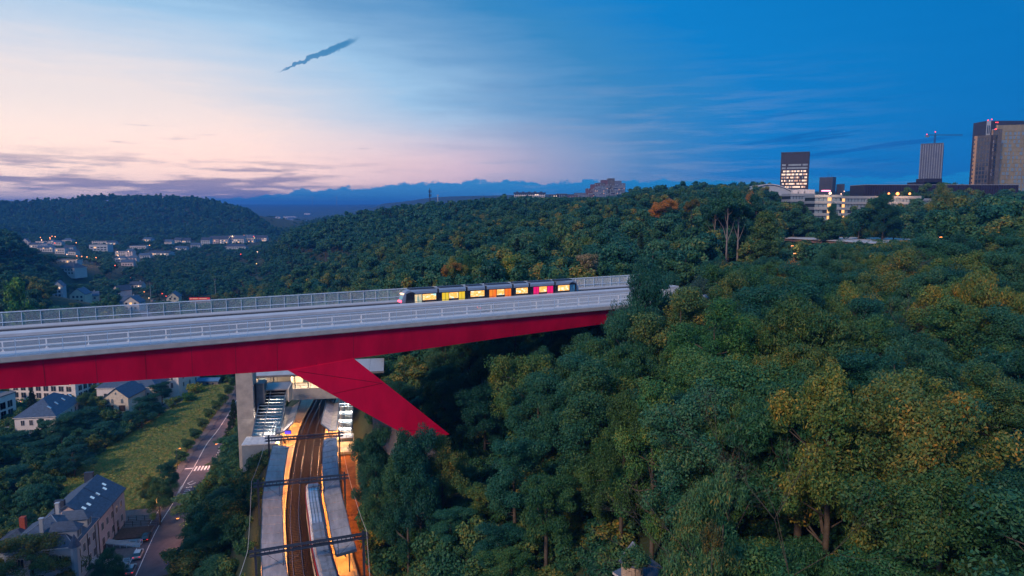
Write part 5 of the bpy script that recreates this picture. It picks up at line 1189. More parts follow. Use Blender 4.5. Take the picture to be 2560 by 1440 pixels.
M_goldd = mat('gold_dark', (.13, .12, .10), .5, .3, var=.3, vs=.25); M_brick = mat('brown_brick', (.13, .075, .075), .85, var=.2, vs=.05)  # darker gold, even over all faces
M_offw = mat('office_band', (.22, .28, .35), .7, var=.08, vs=.1); M_winb = mat('office_glass', (.16, .24, .32), .25, var=.3, vs=.3, spec=.8)
M_ltw = glow('tower_lit', (1, .70, .52), 1.7); M_ltw2 = glow('tower_lit_soft', (1, .55, .38), .9); M_winp = mat('pale_window', (.28, .38, .48), .3, var=.2, vs=.3)
trng = random.Random(3)
# dark office tower with six lit floors
r, w, d_, h_ = tower('office_tower', 'dark office tower with six floors of lit windows and blank crown, left of the skyline', 1947, 2017, 2030, 700, 384, 62, M_tdark)
MB().box(-w/2, w/2, -d_/2, d_/2, 0, h_).build('body', M_tdark, r)
MB().box(w/2, w/2+.1, -d_/2+1, d_/2-.6, h_-9, h_-.4).build('crown_panel', mat('crown_panel', (.12, .14, .19), .5), r)
MB().box(-w/2-.3, w/2+.3, -d_/2-.3, d_/2+.3, h_, h_+.8).build('parapet', M_mast, r)
for x in np.linspace(-w/2+.4, w/2-.4, 17): MB().box(x-.12, x+.12, -d_/2-.35, -d_/2-.02, h_-9.5, h_-.2).build('crown_fin', M_glassd, r)
wn = {}
for row in range(9):
    z = h_-13-row*3.15
    for i in range(20):
        x = -w/2+1.2+(w-2.4)*(i+.5)/20
        if trng.random() < .12: continue
        m_ = M_winp if row < 2 or row == 8 else (M_winp if trng.random() < .14 else (M_ltw if trng.random() < .75 else M_ltw2))
        ww = trng.choice([.95, .95, 1.15]);
        if m_.name not in wn: wn[m_.name] = MB().box(-.5, .5, -.08, .05, 0, 1.65).mesh('window', m_)
        link('window', wn[m_.name], r, (x, -d_/2, z), scale=(ww, 1, 1))
for pl, pc, pr, dep, yt, lb in ((2045, 2078, 2086, 900, 444, 'small dark slab tower with roof antenna right of the lit office tower'), (2088, 2101, 2108, 900, 461, 'narrow low dark block right of the antenna tower'), (2142, 2148, 2151, 950, 475, 'tiny dark block alone on the skyline left of the long black hall')):
    r, w, d_, h_ = tower('tower_block', lb, pl, pc, pr, dep, yt, 62, M_tdark); MB().box(-w/2, w/2, -d_/2, d_/2, 0, h_).build('body', mat('slab_dark', (.06, .07, .09), .6, var=.2, vs=.08), r)
    for k in range(int(w/1.6)): x = -w/2+.8+k*1.6; MB().box(x-.15, x+.15, -d_/2-.2, -d_/2+.01, 0, h_-1).build('fin', M_tdark, r)
    if 'roof antenna' in lb:
        for x, hh in ((0, 8), (1.6, 4), (5, 4)): MB().tube((x, 0, h_), (x, 0, h_+hh), .15, n=4).build('antenna', M_dark, r)
# crane tower
r, w, d_, h_ = tower('white_tower', 'slim tower of white vertical fins beneath a construction crane', 2291, 2347, 2358, 1100, 361, 60, M_tdark)
MB().box(-w/2, w/2, -d_/2, d_/2, 0, h_).build('body', mat('fin_tower_core', (.07, .085, .12), .5, var=.2, vs=.1), r)
fin = {}
for i in range(10):
    x = -w/2+.6+(w-1.2)*i/9
    MB().box(x-.45, x+.45, -d_/2-.4, -d_/2, 2, h_-1.5).build('fin', M_offw, r)
    for k in range(22):
        if trng.random() < .42:
            if 'b' not in fin: fin['b'] = MB().box(-.55, .55, -.25, .0, 0, 2.4).mesh('infill_panel', M_offw)
            link('infill_panel', fin['b'], r, (min(w/2-.8, x+1.2), -d_/2, 4+k*3.1))
for i in range(5):
    y = -d_/2+1+(d_-2)*i/4; MB().box(w/2, w/2+.3, y-.25, y+.25, 2, h_-1.5).build('fin', M_offw, r)
MB().box(w/2, w/2+.15, -d_/2+.4, d_/2-.4, 0, h_).build('side_skin', mat('side_skin', (.22, .28, .36), .6), r)
# crane
cx, cy = DW(2325, 1110); cb = Q(2325, 361, 1110).z
r = empty('tower_crane', (cx, cy, cb), 0, label='tower crane with red lights standing on top of the white fin tower', cat='crane')
mh = Q(2325, 341, 1110).z-cb; xj0 = (2303-2325)/F*1110; xj1 = (2393-2325)/F*1110
mb = MB()
for sx_ in (-.9, .9):
    for sy_ in (-.9, .9): mb.tube((sx_, sy_, 0), (sx_, sy_, mh), .25, n=4)
for k in range(6): mb.tube((-.9, -.9, mh*k/6), (.9, -.9, mh*(k+1)/6), .18, n=4)
mb.build('mast', M_mast, r)
mb = MB()
for z_ in (mh, mh+1.7): mb.tube((xj0, 0, z_), (xj1, 0, z_-.5*0), .28, n=4)
for k in range(24): a = xj0+(xj1-xj0)*k/24; b = xj0+(xj1-xj0)*(k+1)/24; mb.tube((a, 0, mh), (b, 0, mh+1.7), .16, n=4)
mb.build('jib', M_mast, r); MB().box(xj0-1, xj0+4, -1, 1, mh-2.6, mh).build('counterweight', M_concd, r); MB().tube((0, 0, mh), (0, 0, mh+5), .4, n=4).build('apex', M_mast, r)
for x, z_ in ((xj0+1, mh+1.8), (0, mh+5.6)): MB().ball((x, 0, z_), .9, 6, 4).build('warning_light', M_redl, r)
# golden twin towers
def goldwall(r, x0, x1, y, z0, z1, rows, cols, mt, mw, dens=.8, jit=True):
    me = MB().box(-.5, .5, -.12, .03, 0, 1).mesh('window', mw); ch = (z1-z0)/rows; cw = (x1-x0)/cols
    for k in range(rows):
        for i in range(cols):
            if trng.random() > dens: continue
            sx_ = cw*trng.choice([.25, .5, .72, .72]); link('window', me, r, (x0+cw*(i+.5)+(trng.uniform(-.15, .15)*cw if jit else 0), y, z0+ch*(k+.12)), scale=(sx_, 1, ch*.76))
    for k in range(rows+1): MB().box(x0, x1, y-.16, y-.01, z0+ch*k-.12, z0+ch*k+.05).build('floor_band', mt, r)
dep = 750
r, w, d_, h_ = tower('gold_tower', 'large golden office tower with mesh panel facade and dark roof slab at the right edge', 2478, 2600, 2612, dep, 316, 62, M_gold)
MB().box(-w/2, w/2, -d_/2, d_/2, 0, h_).build('body', M_gold, r); goldwall(r, -w/2+3, w/2, -d_/2, h_-88, h_-7, 19, 11, M_gold, M_winb, .82)
MB().box(-w/2-1.2, -w/2-.05, -d_/2-.6, -d_/2+1.5, 0, h_+.3).build('corner_pier', mat('gold_lit_edge', (.5, .32, .18), .5, .2, var=.1), r)  # light on the left edge painted as a brighter gold
MB().box(-w/2-4, -w/2-1.3, -d_/2+1.5, d_/2, 0, h_-4).build('corner_glazing', mat('pale_glazing', (.30, .36, .44), .3), r)
a = Vector((*DW(2450, dep+14), 0)); b = Vector((*DW(2600, dep+14), 0)); m = (a+b)/2; zt = Q(2450, 305, dep+14).z
slab = empty('gold_tower_core', (m.x, m.y, 62), 0, label='black rear slab rising behind the golden tower with red warning lamps', cat='tower block'); wl_ = (b-a).length
MB().box(-wl_/2, wl_/2, 0, 22, 0, zt-62).build('body', M_tdark, slab)
MB().box(-wl_/2-.1, -wl_/2+4.6, -.2, 0, zt-62-30, zt-62).build('open_frame', M_wallb, slab)
for x in (.8, 2.6): MB().box(-wl_/2+x, -wl_/2+x+1.1, -.35, -.21, zt-62-14, zt-62-5).build('opening', M_glassd, slab)
for x, yy, z_ in ((-wl_/2+1, -.4, zt-62+.5), (-wl_/2+5, -.4, zt-62+1.4)): MB().ball((x, yy, z_), .7, 6, 4).build('warning_light', M_redl, slab)
r2, w, d_, h_ = tower('gold_tower', 'middle golden tower fin between the dark tower and the large golden tower', 2466, 2480, 2486, dep-6, 328, 62, M_gold)
MB().box(-w/2, w/2, -d_/2, d_/2, 0, h_).build('body', M_goldd, r2); goldwall(r2, -w/2+2.0, w/2, -d_/2, h_-84, h_-6, 18, 2, M_goldd, M_glassd, .7); MB().box(-w/2-.9, -w/2+1.2, -d_/2-.4, -d_/2+1.2, 0, h_).build('corner_pier', MATS['gold_lit_edge'], r2)
for x in (0, 1.8): MB().ball((x, -d_/2-.3, h_+.4), .6, 6, 4).build('warning_light', M_redl, r2)
for x in (-3, -1.2): MB().ball((-26+x, -12, Q(2478, 313, dep).z-62+.7), .6, 6, 4).build('warning_light', M_redl, r)
r3, w, d_, h_ = tower('gold_tower', 'left golden brown tower with bright edge strip and gridded loggias', 2430, 2463, 2466, dep, 342, 62, M_gold)
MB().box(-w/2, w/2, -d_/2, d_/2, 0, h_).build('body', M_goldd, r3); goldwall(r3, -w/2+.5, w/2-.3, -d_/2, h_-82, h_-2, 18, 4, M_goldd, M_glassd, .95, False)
MB().box(-w/2-3.2, -w/2-.05, -d_/2, d_/2, 0, h_).build('edge_strip', MATS['gold_lit_edge'], r3)  # lit left side, put into the colour
for k in range(17): MB().box(-w/2-3.0, -w/2-2.0, -d_/2-.1, -d_/2-.01, h_-5-k*4.6, h_-3-k*4.6).build('window', M_glassd, r3)
# long black hall
dep = 560; a = Vector((*DW(2158, dep), 0)); b = Vector((*DW(2542, dep), 0)); m = (a+b)/2; w = (b-a).length; zt = Q(2158, 463, dep).z
r = empty('black_hall', (m.x, m.y, 62), math.atan2(b.y-a.y, b.x-a.x), label='long black ribbed court hall stretching in front of the golden towers', cat='building'); BLOCK.append((m.x, m.y, 30))
for k in range(5): BLOCK.append((a.x+(b.x-a.x)*k/4, a.y+8, 22))
MB().box(-w/2, w/2, 0, 24, 0, zt-62).build('body', mat('black_cladding', (.022, .018, .035), .5, var=.3, vs=.15), r)
for k in range(64): x = -w/2+.6+k*(w-1.2)/63; MB().box(x-.25, x+.25, -.35, 0, 0, zt-62-.3+trng.uniform(-.2, .0)).build('cladding_rib', mat('black_rib', (.035, .028, .05), .5), r)
MB().box(-w/2-.2, w/2+.2, -.5, 24, zt-62, zt-62+.5).build('roof_edge', mat('roof_edge_pale', (.22, .24, .30), .6), r)
for x0, x1, yt in ((2290, 2358, 456), (2312, 2356, 447)):
    xa = (x0-2350)/F*dep; xb = (x1-2350)/F*dep; MB().box(xa, xb, 3, 15, zt-62, Q(2300, yt, dep+6).z-62).build('roof_box', MATS['black_cladding'], r)
for x in (-35, -22, -10, 24): MB().box(x-.4, x+.4, -.8, -.4, 9.5, 10.2).build('wall_light', M_lamp, r)
# office block with white banded floors, in three wings
def banded(name, label, pxl, pxr, dep, ytop, z0, nw, nf, lit_col=None, dpt=14, fl=3.6, roofstuff=()):
    a = Vector((*DW(pxl, dep), 0)); b = Vector((*DW(pxr, dep), 0)); m = (a+b)/2; w = (b-a).length; zt = Q(pxl, ytop, dep).z; h_ = zt-z0
    r = empty(name, (m.x, m.y, z0), math.atan2(b.y-a.y, b.x-a.x), label=label, cat='office building'); BLOCK.append((m.x, m.y+dpt/2, w*.55+4)); BLOCK.append((m.x-w*.3, m.y, 16)); BLOCK.append((m.x+w*.3, m.y, 16))
    MB().box(-w/2, w/2, .5, dpt, 0, h_).build('core', M_glassd, r)
    for k in range(nf+1):
        z = h_-1.6-k*fl; 
        if z < 0: break
        MB().box(-w/2-.3, w/2+.3, -.3, dpt+.1, z, z+1.6).build('floor_band', M_offw, r)
        if k == nf: break
        for i in range(nw):
            x0 = -w/2+.3+(w-.6)*i/nw; x1 = -w/2+.3+(w-.6)*(i+1)/nw-.35
            l = lit_col is not None and i in lit_col
            MB().box(x0, x1, .3, .49, z-fl+1.62, z-.02).build('window', (M_lit if l else (M_winb if trng.random() < .8 else M_glassd)), r)
    return r, w, h_
r, w, h_ = banded('office_building', 'left rear wing of the banded concrete office building with white rooftop plant', 1975, 2036, 440, 484, 60, 8, 3)
for x in (-4, 0, 4, 7): MB().box(x-1.5, x+1.4, 2, 5, h_, h_+trng.uniform(2.2, 3)).build('rooftop_unit', M_wallw, r)
r, w, h_ = banded('office_building', 'front wing of the banded concrete office building with floodlit roof', 2036, 2102, 405, 487, 60, 6, 6, [3])
pl = Q(2070, 478, 400); MB().ball((0.5, -1.2, h_+.9), .85, 8, 5).build('floodlight', M_lampw, r); pointlight('lamp_light', (pl.x, pl.y-3, pl.z+1), 5200, (1, .55, .3), .5)
MB().ball((w/2-.5, -.5, h_+.5), .35, 6, 4).build('floodlight', M_lampw, r)
MB().box(-1.0, 3.0, 4, 7, h_+2.2, h_+2.8).build('rooftop_sign', glow('pink_sign', (1, .25, .45), 5), r); MB().box(-.9, -.7, 5, 5.2, h_, h_+2.2).build('sign_post', M_dark, r); MB().box(2.7, 2.9, 5, 5.2, h_, h_+2.2).build('sign_post', M_dark, r)
r, w, h_ = banded('office_building', 'right wing of the banded concrete office building with a column of yellow lit windows', 2104, 2300, 432, 490, 60, 24, 7, [0])
for px in (2218, 2240, 2270):
    q_ = Q(px, 484, 428); MB().ball((px/1.0*0+(px-2202)/F*432, -.8, q_.z-60), 1.0 if px == 2240 else .7, 8, 5).build('floodlight', M_lamp, r); pointlight('lamp_light', (q_.x, q_.y-3, q_.z), 2600, (1, .45, .2), .5)
MB().ball(((2114-2202)/F*432, 3, h_+3), .3, 6, 4).build('mast_light', M_lampw, r)
banded('office_building', 'low white banded office terrace in front of the long black hall', 2240, 2345, 470, 496, 60, 12, 4)
# arched pale roof
a, b = Vector((*DW(1872, 520), 0)), Vector((*DW(1992, 520), 0)); m = (a+b)/2; w = (b-a).length
r = empty('arched_hall', (m.x, m.y, 60), math.atan2(b.y-a.y, b.x-a.x), label='pale arched roof of a hall left of the banded office building', cat='hall')
pr = []
for k in range(13):
    u = k/12; z = Q(1900, 482-22*math.sin(math.pi*(.15+.85*u))**1.2, 520).z-60; pr.append((-w/2+w*u, z))
MB().prism(pr+[(w/2, 0), (-w/2, 0)], 0, 20, 'y').build('wall', M_wallb, r); MB().prism(pr+[(x, z-.6) for x, z in pr[::-1]], -1, 21, 'y').build('roof_shell', mat('shell_white', (.5, .54, .6), .5), r)
# flat pavilion roof on the plateau
pv = [P(1945, 594, 71), P(1990, 591, 71), P(2120, 588, 71), P(2292, 598, 71), P(2190, 608, 71), P(2060, 600, 71)]
o = sum(pv, Vector())/6; r = empty('glass_pavilion', (o.x, o.y, 65), 0, label='low pavilion with wide flat pale roof and lit entrance among the trees on the plateau', cat='pavilion'); L = [v-Vector((o.x, o.y, 65)) for v in pv]
for k in range(5): BLOCK.append((o.x+(k-2)*13, o.y+2, 11))
MB().slab([(v.x, v.y, 6) for v in L][::-1], .25).build('roof', mat('pavilion_roof', (.46, .50, .56), .5), r); MB().slab([(v.x*.97, v.y*.97, 5.74) for v in L][::-1], 1.3).build('fascia', mat('fascia_brown', (.22, .15, .15), .7), r)
MB().slab([(v.x*.86, v.y*.8, 4.4) for v in L][::-1], 6.5).build('glass_wall', M_glassd, r)
e = P(2212, 612, 66)-Vector((o.x, o.y, 65)); MB().box(e.x-3, e.x+3, e.y-.3, e.y, 0, 3.6).build('lit_entrance', glow('entrance', (1, .62, .34), 2.4), r)
for x in (-5, 5, 9): MB().box(e.x+x-.15, e.x+x+.15, e.y-1.2, e.y-.9, -1, 4.4).build('column', M_wallw, r)
MB().ball((e.x+2, e.y-1.2, 4.6), .4, 6, 4).build('lamp', M_lamp, r); pointlight('lamp_light', (o.x+e.x+2, o.y+e.y-3, 69), 1800, (1, .45, .15), .4)
# stepped high-rise and long block on the far skyline
dep = 1400; xs = lambda p_: (p_-1500)/F*dep; o = Vector((*DW(1500, dep), 80)); zz = lambda y_: Q(1500, y_, dep).z-80
r = empty('stepped_block', (o.x, o.y, 80), R(0), label='large stepped brown and grey residential high-rise on the far skyline', cat='apartment block'); BLOCK.append((o.x, o.y, 50))
for p0, p1, yt, mt_ in ((1395, 1440, 488, M_brick), (1438, 1470, 482, M_wallb), (1466, 1490, 471, M_brick), (1478, 1503, 461, M_brick), (1489, 1512, 457, M_goldd), (1504, 1524, 450, M_brick), (1520, 1536, 446, M_goldd), (1519, 1553, 452, M_wallb), (1553, 1563, 458, M_wallb), (1486, 1520, 466, M_wallb)):
    k = trng.uniform(0, 6); MB().box(xs(p0), xs(p1), k, 22+k, 0, zz(yt)).build('block', mt_ if mt_ is not M_wallb else mat('grey_block', (.11, .14, .20), .8), r)
wq = MB().box(-.9, .9, -.4, -.0, 0, 1.3).mesh('window', M_winp); wq2 = MB().box(-.9, .9, -.45, -.0, 0, 1.4).mesh('window', M_ltw2); wq3 = MB().box(-2.4, 2.4, -.4, 0, 0, 1.1).mesh('balcony', M_offw)
for k in range(12):
    y_ = 462+k*3.1
    for p_ in np.arange(1446, 1561, 4.2):
        top = 484 if p_ < 1470 else 468 if p_ < 1488 else 459 if p_ < 1515 else 455 if p_ < 1553 else 461
        if y_ < top+1 or trng.random() < .35: continue
        link('window', wq2 if trng.random() < .08 else (wq if trng.random() < .7 else wq3), r, (xs(p_), 0, zz(y_+1)))
dep = 1200; o = Vector((*DW(1325, dep), 76)); xs = lambda p_: (p_-1325)/F*dep; zz = lambda y_: Q(1325, y_, dep).z-76
r = empty('long_block', (o.x, o.y, 76), 0, label='long white apartment block with dark rounded roof on the wooded ridge', cat='apartment block'); BLOCK.append((o.x, o.y, 34))
MB().box(xs(1286), xs(1362), 0, 14, 0, zz(485)).build('wall', M_wallw, r); MB().box(xs(1284), xs(1364), -1, 15, zz(485), zz(481)).build('roof', M_slated, r)
for k in range(5): MB().box(xs(1290+k*15), xs(1296+k*15), 2, 8, zz(481), zz(479)).build('roof_box', M_slated, r)
wq = MB().box(-1.2, 1.2, -.25, 0, 0, 1.5).mesh('window', M_glassd); wq2 = MB().box(-1.2, 1.2, -.25, 0, 0, 1.5).mesh('window', M_ltw)
for k in range(4):
    for p_ in np.arange(1289, 1361, 5): link('window', wq2 if trng.random() < .1 else wq, r, (xs(p_), 0, zz(488+k*4)))
for px, w_, yt, lb, mt_ in ((1385, 16, 487, 'small dark house block left of the poplar on the skyline', M_slated), (1404, 18, 485, 'dark block of flats with two lit windows on the skyline', M_slated), (1432, 16, 489, 'dull red block at the foot of the stepped high-rise', M_brick)):
    o = Vector((*DW(px, 1150), 76)); r = empty('apartment_block', (o.x, o.y, 76), 0, label=lb, cat='apartment block'); hh = Q(px, yt, 1150).z-76
    MB().box(-w_/2, w_/2, 0, 12, 0, hh).build('wall', mt_, r); MB().box(-w_/2-.4, w_/2+.4, -.4, 12.4, hh, hh+.5).build('roof', M_concd, r)
    for k in range(3):
        for x in (-4, 0, 4): MB().box(x-.7, x+.7, -.2, 0, hh-2.8-k*3, hh-1.4-k*3).build('window', M_ltw if trng.random() < .3 else M_winp, r)
# telecom masts, wind turbines
x, y = DW(1075, 900); zt = Q(1075, 471, 900).z; r = empty('telecom_mast', (x, y, 66), 0, label='telecom mast with antenna panels rising above the wooded ridge', cat='mast')
MB().tube((0, 0, 0), (0, 0, zt-66), .9, .45, n=6).build('pole', M_dark, r)
for a_ in range(3):
    for z_ in (zt-66-4, zt-66-9): MB().box(1.5*math.cos(a_*2.1)-.5, 1.5*math.cos(a_*2.1)+.5, 1.5*math.sin(a_*2.1)-.5, 1.5*math.sin(a_*2.1)+.5, z_-2, z_+1.6).build('antenna_panel', M_mast, r)
x, y = DW(1095, 950); r = empty('telecom_mast', (x, y, 66), 0, label='short grey mast just right of the telecom mast', cat='mast'); MB().tube((0, 0, 0), (0, 0, Q(1095, 487, 950).z-66), .8, .6, n=6).build('pole', M_wallb, r); MB().box(-1.5, 1.5, -1, 1, Q(1095, 487, 950).z-67, Q(1095, 487, 950).z-66).build('platform', M_wallb, r)
for px, yb, yh, a0, lb in ((781, 513, 493, 90, 'distant left wind turbine on the far hills'), (842, 511, 493, 60, 'distant right wind turbine on the far hills')):
    dep = 8200; o = Q(px, yb, dep); hh = Q(px, yh, dep).z; r = empty('wind_turbine', (o.x, o.y, o.z-40), 0, label=lb, cat='wind turbine'); H_ = hh-o.z+40
    MB().tube((0, 0, 0), (0, 0, H_), 4.5, 3, n=6).build('tower', M_wallb, r); MB().box(-3, 3, -6, 8, H_-2, H_+4).build('nacelle', M_wallb, r)
    for k in range(3): t_ = R(a0+120*k); MB().tube((0, -7, H_+1), (35*math.cos(t_), -7, H_+1+35*math.sin(t_)), 2.6, 1, n=5).build('blade', M_wallb, r)
# plateau lamps and gatehouse, street lamps between the trees
for px, py, dep, lb, dbl in ((1892, 612, 215, 'street lamp with orange head near the bare pine trunks', 1), (1978, 608, 235, 'upper orange street lamp behind the feathery tree', 1), (1984, 627, 225, 'lower orange street lamp behind the feathery tree', 1)):
    p = Q(px, py, dep); z = gz(p.x, p.y); lamp((p.x, p.y, z-1), max(4, p.z-z), 0.2, R(0 if dbl > 0 else 180), lb, e=700, r_=.3); BLOCK.append((p.x, p.y, 3)); BLOCK.append((p.x*.97, p.y*.97, 4))
for px, py, dep, lb in ((2328, 566, 180, 'small twin lamp glowing in the dark trees at right'),):
    p = Q(px, 600, dep); z = gz(p.x, p.y); pp = Q(px+20, 594, dep); lamp((pp.x, pp.y, z), max(3, pp.z-z), .2, 0, lb, e=150)
# stone turret at the bottom edge
p = Q(1581, 1404, 66); rr_ = 1.05; z0 = p.z-9
tu = empty('stone_turret', (p.x, p.y, z0), 0, label='small round pinkish stone turret with slit window at the bottom edge', cat='turret'); BLOCK.append((p.x, p.y, 3.4)); BLOCK.append((p.x*.9, p.y*.9, 4.0)); BLOCK.append((p.x*.8, p.y*.8, 4.0))
for k in range(18):
    for i in range(14):
        if trng.random() < 0: continue
        a0 = 2*math.pi*(i+.5*(k % 2))/14; a1 = a0+2*math.pi/14-.02; r1 = rr_+trng.uniform(0, .03); z_ = k*.5
        if 14 <= k <= 15 and i == 10: continue
        MB().hexa([(r1*math.cos(a0), r1*math.sin(a0), z_), (r1*math.cos(a1), r1*math.sin(a1), z_), (.8*math.cos(a1), .8*math.sin(a1), z_), (.8*math.cos(a0), .8*math.sin(a0), z_), (r1*math.cos(a0), r1*math.sin(a0), z_+.48), (r1*math.cos(a1), r1*math.sin(a1), z_+.48), (.8*math.cos(a1), .8*math.sin(a1), z_+.48), (.8*math.cos(a0), .8*math.sin(a0), z_+.48)]).build('stone', M_walls, tu)
MB().tube((0, 0, 0), (0, 0, 8.9), .79, n=12).build('core', M_wood, tu)
MB().add([(1.3*math.cos(i*.785), 1.3*math.sin(i*.785), 9.0) for i in range(8)]+[(0, 0, 11.0)], [(i, (i+1) % 8, 8) for i in range(8)]+[tuple(range(7, -1, -1))]).build('turret_roof', M_slated, tu)
for i in range(8): MB().tube((1.32*math.cos(i*.785), 1.32*math.sin(i*.785), 9.02), (0, 0, 11.05), .04, n=4).build('roof_hip', MATS['lead'], tu)
p = Q(1628, 1432, 66); r = house(p.x, p.y+2, p.z-8, R(30), 4, 4, 6.5, 2.2, 'hip', 'blue slate roof corner of the little house beside the stone turret', wall=M_walls, rm=M_slate, wins=(('f', 1, (3.5,), .7, 1.2),), blk=3.4)

# ------------------------------------------------------------------ trees
rg = np.random.default_rng(5)
def leaves(cent, rad, per, ls, droop=0., elong=.5, up=.12):
    n = len(cent)*per; c = np.repeat(cent, per, 0); r = np.repeat(rad, per)
    u = rg.normal(size=(n, 3)); u /= np.linalg.norm(u, axis=1)[:, None]
    pos = c+u*(r*rg.uniform(.45, 1.05, n)**.6)[:, None]*np.array([1, 1, .8])
    nr = u*.7+np.array([0, 0, up])+rg.normal(size=(n, 3))*.45; nr /= np.linalg.norm(nr, axis=1)[:, None]
    tv = rg.normal(size=(n, 3)); tv[:, 2] -= droop*2
    tv -= (tv*nr).sum(1)[:, None]*nr; tv /= np.linalg.norm(tv, axis=1)[:, None]; bv = np.cross(nr, tv)
    s = ls*rg.uniform(.6, 1.25, n); a = (s*.5)[:, None]*tv; b = (s*.5*elong)[:, None]*bv
    if droop: a = a+np.array([0, 0, -1])*(s*.25*droop)[:, None]
    V_ = np.stack([pos-a, pos+b, pos+a, pos-b], 1).reshape(-1, 3)
    cv = np.repeat(rg.uniform(0, 1, len(cent)), per)*.45+rg.uniform(0, 1, n)*.55
    return V_, np.arange(n*4).reshape(-1, 4), cv
def crown(name, Rr, Hc, z0, ncl, per, ls, m, kind='round', cr=(.9, 1.7), droop=0., elong=.5, seed=0):
    g = np.random.default_rng(seed)
    u = g.normal(size=(ncl, 3)); u /= np.linalg.norm(u, axis=1)[:, None]; u[:, 2] = np.where(u[:, 2] < -.7, -u[:, 2], u[:, 2])
    lob = 1+.20*np.sin(3*np.arctan2(u[:, 1], u[:, 0])+g.uniform(0, 6))*(1-np.abs(u[:, 2]))+.14*np.sin(5*np.arctan2(u[:, 1], u[:, 0])+u[:, 2]*4+g.uniform(0, 6))+.10*np.sin(u[:, 2]*9+g.uniform(0, 6))
    f = np.where(g.uniform(size=ncl) < .26, g.uniform(.35, .75, ncl), g.uniform(.82, 1.0, ncl))*lob
    c = u*f[:, None]*np.array([Rr, Rr, Hc/2])
    if kind == 'round' and ncl > 30:          # clumps gather into rounded boughs with gaps between them
        nb_ = max(9, ncl//11); lu = g.normal(size=(nb_, 3)); lu /= np.linalg.norm(lu, axis=1)[:, None]; lu[:, 2] = np.where(lu[:, 2] < -.8, -lu[:, 2], lu[:, 2])
        lr = g.uniform(.17, .36, nb_)*Rr; lc = lu*(np.array([Rr, Rr, Hc/2])*g.uniform(.55, .98, nb_)[:, None]); li = g.integers(0, nb_, ncl)
        c = lc[li]+u*(lr[li]*g.uniform(.5, 1.0, ncl))[:, None]*np.array([1, 1, .85])
        inner = g.uniform(size=ncl) < .12; c = np.where(inner[:, None], u*np.array([Rr, Rr, Hc/2])*.45, c)
    if kind == 'cone':
        h = g.uniform(0, 1, ncl)**1.5; a = g.uniform(0, 2*np.pi, ncl); rr = Rr*(1-h)*g.uniform(.6, 1.05, ncl)*(1+.15*np.sin(h*40)); c = np.stack([rr*np.cos(a), rr*np.sin(a), h*Hc-Hc/2], 1)
    if kind == 'column':
        h = g.uniform(0, 1, ncl); a = g.uniform(0, 2*np.pi, ncl); rr = Rr*np.sin(np.pi*np.clip(h*.85+.12, 0, 1))**.6*g.uniform(.5, 1.1, ncl); c = np.stack([rr*np.cos(a), rr*np.sin(a), h*Hc-Hc/2], 1)
    if kind == 'weep':
        h = g.uniform(0, 1, ncl)**.7; a = g.uniform(0, 2*np.pi, ncl); rr = Rr*np.sqrt(np.clip(1-(h)**2.2, 0, 1))*g.uniform(.8, 1.08, ncl); c = np.stack([rr*np.cos(a), rr*np.sin(a), h*Hc-Hc/2], 1)
    rad = g.uniform(cr[0], cr[1], ncl)
    if kind == 'cone': rad = rad*(.5+.5*(1-(c[:, 2]+Hc/2)/Hc))
    V_, F_, cv = leaves(c, rad, per, ls, droop, elong)
    V_[:, 2] += z0+Hc/2
    return V_, F_, cv, c+np.array([0, 0, z0+Hc/2])
def quadtube(p0, p1, r0, r1, n=6):
    p0, p1 = np.array(p0, float), np.array(p1, float); a = (p1-p0)/np.linalg.norm(p1-p0); b = np.cross(a, [0, 0, 1.] if abs(a[2]) < .9 else [1., 0, 0]); b /= np.linalg.norm(b); c = np.cross(a, b)
    th = np.arange(n)*2*np.pi/n; ring = np.cos(th)[:, None]*b+np.sin(th)[:, None]*c
    V_ = np.concatenate([p0+ring*r0, p1+ring*r1]); i = np.arange(n); return V_, np.stack([i, (i+1) % n, (i+1) % n+n, i+n], 1)
def join(parts):
    Vs, Fs, o = [], [], 0
    for v, f in parts: Vs.append(v); Fs.append(f+o); o += len(v)
    return np.concatenate(Vs), np.concatenate(Fs)
def trunk(h, r, cents, nb, seed, n=7, top=.85):
    g = np.random.default_rng(seed); P_ = [quadtube((0, 0, -1.5), (g.uniform(-.2, .2), g.uniform(-.2, .2), h*.35), r, r*.75, n)]
    a = np.array([P_[0][0][n:].mean(0)]); b = np.array([g.uniform(-.5, .5), g.uniform(-.5, .5), h*top]); P_.append(quadtube(a[0], b, r*.75, r*.15, n))
    idx = g.choice(len(cents), min(nb, len(cents)), replace=False)
    for i in idx:
        u = g.uniform(.1, .8); s = a[0]*(1-u)+b*u; e = cents[i]*.92
        if e[2] < s[2]: s = s*[1, 1, 0]+[0, 0, e[2]*.8]
        m = (s+e)/2+g.normal(size=3)*.4; P_ += [quadtube(s, m, r*.3, r*.17, 5), quadtube(m, e, r*.17, r*.05, 4)]
    return join(P_)
TP = {}
def proto(key, Rr, Hc, z0, ncl, per, ls, m, kind='round', cr=(.9, 1.7), droop=0., elong=.5, seed=0, tr=.32, nb=14, mb_=None):
    V_, F_, cv, c = crown(key, Rr, Hc, z0, ncl, per, ls, m, kind, cr, droop, elong, seed)
    tv, tf = trunk(z0+Hc, tr, c, nb, seed)
    TP[key] = (fastmesh('crown', V_, F_, [m], cv), fastmesh('trunk', tv, tf, [mb_ or M_bark]), z0+Hc, (V_, F_, cv, m, tv, tf))
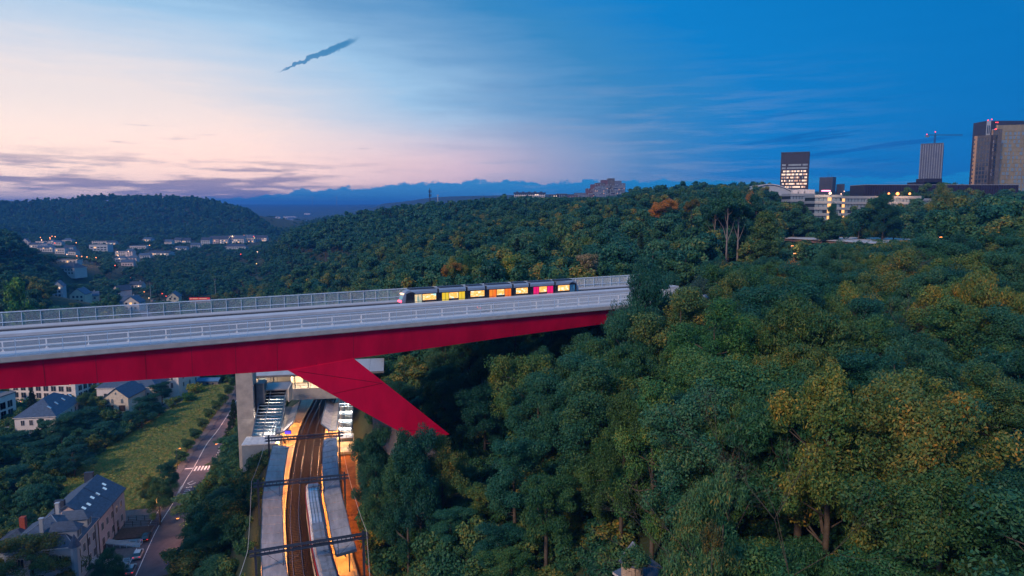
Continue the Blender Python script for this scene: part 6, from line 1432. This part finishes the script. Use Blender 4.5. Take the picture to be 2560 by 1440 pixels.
# near: fine leaves.  height about 16 m
proto('n0', 5.6, 14.0, 2.0, 210, 250, .25, M_leaf, seed=1, cr=(.7, 1.35)); proto('n1', 5.0, 14.3, 2.0, 200, 250, .245, M_leaf, seed=2, cr=(.65, 1.25))
proto('n2', 6.2, 13.7, 2.0, 220, 240, .27, M_leaf, seed=3, cr=(.7, 1.5)); proto('n3', 5.2, 14.0, 2.0, 210, 240, .245, M_leaft, seed=4, cr=(.65, 1.3))
proto('n4', 5.6, 12.0, 4.0, 200, 210, .34, M_leaft, seed=5, droop=.45, elong=.30, cr=(.7, 1.5)); proto('n5', 4.6, 13., 3.0, 200, 210, .34, M_leaf, seed=6, droop=.5, elong=.30, cr=(.6, 1.3))
# middle distance
for i in range(4): proto('m%d' % i, 4.8+.4*i, 13.7, 2.0, 96, 66, .82, M_leaf if i < 2 else M_leaft, seed=20+i, nb=5, cr=(.9, 1.7))
for i in range(3): proto('f%d' % i, 5.0+.5*i, 11, 4, 34, 34, 1.55, M_leaft, seed=30+i, nb=0, cr=(1.1, 2.0))
proto('cn', 2.9, 14.5, 1.5, 260, 60, .55, M_leafc, 'cone', (.35, .8), .5, .3, 41, .25, 0); proto('cf', 2.8, 14.5, 1.5, 60, 24, 1.2, M_leafc, 'cone', (.5, .9), .3, .4, 42, .25, 0)
proto('wp', 4.6, 11, 1.2, 260, 130, .55, M_leaft, 'weep', (.45, .9), 1.0, .2, 43, .35, 8)
proto('or', 5.2, 12, 4, 190, 120, .42, M_leafo, seed=44); proto('pl', 4.2, 7, 1.2, 120, 110, .42, M_leafp, seed=45, cr=(.5, 1.0))
proto('col', 2.6, 15, 1.5, 150, 110, .45, M_leaf, 'column', (.6, 1.2), 0, .5, 46, .25, 6); proto('sm', 2.6, 5.0, 1.5, 70, 110, .34, M_leaf, seed=47, cr=(.5, 1.0), tr=.12, nb=5)
proto('pn', 4.6, 7.5, 15.5, 110, 90, .50, M_leaft, seed=48, cr=(.8, 1.5), tr=.36, nb=6, mb_=M_barkp)
proto('shr', 2.0, 2.6, .1, 40, 80, .36, M_leaf, seed=49, cr=(.4, .9), tr=.08, nb=3)
TREES = []
def tree(key, x, y, z, h, wf, yaw, name='tree', label=None, cat='tree', group=None, tint=None):
    cm, tm_, H0, _ = TP[key]; s = h/H0
    r = empty(name, (x, y, z), yaw, label=label, cat=cat, group=group); r.scale = (s*wf, s*wf, s)
    a = link('crown', cm, r); link('trunk', tm_, r)
    if tint: a.color = tuple(tint)+(1,)
    return r
def plant(key, px, py, dep, label, rad, name='tree', cat='tree', wf=None, tint=None, base=None, yaw=0., hmin=3., group=None):
    """a tree whose top is seen at a pixel, standing on the ground below it; rad = crown radius in metres"""
    t_ = Q(px, py, dep); z = gz(t_.x, t_.y) if base is None else base; h = max(hmin, t_.z-z); s = h/TP[key][2]
    R0 = {'cn': 2.9, 'wp': 4.6, 'col': 2.6, 'sm': 2.6, 'pl': 4.2, 'pn': 4.6, 'shr': 2.0}.get(key, 5.4)
    r = tree(key, t_.x, t_.y, z, h, rad/(R0*s), yaw, name, label, cat, group, tint); BLOCK.append((t_.x, t_.y, rad*.75)); return r
# trees one can point at
plant('or', 1660, 497, 300, 'round orange-gold tree glowing on the ridge below the skyline', 5.5, base=Q(1660, 497, 300).z-11)
plant('or', 1730, 497, 300, 'smaller orange topped tree right of the round orange-gold tree', 3.2, tint=(.9, .95, .9), base=Q(1730, 497, 300).z-8)
plant('or', 1868, 478, 330, 'orange flecked tall tree on the ridge left of the dark office tower', 4.5, tint=(.9, .9, .9))
plant('n0', 1800, 757, 92, 'big bright green-gold broad tree in the middle of the right wood', 6.6, tint=(1.5, 1.35, .8), yaw=1)
plant('n2', 1760, 860, 88, 'green tree with golden left side just below the big green-gold tree', 6.0, tint=(1.35, 1.25, .9), yaw=2)
plant('n3', 1046, 1066, 104, 'dense dark tree hiding the foot of the red leg', 4.4)
plant('n0', 1105, 1092, 108, 'lower green tree right under the tip of the red leg', 4.0)
plant('n3', 935, 1066, 119, 'dark tree beside the small lit waiting bay right of the platforms', 4.6)
plant('n1', 985, 1110, 110, 'leafy tree between the waiting bay and the red leg foot', 4.6)
plant('n0', 1015, 1085, 104, 'green tree left of the foot of the red leg', 4.2)
plant('n1', 1560, 948, 84, 'tree with vivid orange left flank in the lower middle of the wood', 5.0, tint=(2.3, 1.15, .6), yaw=.5)  # orange tint stands in for warm light on its left side
plant('n0', 1640, 960, 80, 'leafy green tree touching the orange flanked tree', 5.6, tint=(1.1, 1.25, 1.0))
plant('n1', 2090, 872, 63, 'large orange tinged oak with lobed crown in the right foreground', 6.2, tint=(1.2, 1.08, .8), yaw=3)
plant('n2', 2290, 925, 60, 'dark wide tree right of the orange tinged oak', 6.6, tint=(.8, .9, .9), yaw=1.3)
plant('n1', 2085, 722, 110, 'tree with orange tipped top beneath the bare branches', 5.2, tint=(1.7, 1.15, .8))
plant('n4', 1810, 1205, 58, 'drooping feathery tree at the lower right centre', 4.6, tint=(1.3, 1.1, .9))
plant('shr', 1590, 1378, 61, 'leafy sprig hanging over the roof of the stone turret', 1.3, 'bush', 'bush', base=Q(1590, 1378, 61).z-1.9, hmin=1.5)
plant('shr', 1783, 1318, 53, 'small rust red twig bush in front of the drooping tree', 0.8, 'bush', 'bush', tint=(1.5, .65, .6), base=Q(1783, 1318, 53).z-2.4, hmin=2)
plant('n4', 1620, 655, 118, 'dark feathery ash tree hiding the end of the bridge railing', 6.0, tint=(.9, .95, .95), yaw=2.5)
plant('n4', 1600, 770, 112, 'dark drooping ash tree overhanging the bridge end', 6.0, tint=(.9, .95, .9), yaw=.7)
plant('n4', 1675, 690, 142, 'dark tree right behind the ash at the bridge end', 5.2)
plant('n3', 1725, 712, 150, 'rounded teal tree where the bridge deck meets the hill', 5.4)
plant('n0', 1640, 700, 158, 'tree standing behind the far end of the bridge railing', 3.6)
plant('n3', 1745, 690, 135, 'purplish grey tree right of the dark ash at the bridge end', 4.5, tint=(2.2, .9, 1.1))
plant('n5', 1890, 675, 150, 'feathery olive tree below the plateau lamp', 5.5, tint=(1.4, 1.2, 1.0))
plant('col', 1915, 530, 205, 'slender tree with orange leaves beside the plateau lamp', 3.6, tint=(2.2, 1.2, .8))
plant('or', 1968, 648, 160, 'orange leaved small tree under the two orange lamps', 3.0, tint=(.8, .85, .9))
plant('n1', 1130, 628, 205, 'tree with orange patch behind the front of the tram', 5.5, tint=(1.9, 1.3, .9))
plant('or', 1128, 655, 202, 'small orange crown in front of the tree behind the tram', 2.6, base=Q(1128, 655, 202).z-6)
plant('n1', 1165, 624, 212, 'green tree with pale orange top behind the tram', 5.2, tint=(1.4, 1.25, .9), yaw=2)
plant('col', 1272, 640, 205, 'slender pointed pale green tree behind the middle of the tram', 3.0, tint=(1.6, 1.5, 1.1))
plant('n0', 1290, 675, 200, 'bushy light green tree at the foot of the slender tree', 4.6, tint=(1.5, 1.4, 1.0))
plant('pl', 1472, 636, 190, 'pale pinkish blossoming tree above the tail of the tram', 4.4, base=Q(1472, 636, 190).z-7.5)
plant('n0', 1465, 596, 240, 'olive gold tree standing behind the pale blossoming tree', 6.0, tint=(1.5, 1.2, .8))
plant('n3', 1362, 575, 270, 'tall narrow green tree on the middle slope behind the bridge', 5.5, tint=(1.2, 1.2, 1.0))
plant('m0', 45, 700, 335, 'yellow green round tree at the left edge behind the far railing', 8.5, tint=(1.8, 1.6, .7), hmin=12)
for i, (px, py, rad) in enumerate(((1822, 478, 5.0), (1850, 482, 5.2), (1893, 492, 4.2), (1790, 500, 4.5), (1815, 520, 4.0))):
    plant('pn', px, py, 222+i*4, ['tall tree with long bare pale trunk left of the plateau lamp', 'second tall tree with straight pale trunk left of the plateau lamp', 'thin pale trunked tree nearest the plateau lamp', 'tall bare trunked tree at the left of the pale trunk group', 'shorter bare trunked tree inside the pale trunk group'][i], rad)
plant('n3', 2212, 480, 300, 'big dark tree standing in front of the lit right office wing', 8.5, tint=(.8, .85, .85))
plant('n1', 2170, 500, 310, 'tree left of the big dark tree before the right office wing', 6.0, tint=(.9, .95, .85))
plant('n3', 2083, 505, 330, 'slim dark tree rising before the front office wing', 3.6, tint=(.8, .85, .9))
plant('n0', 2355, 462, 300, 'tall tree before the black hall right of the white fin tower', 6.5)
plant('wp', 78, 1218, 178, 'weeping willow beside the slate roofed villa at lower left', 6.0, base=4.5)
plant('n2', 75, 1336, 142, 'round dark tree hiding the villa gable in the bottom left corner', 7.6, base=4.5, tint=(.8, .8, .8))
plant('n1', 268, 1362, 143, 'round garden tree between the villa and the parked cars', 3.6, base=4.9, hmin=5)
plant('n0', 283, 1402, 139, 'lower garden tree at the bottom edge left of the silver car', 2.3, base=4.9, hmin=4)
plant('n0', 393, 1196, 172, 'round street tree with orange lit side above the timber fence', 4.0, base=4.9)
plant('n1', 372, 1185, 185, 'dark tree close behind the round street tree', 3.0, base=4.5)
plant('n3', 420, 1150, 190, 'dark tree left of the zebra crossing', 3.2, base=4.5)
for i, (px, py) in enumerate(((452, 1128), (468, 1098), (487, 1072), (505, 1046), (522, 1022), (540, 1002), (556, 985), (570, 962), (582, 942))):
    plant('sm', px, py, 85/.31*(1+.0) if False else P(px, py+34, 4.5).y/ray(px, py+34).y, 'young street tree in the row between meadow and road, number %s from the crossing' % ['one', 'two', 'three', 'four', 'five', 'six', 'seven', 'eight', 'nine'][i], 2.5, base=4.3, hmin=4.5, tint=(1.3, 1.0, .8), group='young trees lining the valley road')
plant('cn', 583, 1000, 232, 'dark green spruce between road and lift tower', 3.2, base=6)
plant('cn', 78, 968, 262, 'pointed spruce between the white apartment blocks', 2.6, base=5)
for px, py, dep, rad, lb in ((485, 963, 299, 3.6, 'yellow green round bush at the river end of the meadow'), (470, 985, 286, 2.8, 'small orange tipped bush beside the shining river')):
    plant('shr', px, py, dep, lb, rad, 'bush', 'bush', tint=(2.0, 1.5, .7), base=3.5)
for px, py, dep, rad, key, lb in ((212, 975, 258, 4.5, 'n1', 'tall orange tipped tree left of the coach house'), (205, 1020, 240, 7.0, 'n3', 'large dark tree left of the meadow'), (150, 1040, 232, 6.0, 'n3', 'dark tree in front of the cream hip roofed house'),
                                  (255, 1060, 236, 6.2, 'n4', 'broad dark tree in front of the coach house yard'), (370, 985, 262, 5.5, 'n3', 'dark tree right of the coach house'), (402, 955, 285, 5.0, 'n3', 'tall dark tree left of the shining river'), (350, 1010, 250, 5.0, 'n4', 'round dark shrubby tree between coach house and meadow'),
                                  (40, 1080, 226, 6.0, 'n3', 'dark tree at the left edge over the side street'), (110, 1095, 214, 6.5, 'n3', 'broad dark tree below the cream house'), (180, 1120, 205, 6.0, 'n4', 'dense dark tree at the left edge of the meadow'), (20, 1170, 195, 7.0, 'n3', 'tall dark tree at the left border above the willow')):
    plant(key, px, py, dep, lb, rad, base=4, tint=(.75, .85, .9))
# bare trees
def bare(px, py, dep, lb, sc=1., seed=1):
    g = np.random.default_rng(seed); t_ = Q(px, py, dep); z = gz(t_.x, t_.y); H_ = t_.z-z; parts = []
    def grow(p, d, L_, r, lv):
        e = p+d*L_; parts.append(quadtube(p, e, r, r*.6, 5))
        if lv == 0: return
        for _ in range(3):
            nd = d+g.normal(size=3)*.42; nd[2] = abs(nd[2])*.9+.1; nd /= np.linalg.norm(nd); grow(e, nd, L_*.68, r*.55, lv-1)
    grow(np.array([0, 0, -1.]), np.array([.04, 0, 1.]), H_*.42, .17*sc, 5)
    v, f = join(parts); o = link('bare_branches', fastmesh('bare_tree', v, f, [M_bark]), None, (t_.x, t_.y, z), label=lb, cat='bare tree'); o.name = 'bare_tree'
for a in ((2125, 690, 106, 'bare pale tree standing above the orange tipped tree', 1.0, 3), (2268, 640, 150, 'purplish bare tree in the upper right wood', 1.2, 4), (1835, 1035, 70, 'grey leafless branches between the two big green trees', .8, 5), (1935, 1170, 56, 'small leafless branches above the drooping tree', .6, 8)): bare(*a)
# the rest of the wood
def samples():
    out = []
    rg2 = np.random.default_rng(9)
    # rings with growing spacing
    r = 24.
    while r < 2050:
        sp = 8.4 if r < 170 else 8.6 if r < 450 else 9.5 if r < 900 else 13.
        A0 = R(50) if r > 90 else R(62)
        n = int(r*2*A0/sp); th = -A0+2*A0*(np.arange(n)+rg2.uniform(0, 1, n))/n
        rr = r+rg2.uniform(-.42, .42, n)*sp; out.append(np.stack([np.sin(th)*rr, np.cos(th)*rr], 1)); r += sp*.86
    return np.concatenate(out)
S = samples(); X, Y = S[:, 0], S[:, 1]; Z = GR(X, Y); rr = np.hypot(X, Y); ok = np.ones(len(X), bool)
lat, _ = RAIL.latdist(X, Y); ok &= ~((lat > -11.0) & (lat < 12.0) & (Y < 300)); ok &= ~((np.abs(lat) < 0) & (Y < 620) & (Y > 400))
ok &= ~((lat > -24) & (lat < 18) & (Y > 150) & (Y < 208))
lat2, _ = ROAD.latdist(X, Y); ok &= ~((lat2 > -9.5) & (lat2 < 11.0) & (Y < 330))
ok &= ~((lat2 > -16) & (lat2 < 0) & (Y > 120) & (Y < 176))
lat3, _ = RIVER.latdist(X, Y); ok &= np.abs(lat3) > 7.5
lat4, _ = VSTP.latdist(X, Y); ok &= np.abs(lat4) > 7.5
ok &= ~inpoly(X, Y, MEADOW)
for bx, by, brd in BLOCK: ok &= (X-bx)**2+(Y-by)**2 > brd*brd
# bridge: trees stay clear of the deck, low ones may stand under it
sB = X*BX.x+Y*BX.y; pB = X*BN.x+Y*BN.y
hgt = np.where(rr < 170, rg.uniform(13.5, 22.5, len(X)), rg.uniform(12.5, 20.5, len(X))); hgt = np.where(Z < 9, rg.uniform(9, 15, len(X)), hgt); hgt = np.where((Z < 9) & (Y < 330) & (lat2 < 0), rg.uniform(6, 10, len(X)), hgt)
# between road and station: bushy slope
slope = (lat2 > 0) & (lat < 0) & (Y < 300); hgt = np.where(slope, rg.uniform(5.0, 8.5, len(X)), hgt)
rslope = (lat > 0) & (lat < 26) & (Y < 210); hgt = np.where(rslope, rg.uniform(6., 10, len(X)), hgt)
vill = (X > -1500) & (X < -150) & (Y > 420) & (Y < 1350) & (Z < 37); hgt = np.where(vill, rg.uniform(7, 12, len(X)), hgt)
near_b = (pB > 101) & (pB < 144) & (sB < 124); lim = DZ-5.5-(pB < 112)*0-Z; hgt = np.where(near_b, np.minimum(hgt, lim-np.where(sB > 70, 1.0, 2.0)), hgt)
ok &= ~(near_b & (hgt < 4.5)); ok &= ~((sB > 96) & (sB < 122) & (pB > 104) & (pB < 140)); ok &= ~((sB > 36) & (sB < 56) & (pB > 104) & (pB < 140) & (Z > 25))
# left of the villa: open gardens
# keep the line of sight to the valley, the railway mast row and the skyline
pxx, pyy, dep = proj(X, Y, Z+hgt)
sky_lim = np.interp(pxx, [-600, 0, 250, 480, 560, 620, 690, 720, 850, 950, 1050, 1250, 1500, 1620, 1800, 1900, 1960, 2040, 2100, 2160, 2260, 2360, 2420, 2560, 3200],
                         [475, 486, 485, 490, 500, 522, 570, 570, 533, 510, 505, 494, 494, 476, 463, 462, 500, 520, 530, 505, 480, 462, 474, 482, 480])
sky_lim = sky_lim+rg.normal(size=len(X))*np.where(dep < 700, 7., 2.5)
for it in range(14):
    pxx, pyy, dep = proj(X, Y, Z+hgt); over = pyy < sky_lim; hgt = np.where(over, hgt-1.1, hgt)
hgt = np.where(dep < 1300, np.maximum(hgt, 4.0), hgt); ok &= hgt > 3.6
# sight lines to what the photograph shows between the trees: x0, x1, lowest y that stays open, distance
WIN = [(1200, 1330, 850, 160), (1330, 1420, 836, 160), (1420, 1500, 822, 160), (1950, 2290, 606, 300), (2185, 2240, 622, 290), (1880, 1900, 640, 214), (1965, 2000, 640, 224), (1812, 1860, 650, 215), (540, 600, 1060, 228), (2036, 2122, 540, 400), (1330, 1560, 494, 1100),
       (-60, 60, 1062, 245), (60, 125, 1012, 285), (45, 190, 1062, 228), (244, 345, 1030, 262), (330, 400, 985, 298), (120, 250, 985, 290), (455, 600, 958, 305), (500, 590, 965, 270), (420, 468, 1008, 280),
       (475, 530, 757, 560), (378, 384, 750, 520), (536, 545, 750, 520), (598, 604, 745, 520)]
for v_ in V:
    p_ = VF(v_[0], v_[1]); dd_ = proj(p_.x, p_.y, p_.z)[2]; w_ = v_[2]/dd_*F/2+4; WIN.append((v_[0]-w_, v_[0]+w_, v_[1]-.30*v_[4]/dd_*F, dd_-v_[3]*.5))
WIN.append((230, 278, 626, 1000))
for (a_, b_, k_) in LP: WIN.append((a_-4, a_+4, b_+5, VF(a_, b_+6).y-4))
for (x0, x1, y1, dm) in WIN:
    wd = 3.8/np.maximum(dep, 5)*F; k = (pxx > x0-wd) & (pxx < x1+wd) & (dep < dm) & (dep > 0) & (pyy < y1) & ok
    if not k.any(): continue
    ii = np.where(k)[0]
    for it in range(16):
        a1, b1, c1 = proj(X[ii], Y[ii], Z[ii]+hgt[ii]); m1 = b1 < y1
        if not m1.any(): break
        hgt[ii] = np.where(m1, hgt[ii]-.9, hgt[ii])
    drop = hgt[ii] < (3.0 if x0 > 900 else 2.2); hgt[ii] = np.where(drop & (x0 > 1700) & (x0 != 1812), 3.2, hgt[ii])
    if x0 < 1700 or x0 == 1812: ok[ii[drop]] = False
    pxx[ii], pyy[ii], dep[ii] = proj(X[ii], Y[ii], Z[ii]+hgt[ii])
ok &= hgt > 2.0
X, Y, Z, hgt, rr = X[ok], Y[ok], Z[ok], hgt[ok], rr[ok]; pxx, pyy, dep = proj(X, Y, Z+hgt); slope, rslope, vill = slope[ok], rslope[ok], vill[ok]
# crude visibility: a running horizon in picture columns decides which are largest in view
inf = (pxx > -30) & (pxx < 2590) & (pyy > 380) & (pyy < 1500) & (dep > 5)
order = np.argsort(dep); hor = np.full(264, 1500.); visw = np.zeros(len(X))
for i in order:
    if dep[i] < 5: continue
    w = 5.*hgt[i]/16/dep[i]*F; c0, c1 = int(max(0, (pxx[i]-w*.7)//10)), int(min(263, (pxx[i]+w*.7)//10))
    if c1 < c0 or c0 > 263 or c1 < 0: continue
    seg = hor[c0:c1+1]; vis = np.maximum(0, seg-np.maximum(pyy[i], 0)).mean(); visw[i] = min(vis, hgt[i]/dep[i]*F)*w if inf[i] else 0
    hor[c0:c1+1] = np.minimum(seg, pyy[i]+w*.25)
rank = np.argsort(-visw); NI = 300-62; ind = np.zeros(len(X), bool); ind[rank[:NI]] = True; ind &= visw > 0
keys = np.empty(len(X), object); rv_ = rg.uniform(size=len(X))
for i in range(len(X)):
    d_ = dep[i] if dep[i] > 0 else rr[i]
    if d_ < 175: keys[i] = ['n0', 'n1', 'n2', 'n3', 'n4', 'n5', 'n3', 'n1'][int(rv_[i]*8)]
    elif d_ < 560: keys[i] = ['m0', 'm1', 'm2', 'm3'][int(rv_[i]*4)] if rv_[i] < .965 else 'cf'
    else: keys[i] = ['f0', 'f1', 'f2'][int(rv_[i]*3)] if rv_[i] < .95 else 'cf'
    if slope[i] and d_ < 300: keys[i] = ['n3', 'n0', 'n4', 'sm'][int(rv_[i]*4)]
yaws = rg.uniform(0, 6.28, len(X)); wfs = rg.uniform(.84, 1.16, len(X))
wfs = np.where(slope | rslope, wfs*1.55, wfs); wfs = np.where(vill, wfs*1.25, wfs)
REG = [(lambda i: X[i] < -75 and Y[i] < 330 and lat2o[i] < 0, 'valley floor trees left of the road', 'broadleaf tree on the valley floor left of the road'),
       (lambda i: slope[i], 'bushy trees on the bank between road and station', 'low bushy tree on the bank between the valley road and the left canopy'),
       (lambda i: rslope[i], 'low trees on the cutting slope right of the station', 'low tree on the cutting slope right of the station canopy'),
       (lambda i: X[i]*BN.x+Y[i]*BN.y > 138 and X[i] > -140, 'trees on the wooded hill behind the bridge', 'broadleaf tree on the wooded hill behind the red bridge'),
       (lambda i: X[i] <= -140, 'trees in the valley beyond the bridge', 'broadleaf tree in the valley beyond the far railing'),
       (lambda i: X[i] > 28, 'trees of the near wood in the right foreground', 'broadleaf tree in the near wood filling the right foreground'),
       (lambda i: True, 'trees of the wood below the bridge in the middle', 'broadleaf tree in the wood below the red girder')]
lat2o = lat2[ok] if len(lat2) != len(X) else lat2
for i in np.where(ind)[0]:
    for f_, g_, l_ in REG:
        if f_(i): break
    kn = keys[i]; ad = {'n0': 'mid green', 'n1': 'green gold', 'n2': 'wide green', 'n3': 'teal green', 'n4': 'dark feathery', 'n5': 'olive feathery', 'sm': 'small', 'm0': 'green', 'm1': 'olive green', 'm2': 'blue green', 'm3': 'dark green'}.get(kn, 'dark')
    tint = {'n4': (.9, .95, .95), 'n5': (1.0, 1.0, .85), 'n1': (1.1, 1.08, .85), 'n3': (.9, 1, 1), 'n2': (.95, 1.05, .9)}.get(kn)
    if X[i] > 30 and dep[i] < 110: q_ = rg.uniform(.75, 1.15); tint = tuple(c*q_ for c in (tint or (1, 1, 1)))
    tree(kn, X[i], Y[i], Z[i], hgt[i], wfs[i]*min(1.6, max(1, 8/hgt[i])), yaws[i], label=rel(pxx[i], pyy[i]+.25*hgt[i]/dep[i]*F, ad+' tree', LM), group=g_, tint=tint)
rest = ~ind
def scatter(name, ptsX, ptsY, ptsZ, sxy, sz, yw, keyarr, src, label, kind='stuff', cat=None):
    me = bpy.data.meshes.new(name); n = len(ptsX); me.vertices.add(n); me.vertices.foreach_set('co', np.stack([ptsX, ptsY, ptsZ], 1).astype(np.float32).ravel())
    ks = list(src); idx = np.array([ks.index(k) for k in keyarr], np.int32)
    me.attributes.new('idx', 'INT', 'POINT').data.foreach_set('value', idx)
    me.attributes.new('scl', 'FLOAT_VECTOR', 'POINT').data.foreach_set('vector', np.stack([sxy, sxy, sz], 1).astype(np.float32).ravel())
    me.attributes.new('rot', 'FLOAT_VECTOR', 'POINT').data.foreach_set('vector', np.stack([yw*0, yw*0, yw], 1).astype(np.float32).ravel())
    o = link(name, me, kind=kind, label=label); 
    if cat: o['category'] = cat
    ng = bpy.data.node_groups.new(name, 'GeometryNodeTree'); ng.interface.new_socket('Geometry', in_out='INPUT', socket_type='NodeSocketGeometry'); ng.interface.new_socket('Geometry', in_out='OUTPUT', socket_type='NodeSocketGeometry')
    N, Lk = ng.nodes, ng.links; gi = N.new('NodeGroupInput'); go = N.new('NodeGroupOutput'); jn = N.new('GeometryNodeJoinGeometry')
    def na(nm, dt): a = N.new('GeometryNodeInputNamedAttribute'); a.data_type = dt; a.inputs[0].default_value = nm; return a.outputs[0]
    ai, as_, ar = na('idx', 'INT'), na('scl', 'FLOAT_VECTOR'), na('rot', 'FLOAT_VECTOR')
    for k, key in enumerate(ks):
        if not (idx == k).any(): continue
        oi = N.new('GeometryNodeObjectInfo'); oi.inputs['Object'].default_value = src[key]
        cp = N.new('FunctionNodeCompare'); cp.data_type = 'INT'; cp.operation = 'EQUAL'; Lk.new(ai, cp.inputs[2]); cp.inputs[3].default_value = k
        ip = N.new('GeometryNodeInstanceOnPoints'); Lk.new(gi.outputs[0], ip.inputs['Points']); Lk.new(cp.outputs[0], ip.inputs['Selection']); Lk.new(oi.outputs['Geometry'], ip.inputs['Instance'])
        Lk.new(ar, ip.inputs['Rotation']); Lk.new(as_, ip.inputs['Scale']); Lk.new(ip.outputs[0], jn.inputs[0])
    Lk.new(jn.outputs[0], go.inputs[0]); md = o.modifiers.new('instances', 'NODES'); md.node_group = ng
    return o
SRC = {}
for k in TP:
    V_, F_, cv, m_, tv, tf = TP[k][3]
    vv, ff = join([(V_, F_), (tv, tf)]); me = fastmesh('tree_'+k, vv, ff, [m_, M_bark], np.concatenate([cv, np.full(len(tf), .5)]))
    mi = np.zeros(len(ff), np.int32); mi[len(F_):] = 1; me.polygons.foreach_set('material_index', mi)
    SRC[k] = bpy.data.objects.new('tree_source_'+k, me)
H0 = np.array([TP[k][2] for k in keys])
scatter('woodland', X[rest], Y[rest], Z[rest]-.3, (hgt/H0*wfs*np.clip(8/hgt, 1, 1.8))[rest], (hgt/H0)[rest], yaws[rest], keys[rest], SRC, 'dense mixed broadleaf wood covering the valley slopes and hills')
print('trees', len(X), 'individual', int(ind.sum()))
# undergrowth so that the wood closes towards the ground, meadow tussocks
n = 17000; g = np.random.default_rng(12); th = g.uniform(R(-42), R(42), n); r_ = np.sqrt(g.uniform(35**2, 430**2, n)); x = np.sin(th)*r_; y = np.cos(th)*r_
la, _ = RAIL.latdist(x, y); l2, _ = ROAD.latdist(x, y); k = ~((la > -9.0) & (la < 10.6)) & ~((l2 > -5.5) & (l2 < 9.6)) & ~inpoly(x, y, MEADOW) & ~((la > -19) & (la < 16) & (y > 150) & (y < 210)) & ~((l2 > -13.5) & (l2 < 0) & (y < 178))
l3, _ = RIVER.latdist(x, y); k &= np.abs(l3) > 7.5
pb = x*BN.x+y*BN.y; k &= ~((pb > 101) & (pb < 144) & (GR(x, y) > 56))
for bx, by, brd in BLOCK:
    if brd > 4: k &= (x-bx)**2+(y-by)**2 > (brd*.7)**2
x, y = x[k], y[k]; z = GR(x, y); s = g.uniform(.7, 1.6, len(x))
scatter('undergrowth', x, y, z-.2, s, s*g.uniform(.7, 1.2, len(x)), g.uniform(0, 6, len(x)), np.array(['shr']*len(x), object), SRC, 'dense undergrowth bushes between the trees')
def tuft():
    c = np.zeros((1, 3)); V_, F_, cv = leaves(np.array([[0, 0, .12]]), np.array([.55]), 26, .55, 0, .22, .2); V_[:, 2] = np.abs(V_[:, 2])*.8; return fastmesh('tuft', V_, F_, [M_grass], cv)
tf_ = bpy.data.objects.new('grass_source', tuft())
bx0 = min(p.x for p in MEADOW); bx1 = max(p.x for p in MEADOW); by0 = min(p.y for p in MEADOW); by1 = max(p.y for p in MEADOW)
x = g.uniform(bx0, bx1, 52000); y = g.uniform(by0, by1, 52000); k = inpoly(x, y, MEADOW); l2, _ = ROAD.latdist(x, y); k &= l2 < -5.2; l3, _ = RIVER.latdist(x, y); k &= np.abs(l3) > 4; k &= (x+92.6+5.)**2+(y-158)**2 > 14**2
x, y = x[k][:16000], y[k][:16000]; z = GR(x, y); s = g.uniform(.6, 1.5, len(x))
scatter('meadow_grass', x, y, z, s, s, g.uniform(0, 6, len(x)), np.array(['g']*len(x), object), {'g': tf_}, 'long uneven meadow grass with rust coloured patches')

# ------------------------------------------------------------------ air
hz = MB().box(-16000, 16000, -16000, 16000, -12, 222).build('haze', [], kind='stuff')
m = bpy.data.materials.new('haze'); m.use_nodes = True; t = NT(m.node_tree); t.n.clear()
pv_ = t.new('ShaderNodeVolumePrincipled'); pv_.inputs['Color'].default_value = (.08, .38, 1.0, 1); pv_.inputs['Density'].default_value = .00018; pv_.inputs['Anisotropy'].default_value = .2
t.l.new(pv_.outputs[0], t.new('ShaderNodeOutputMaterial').inputs['Volume']); hz.data.materials.append(m)
print('done script')
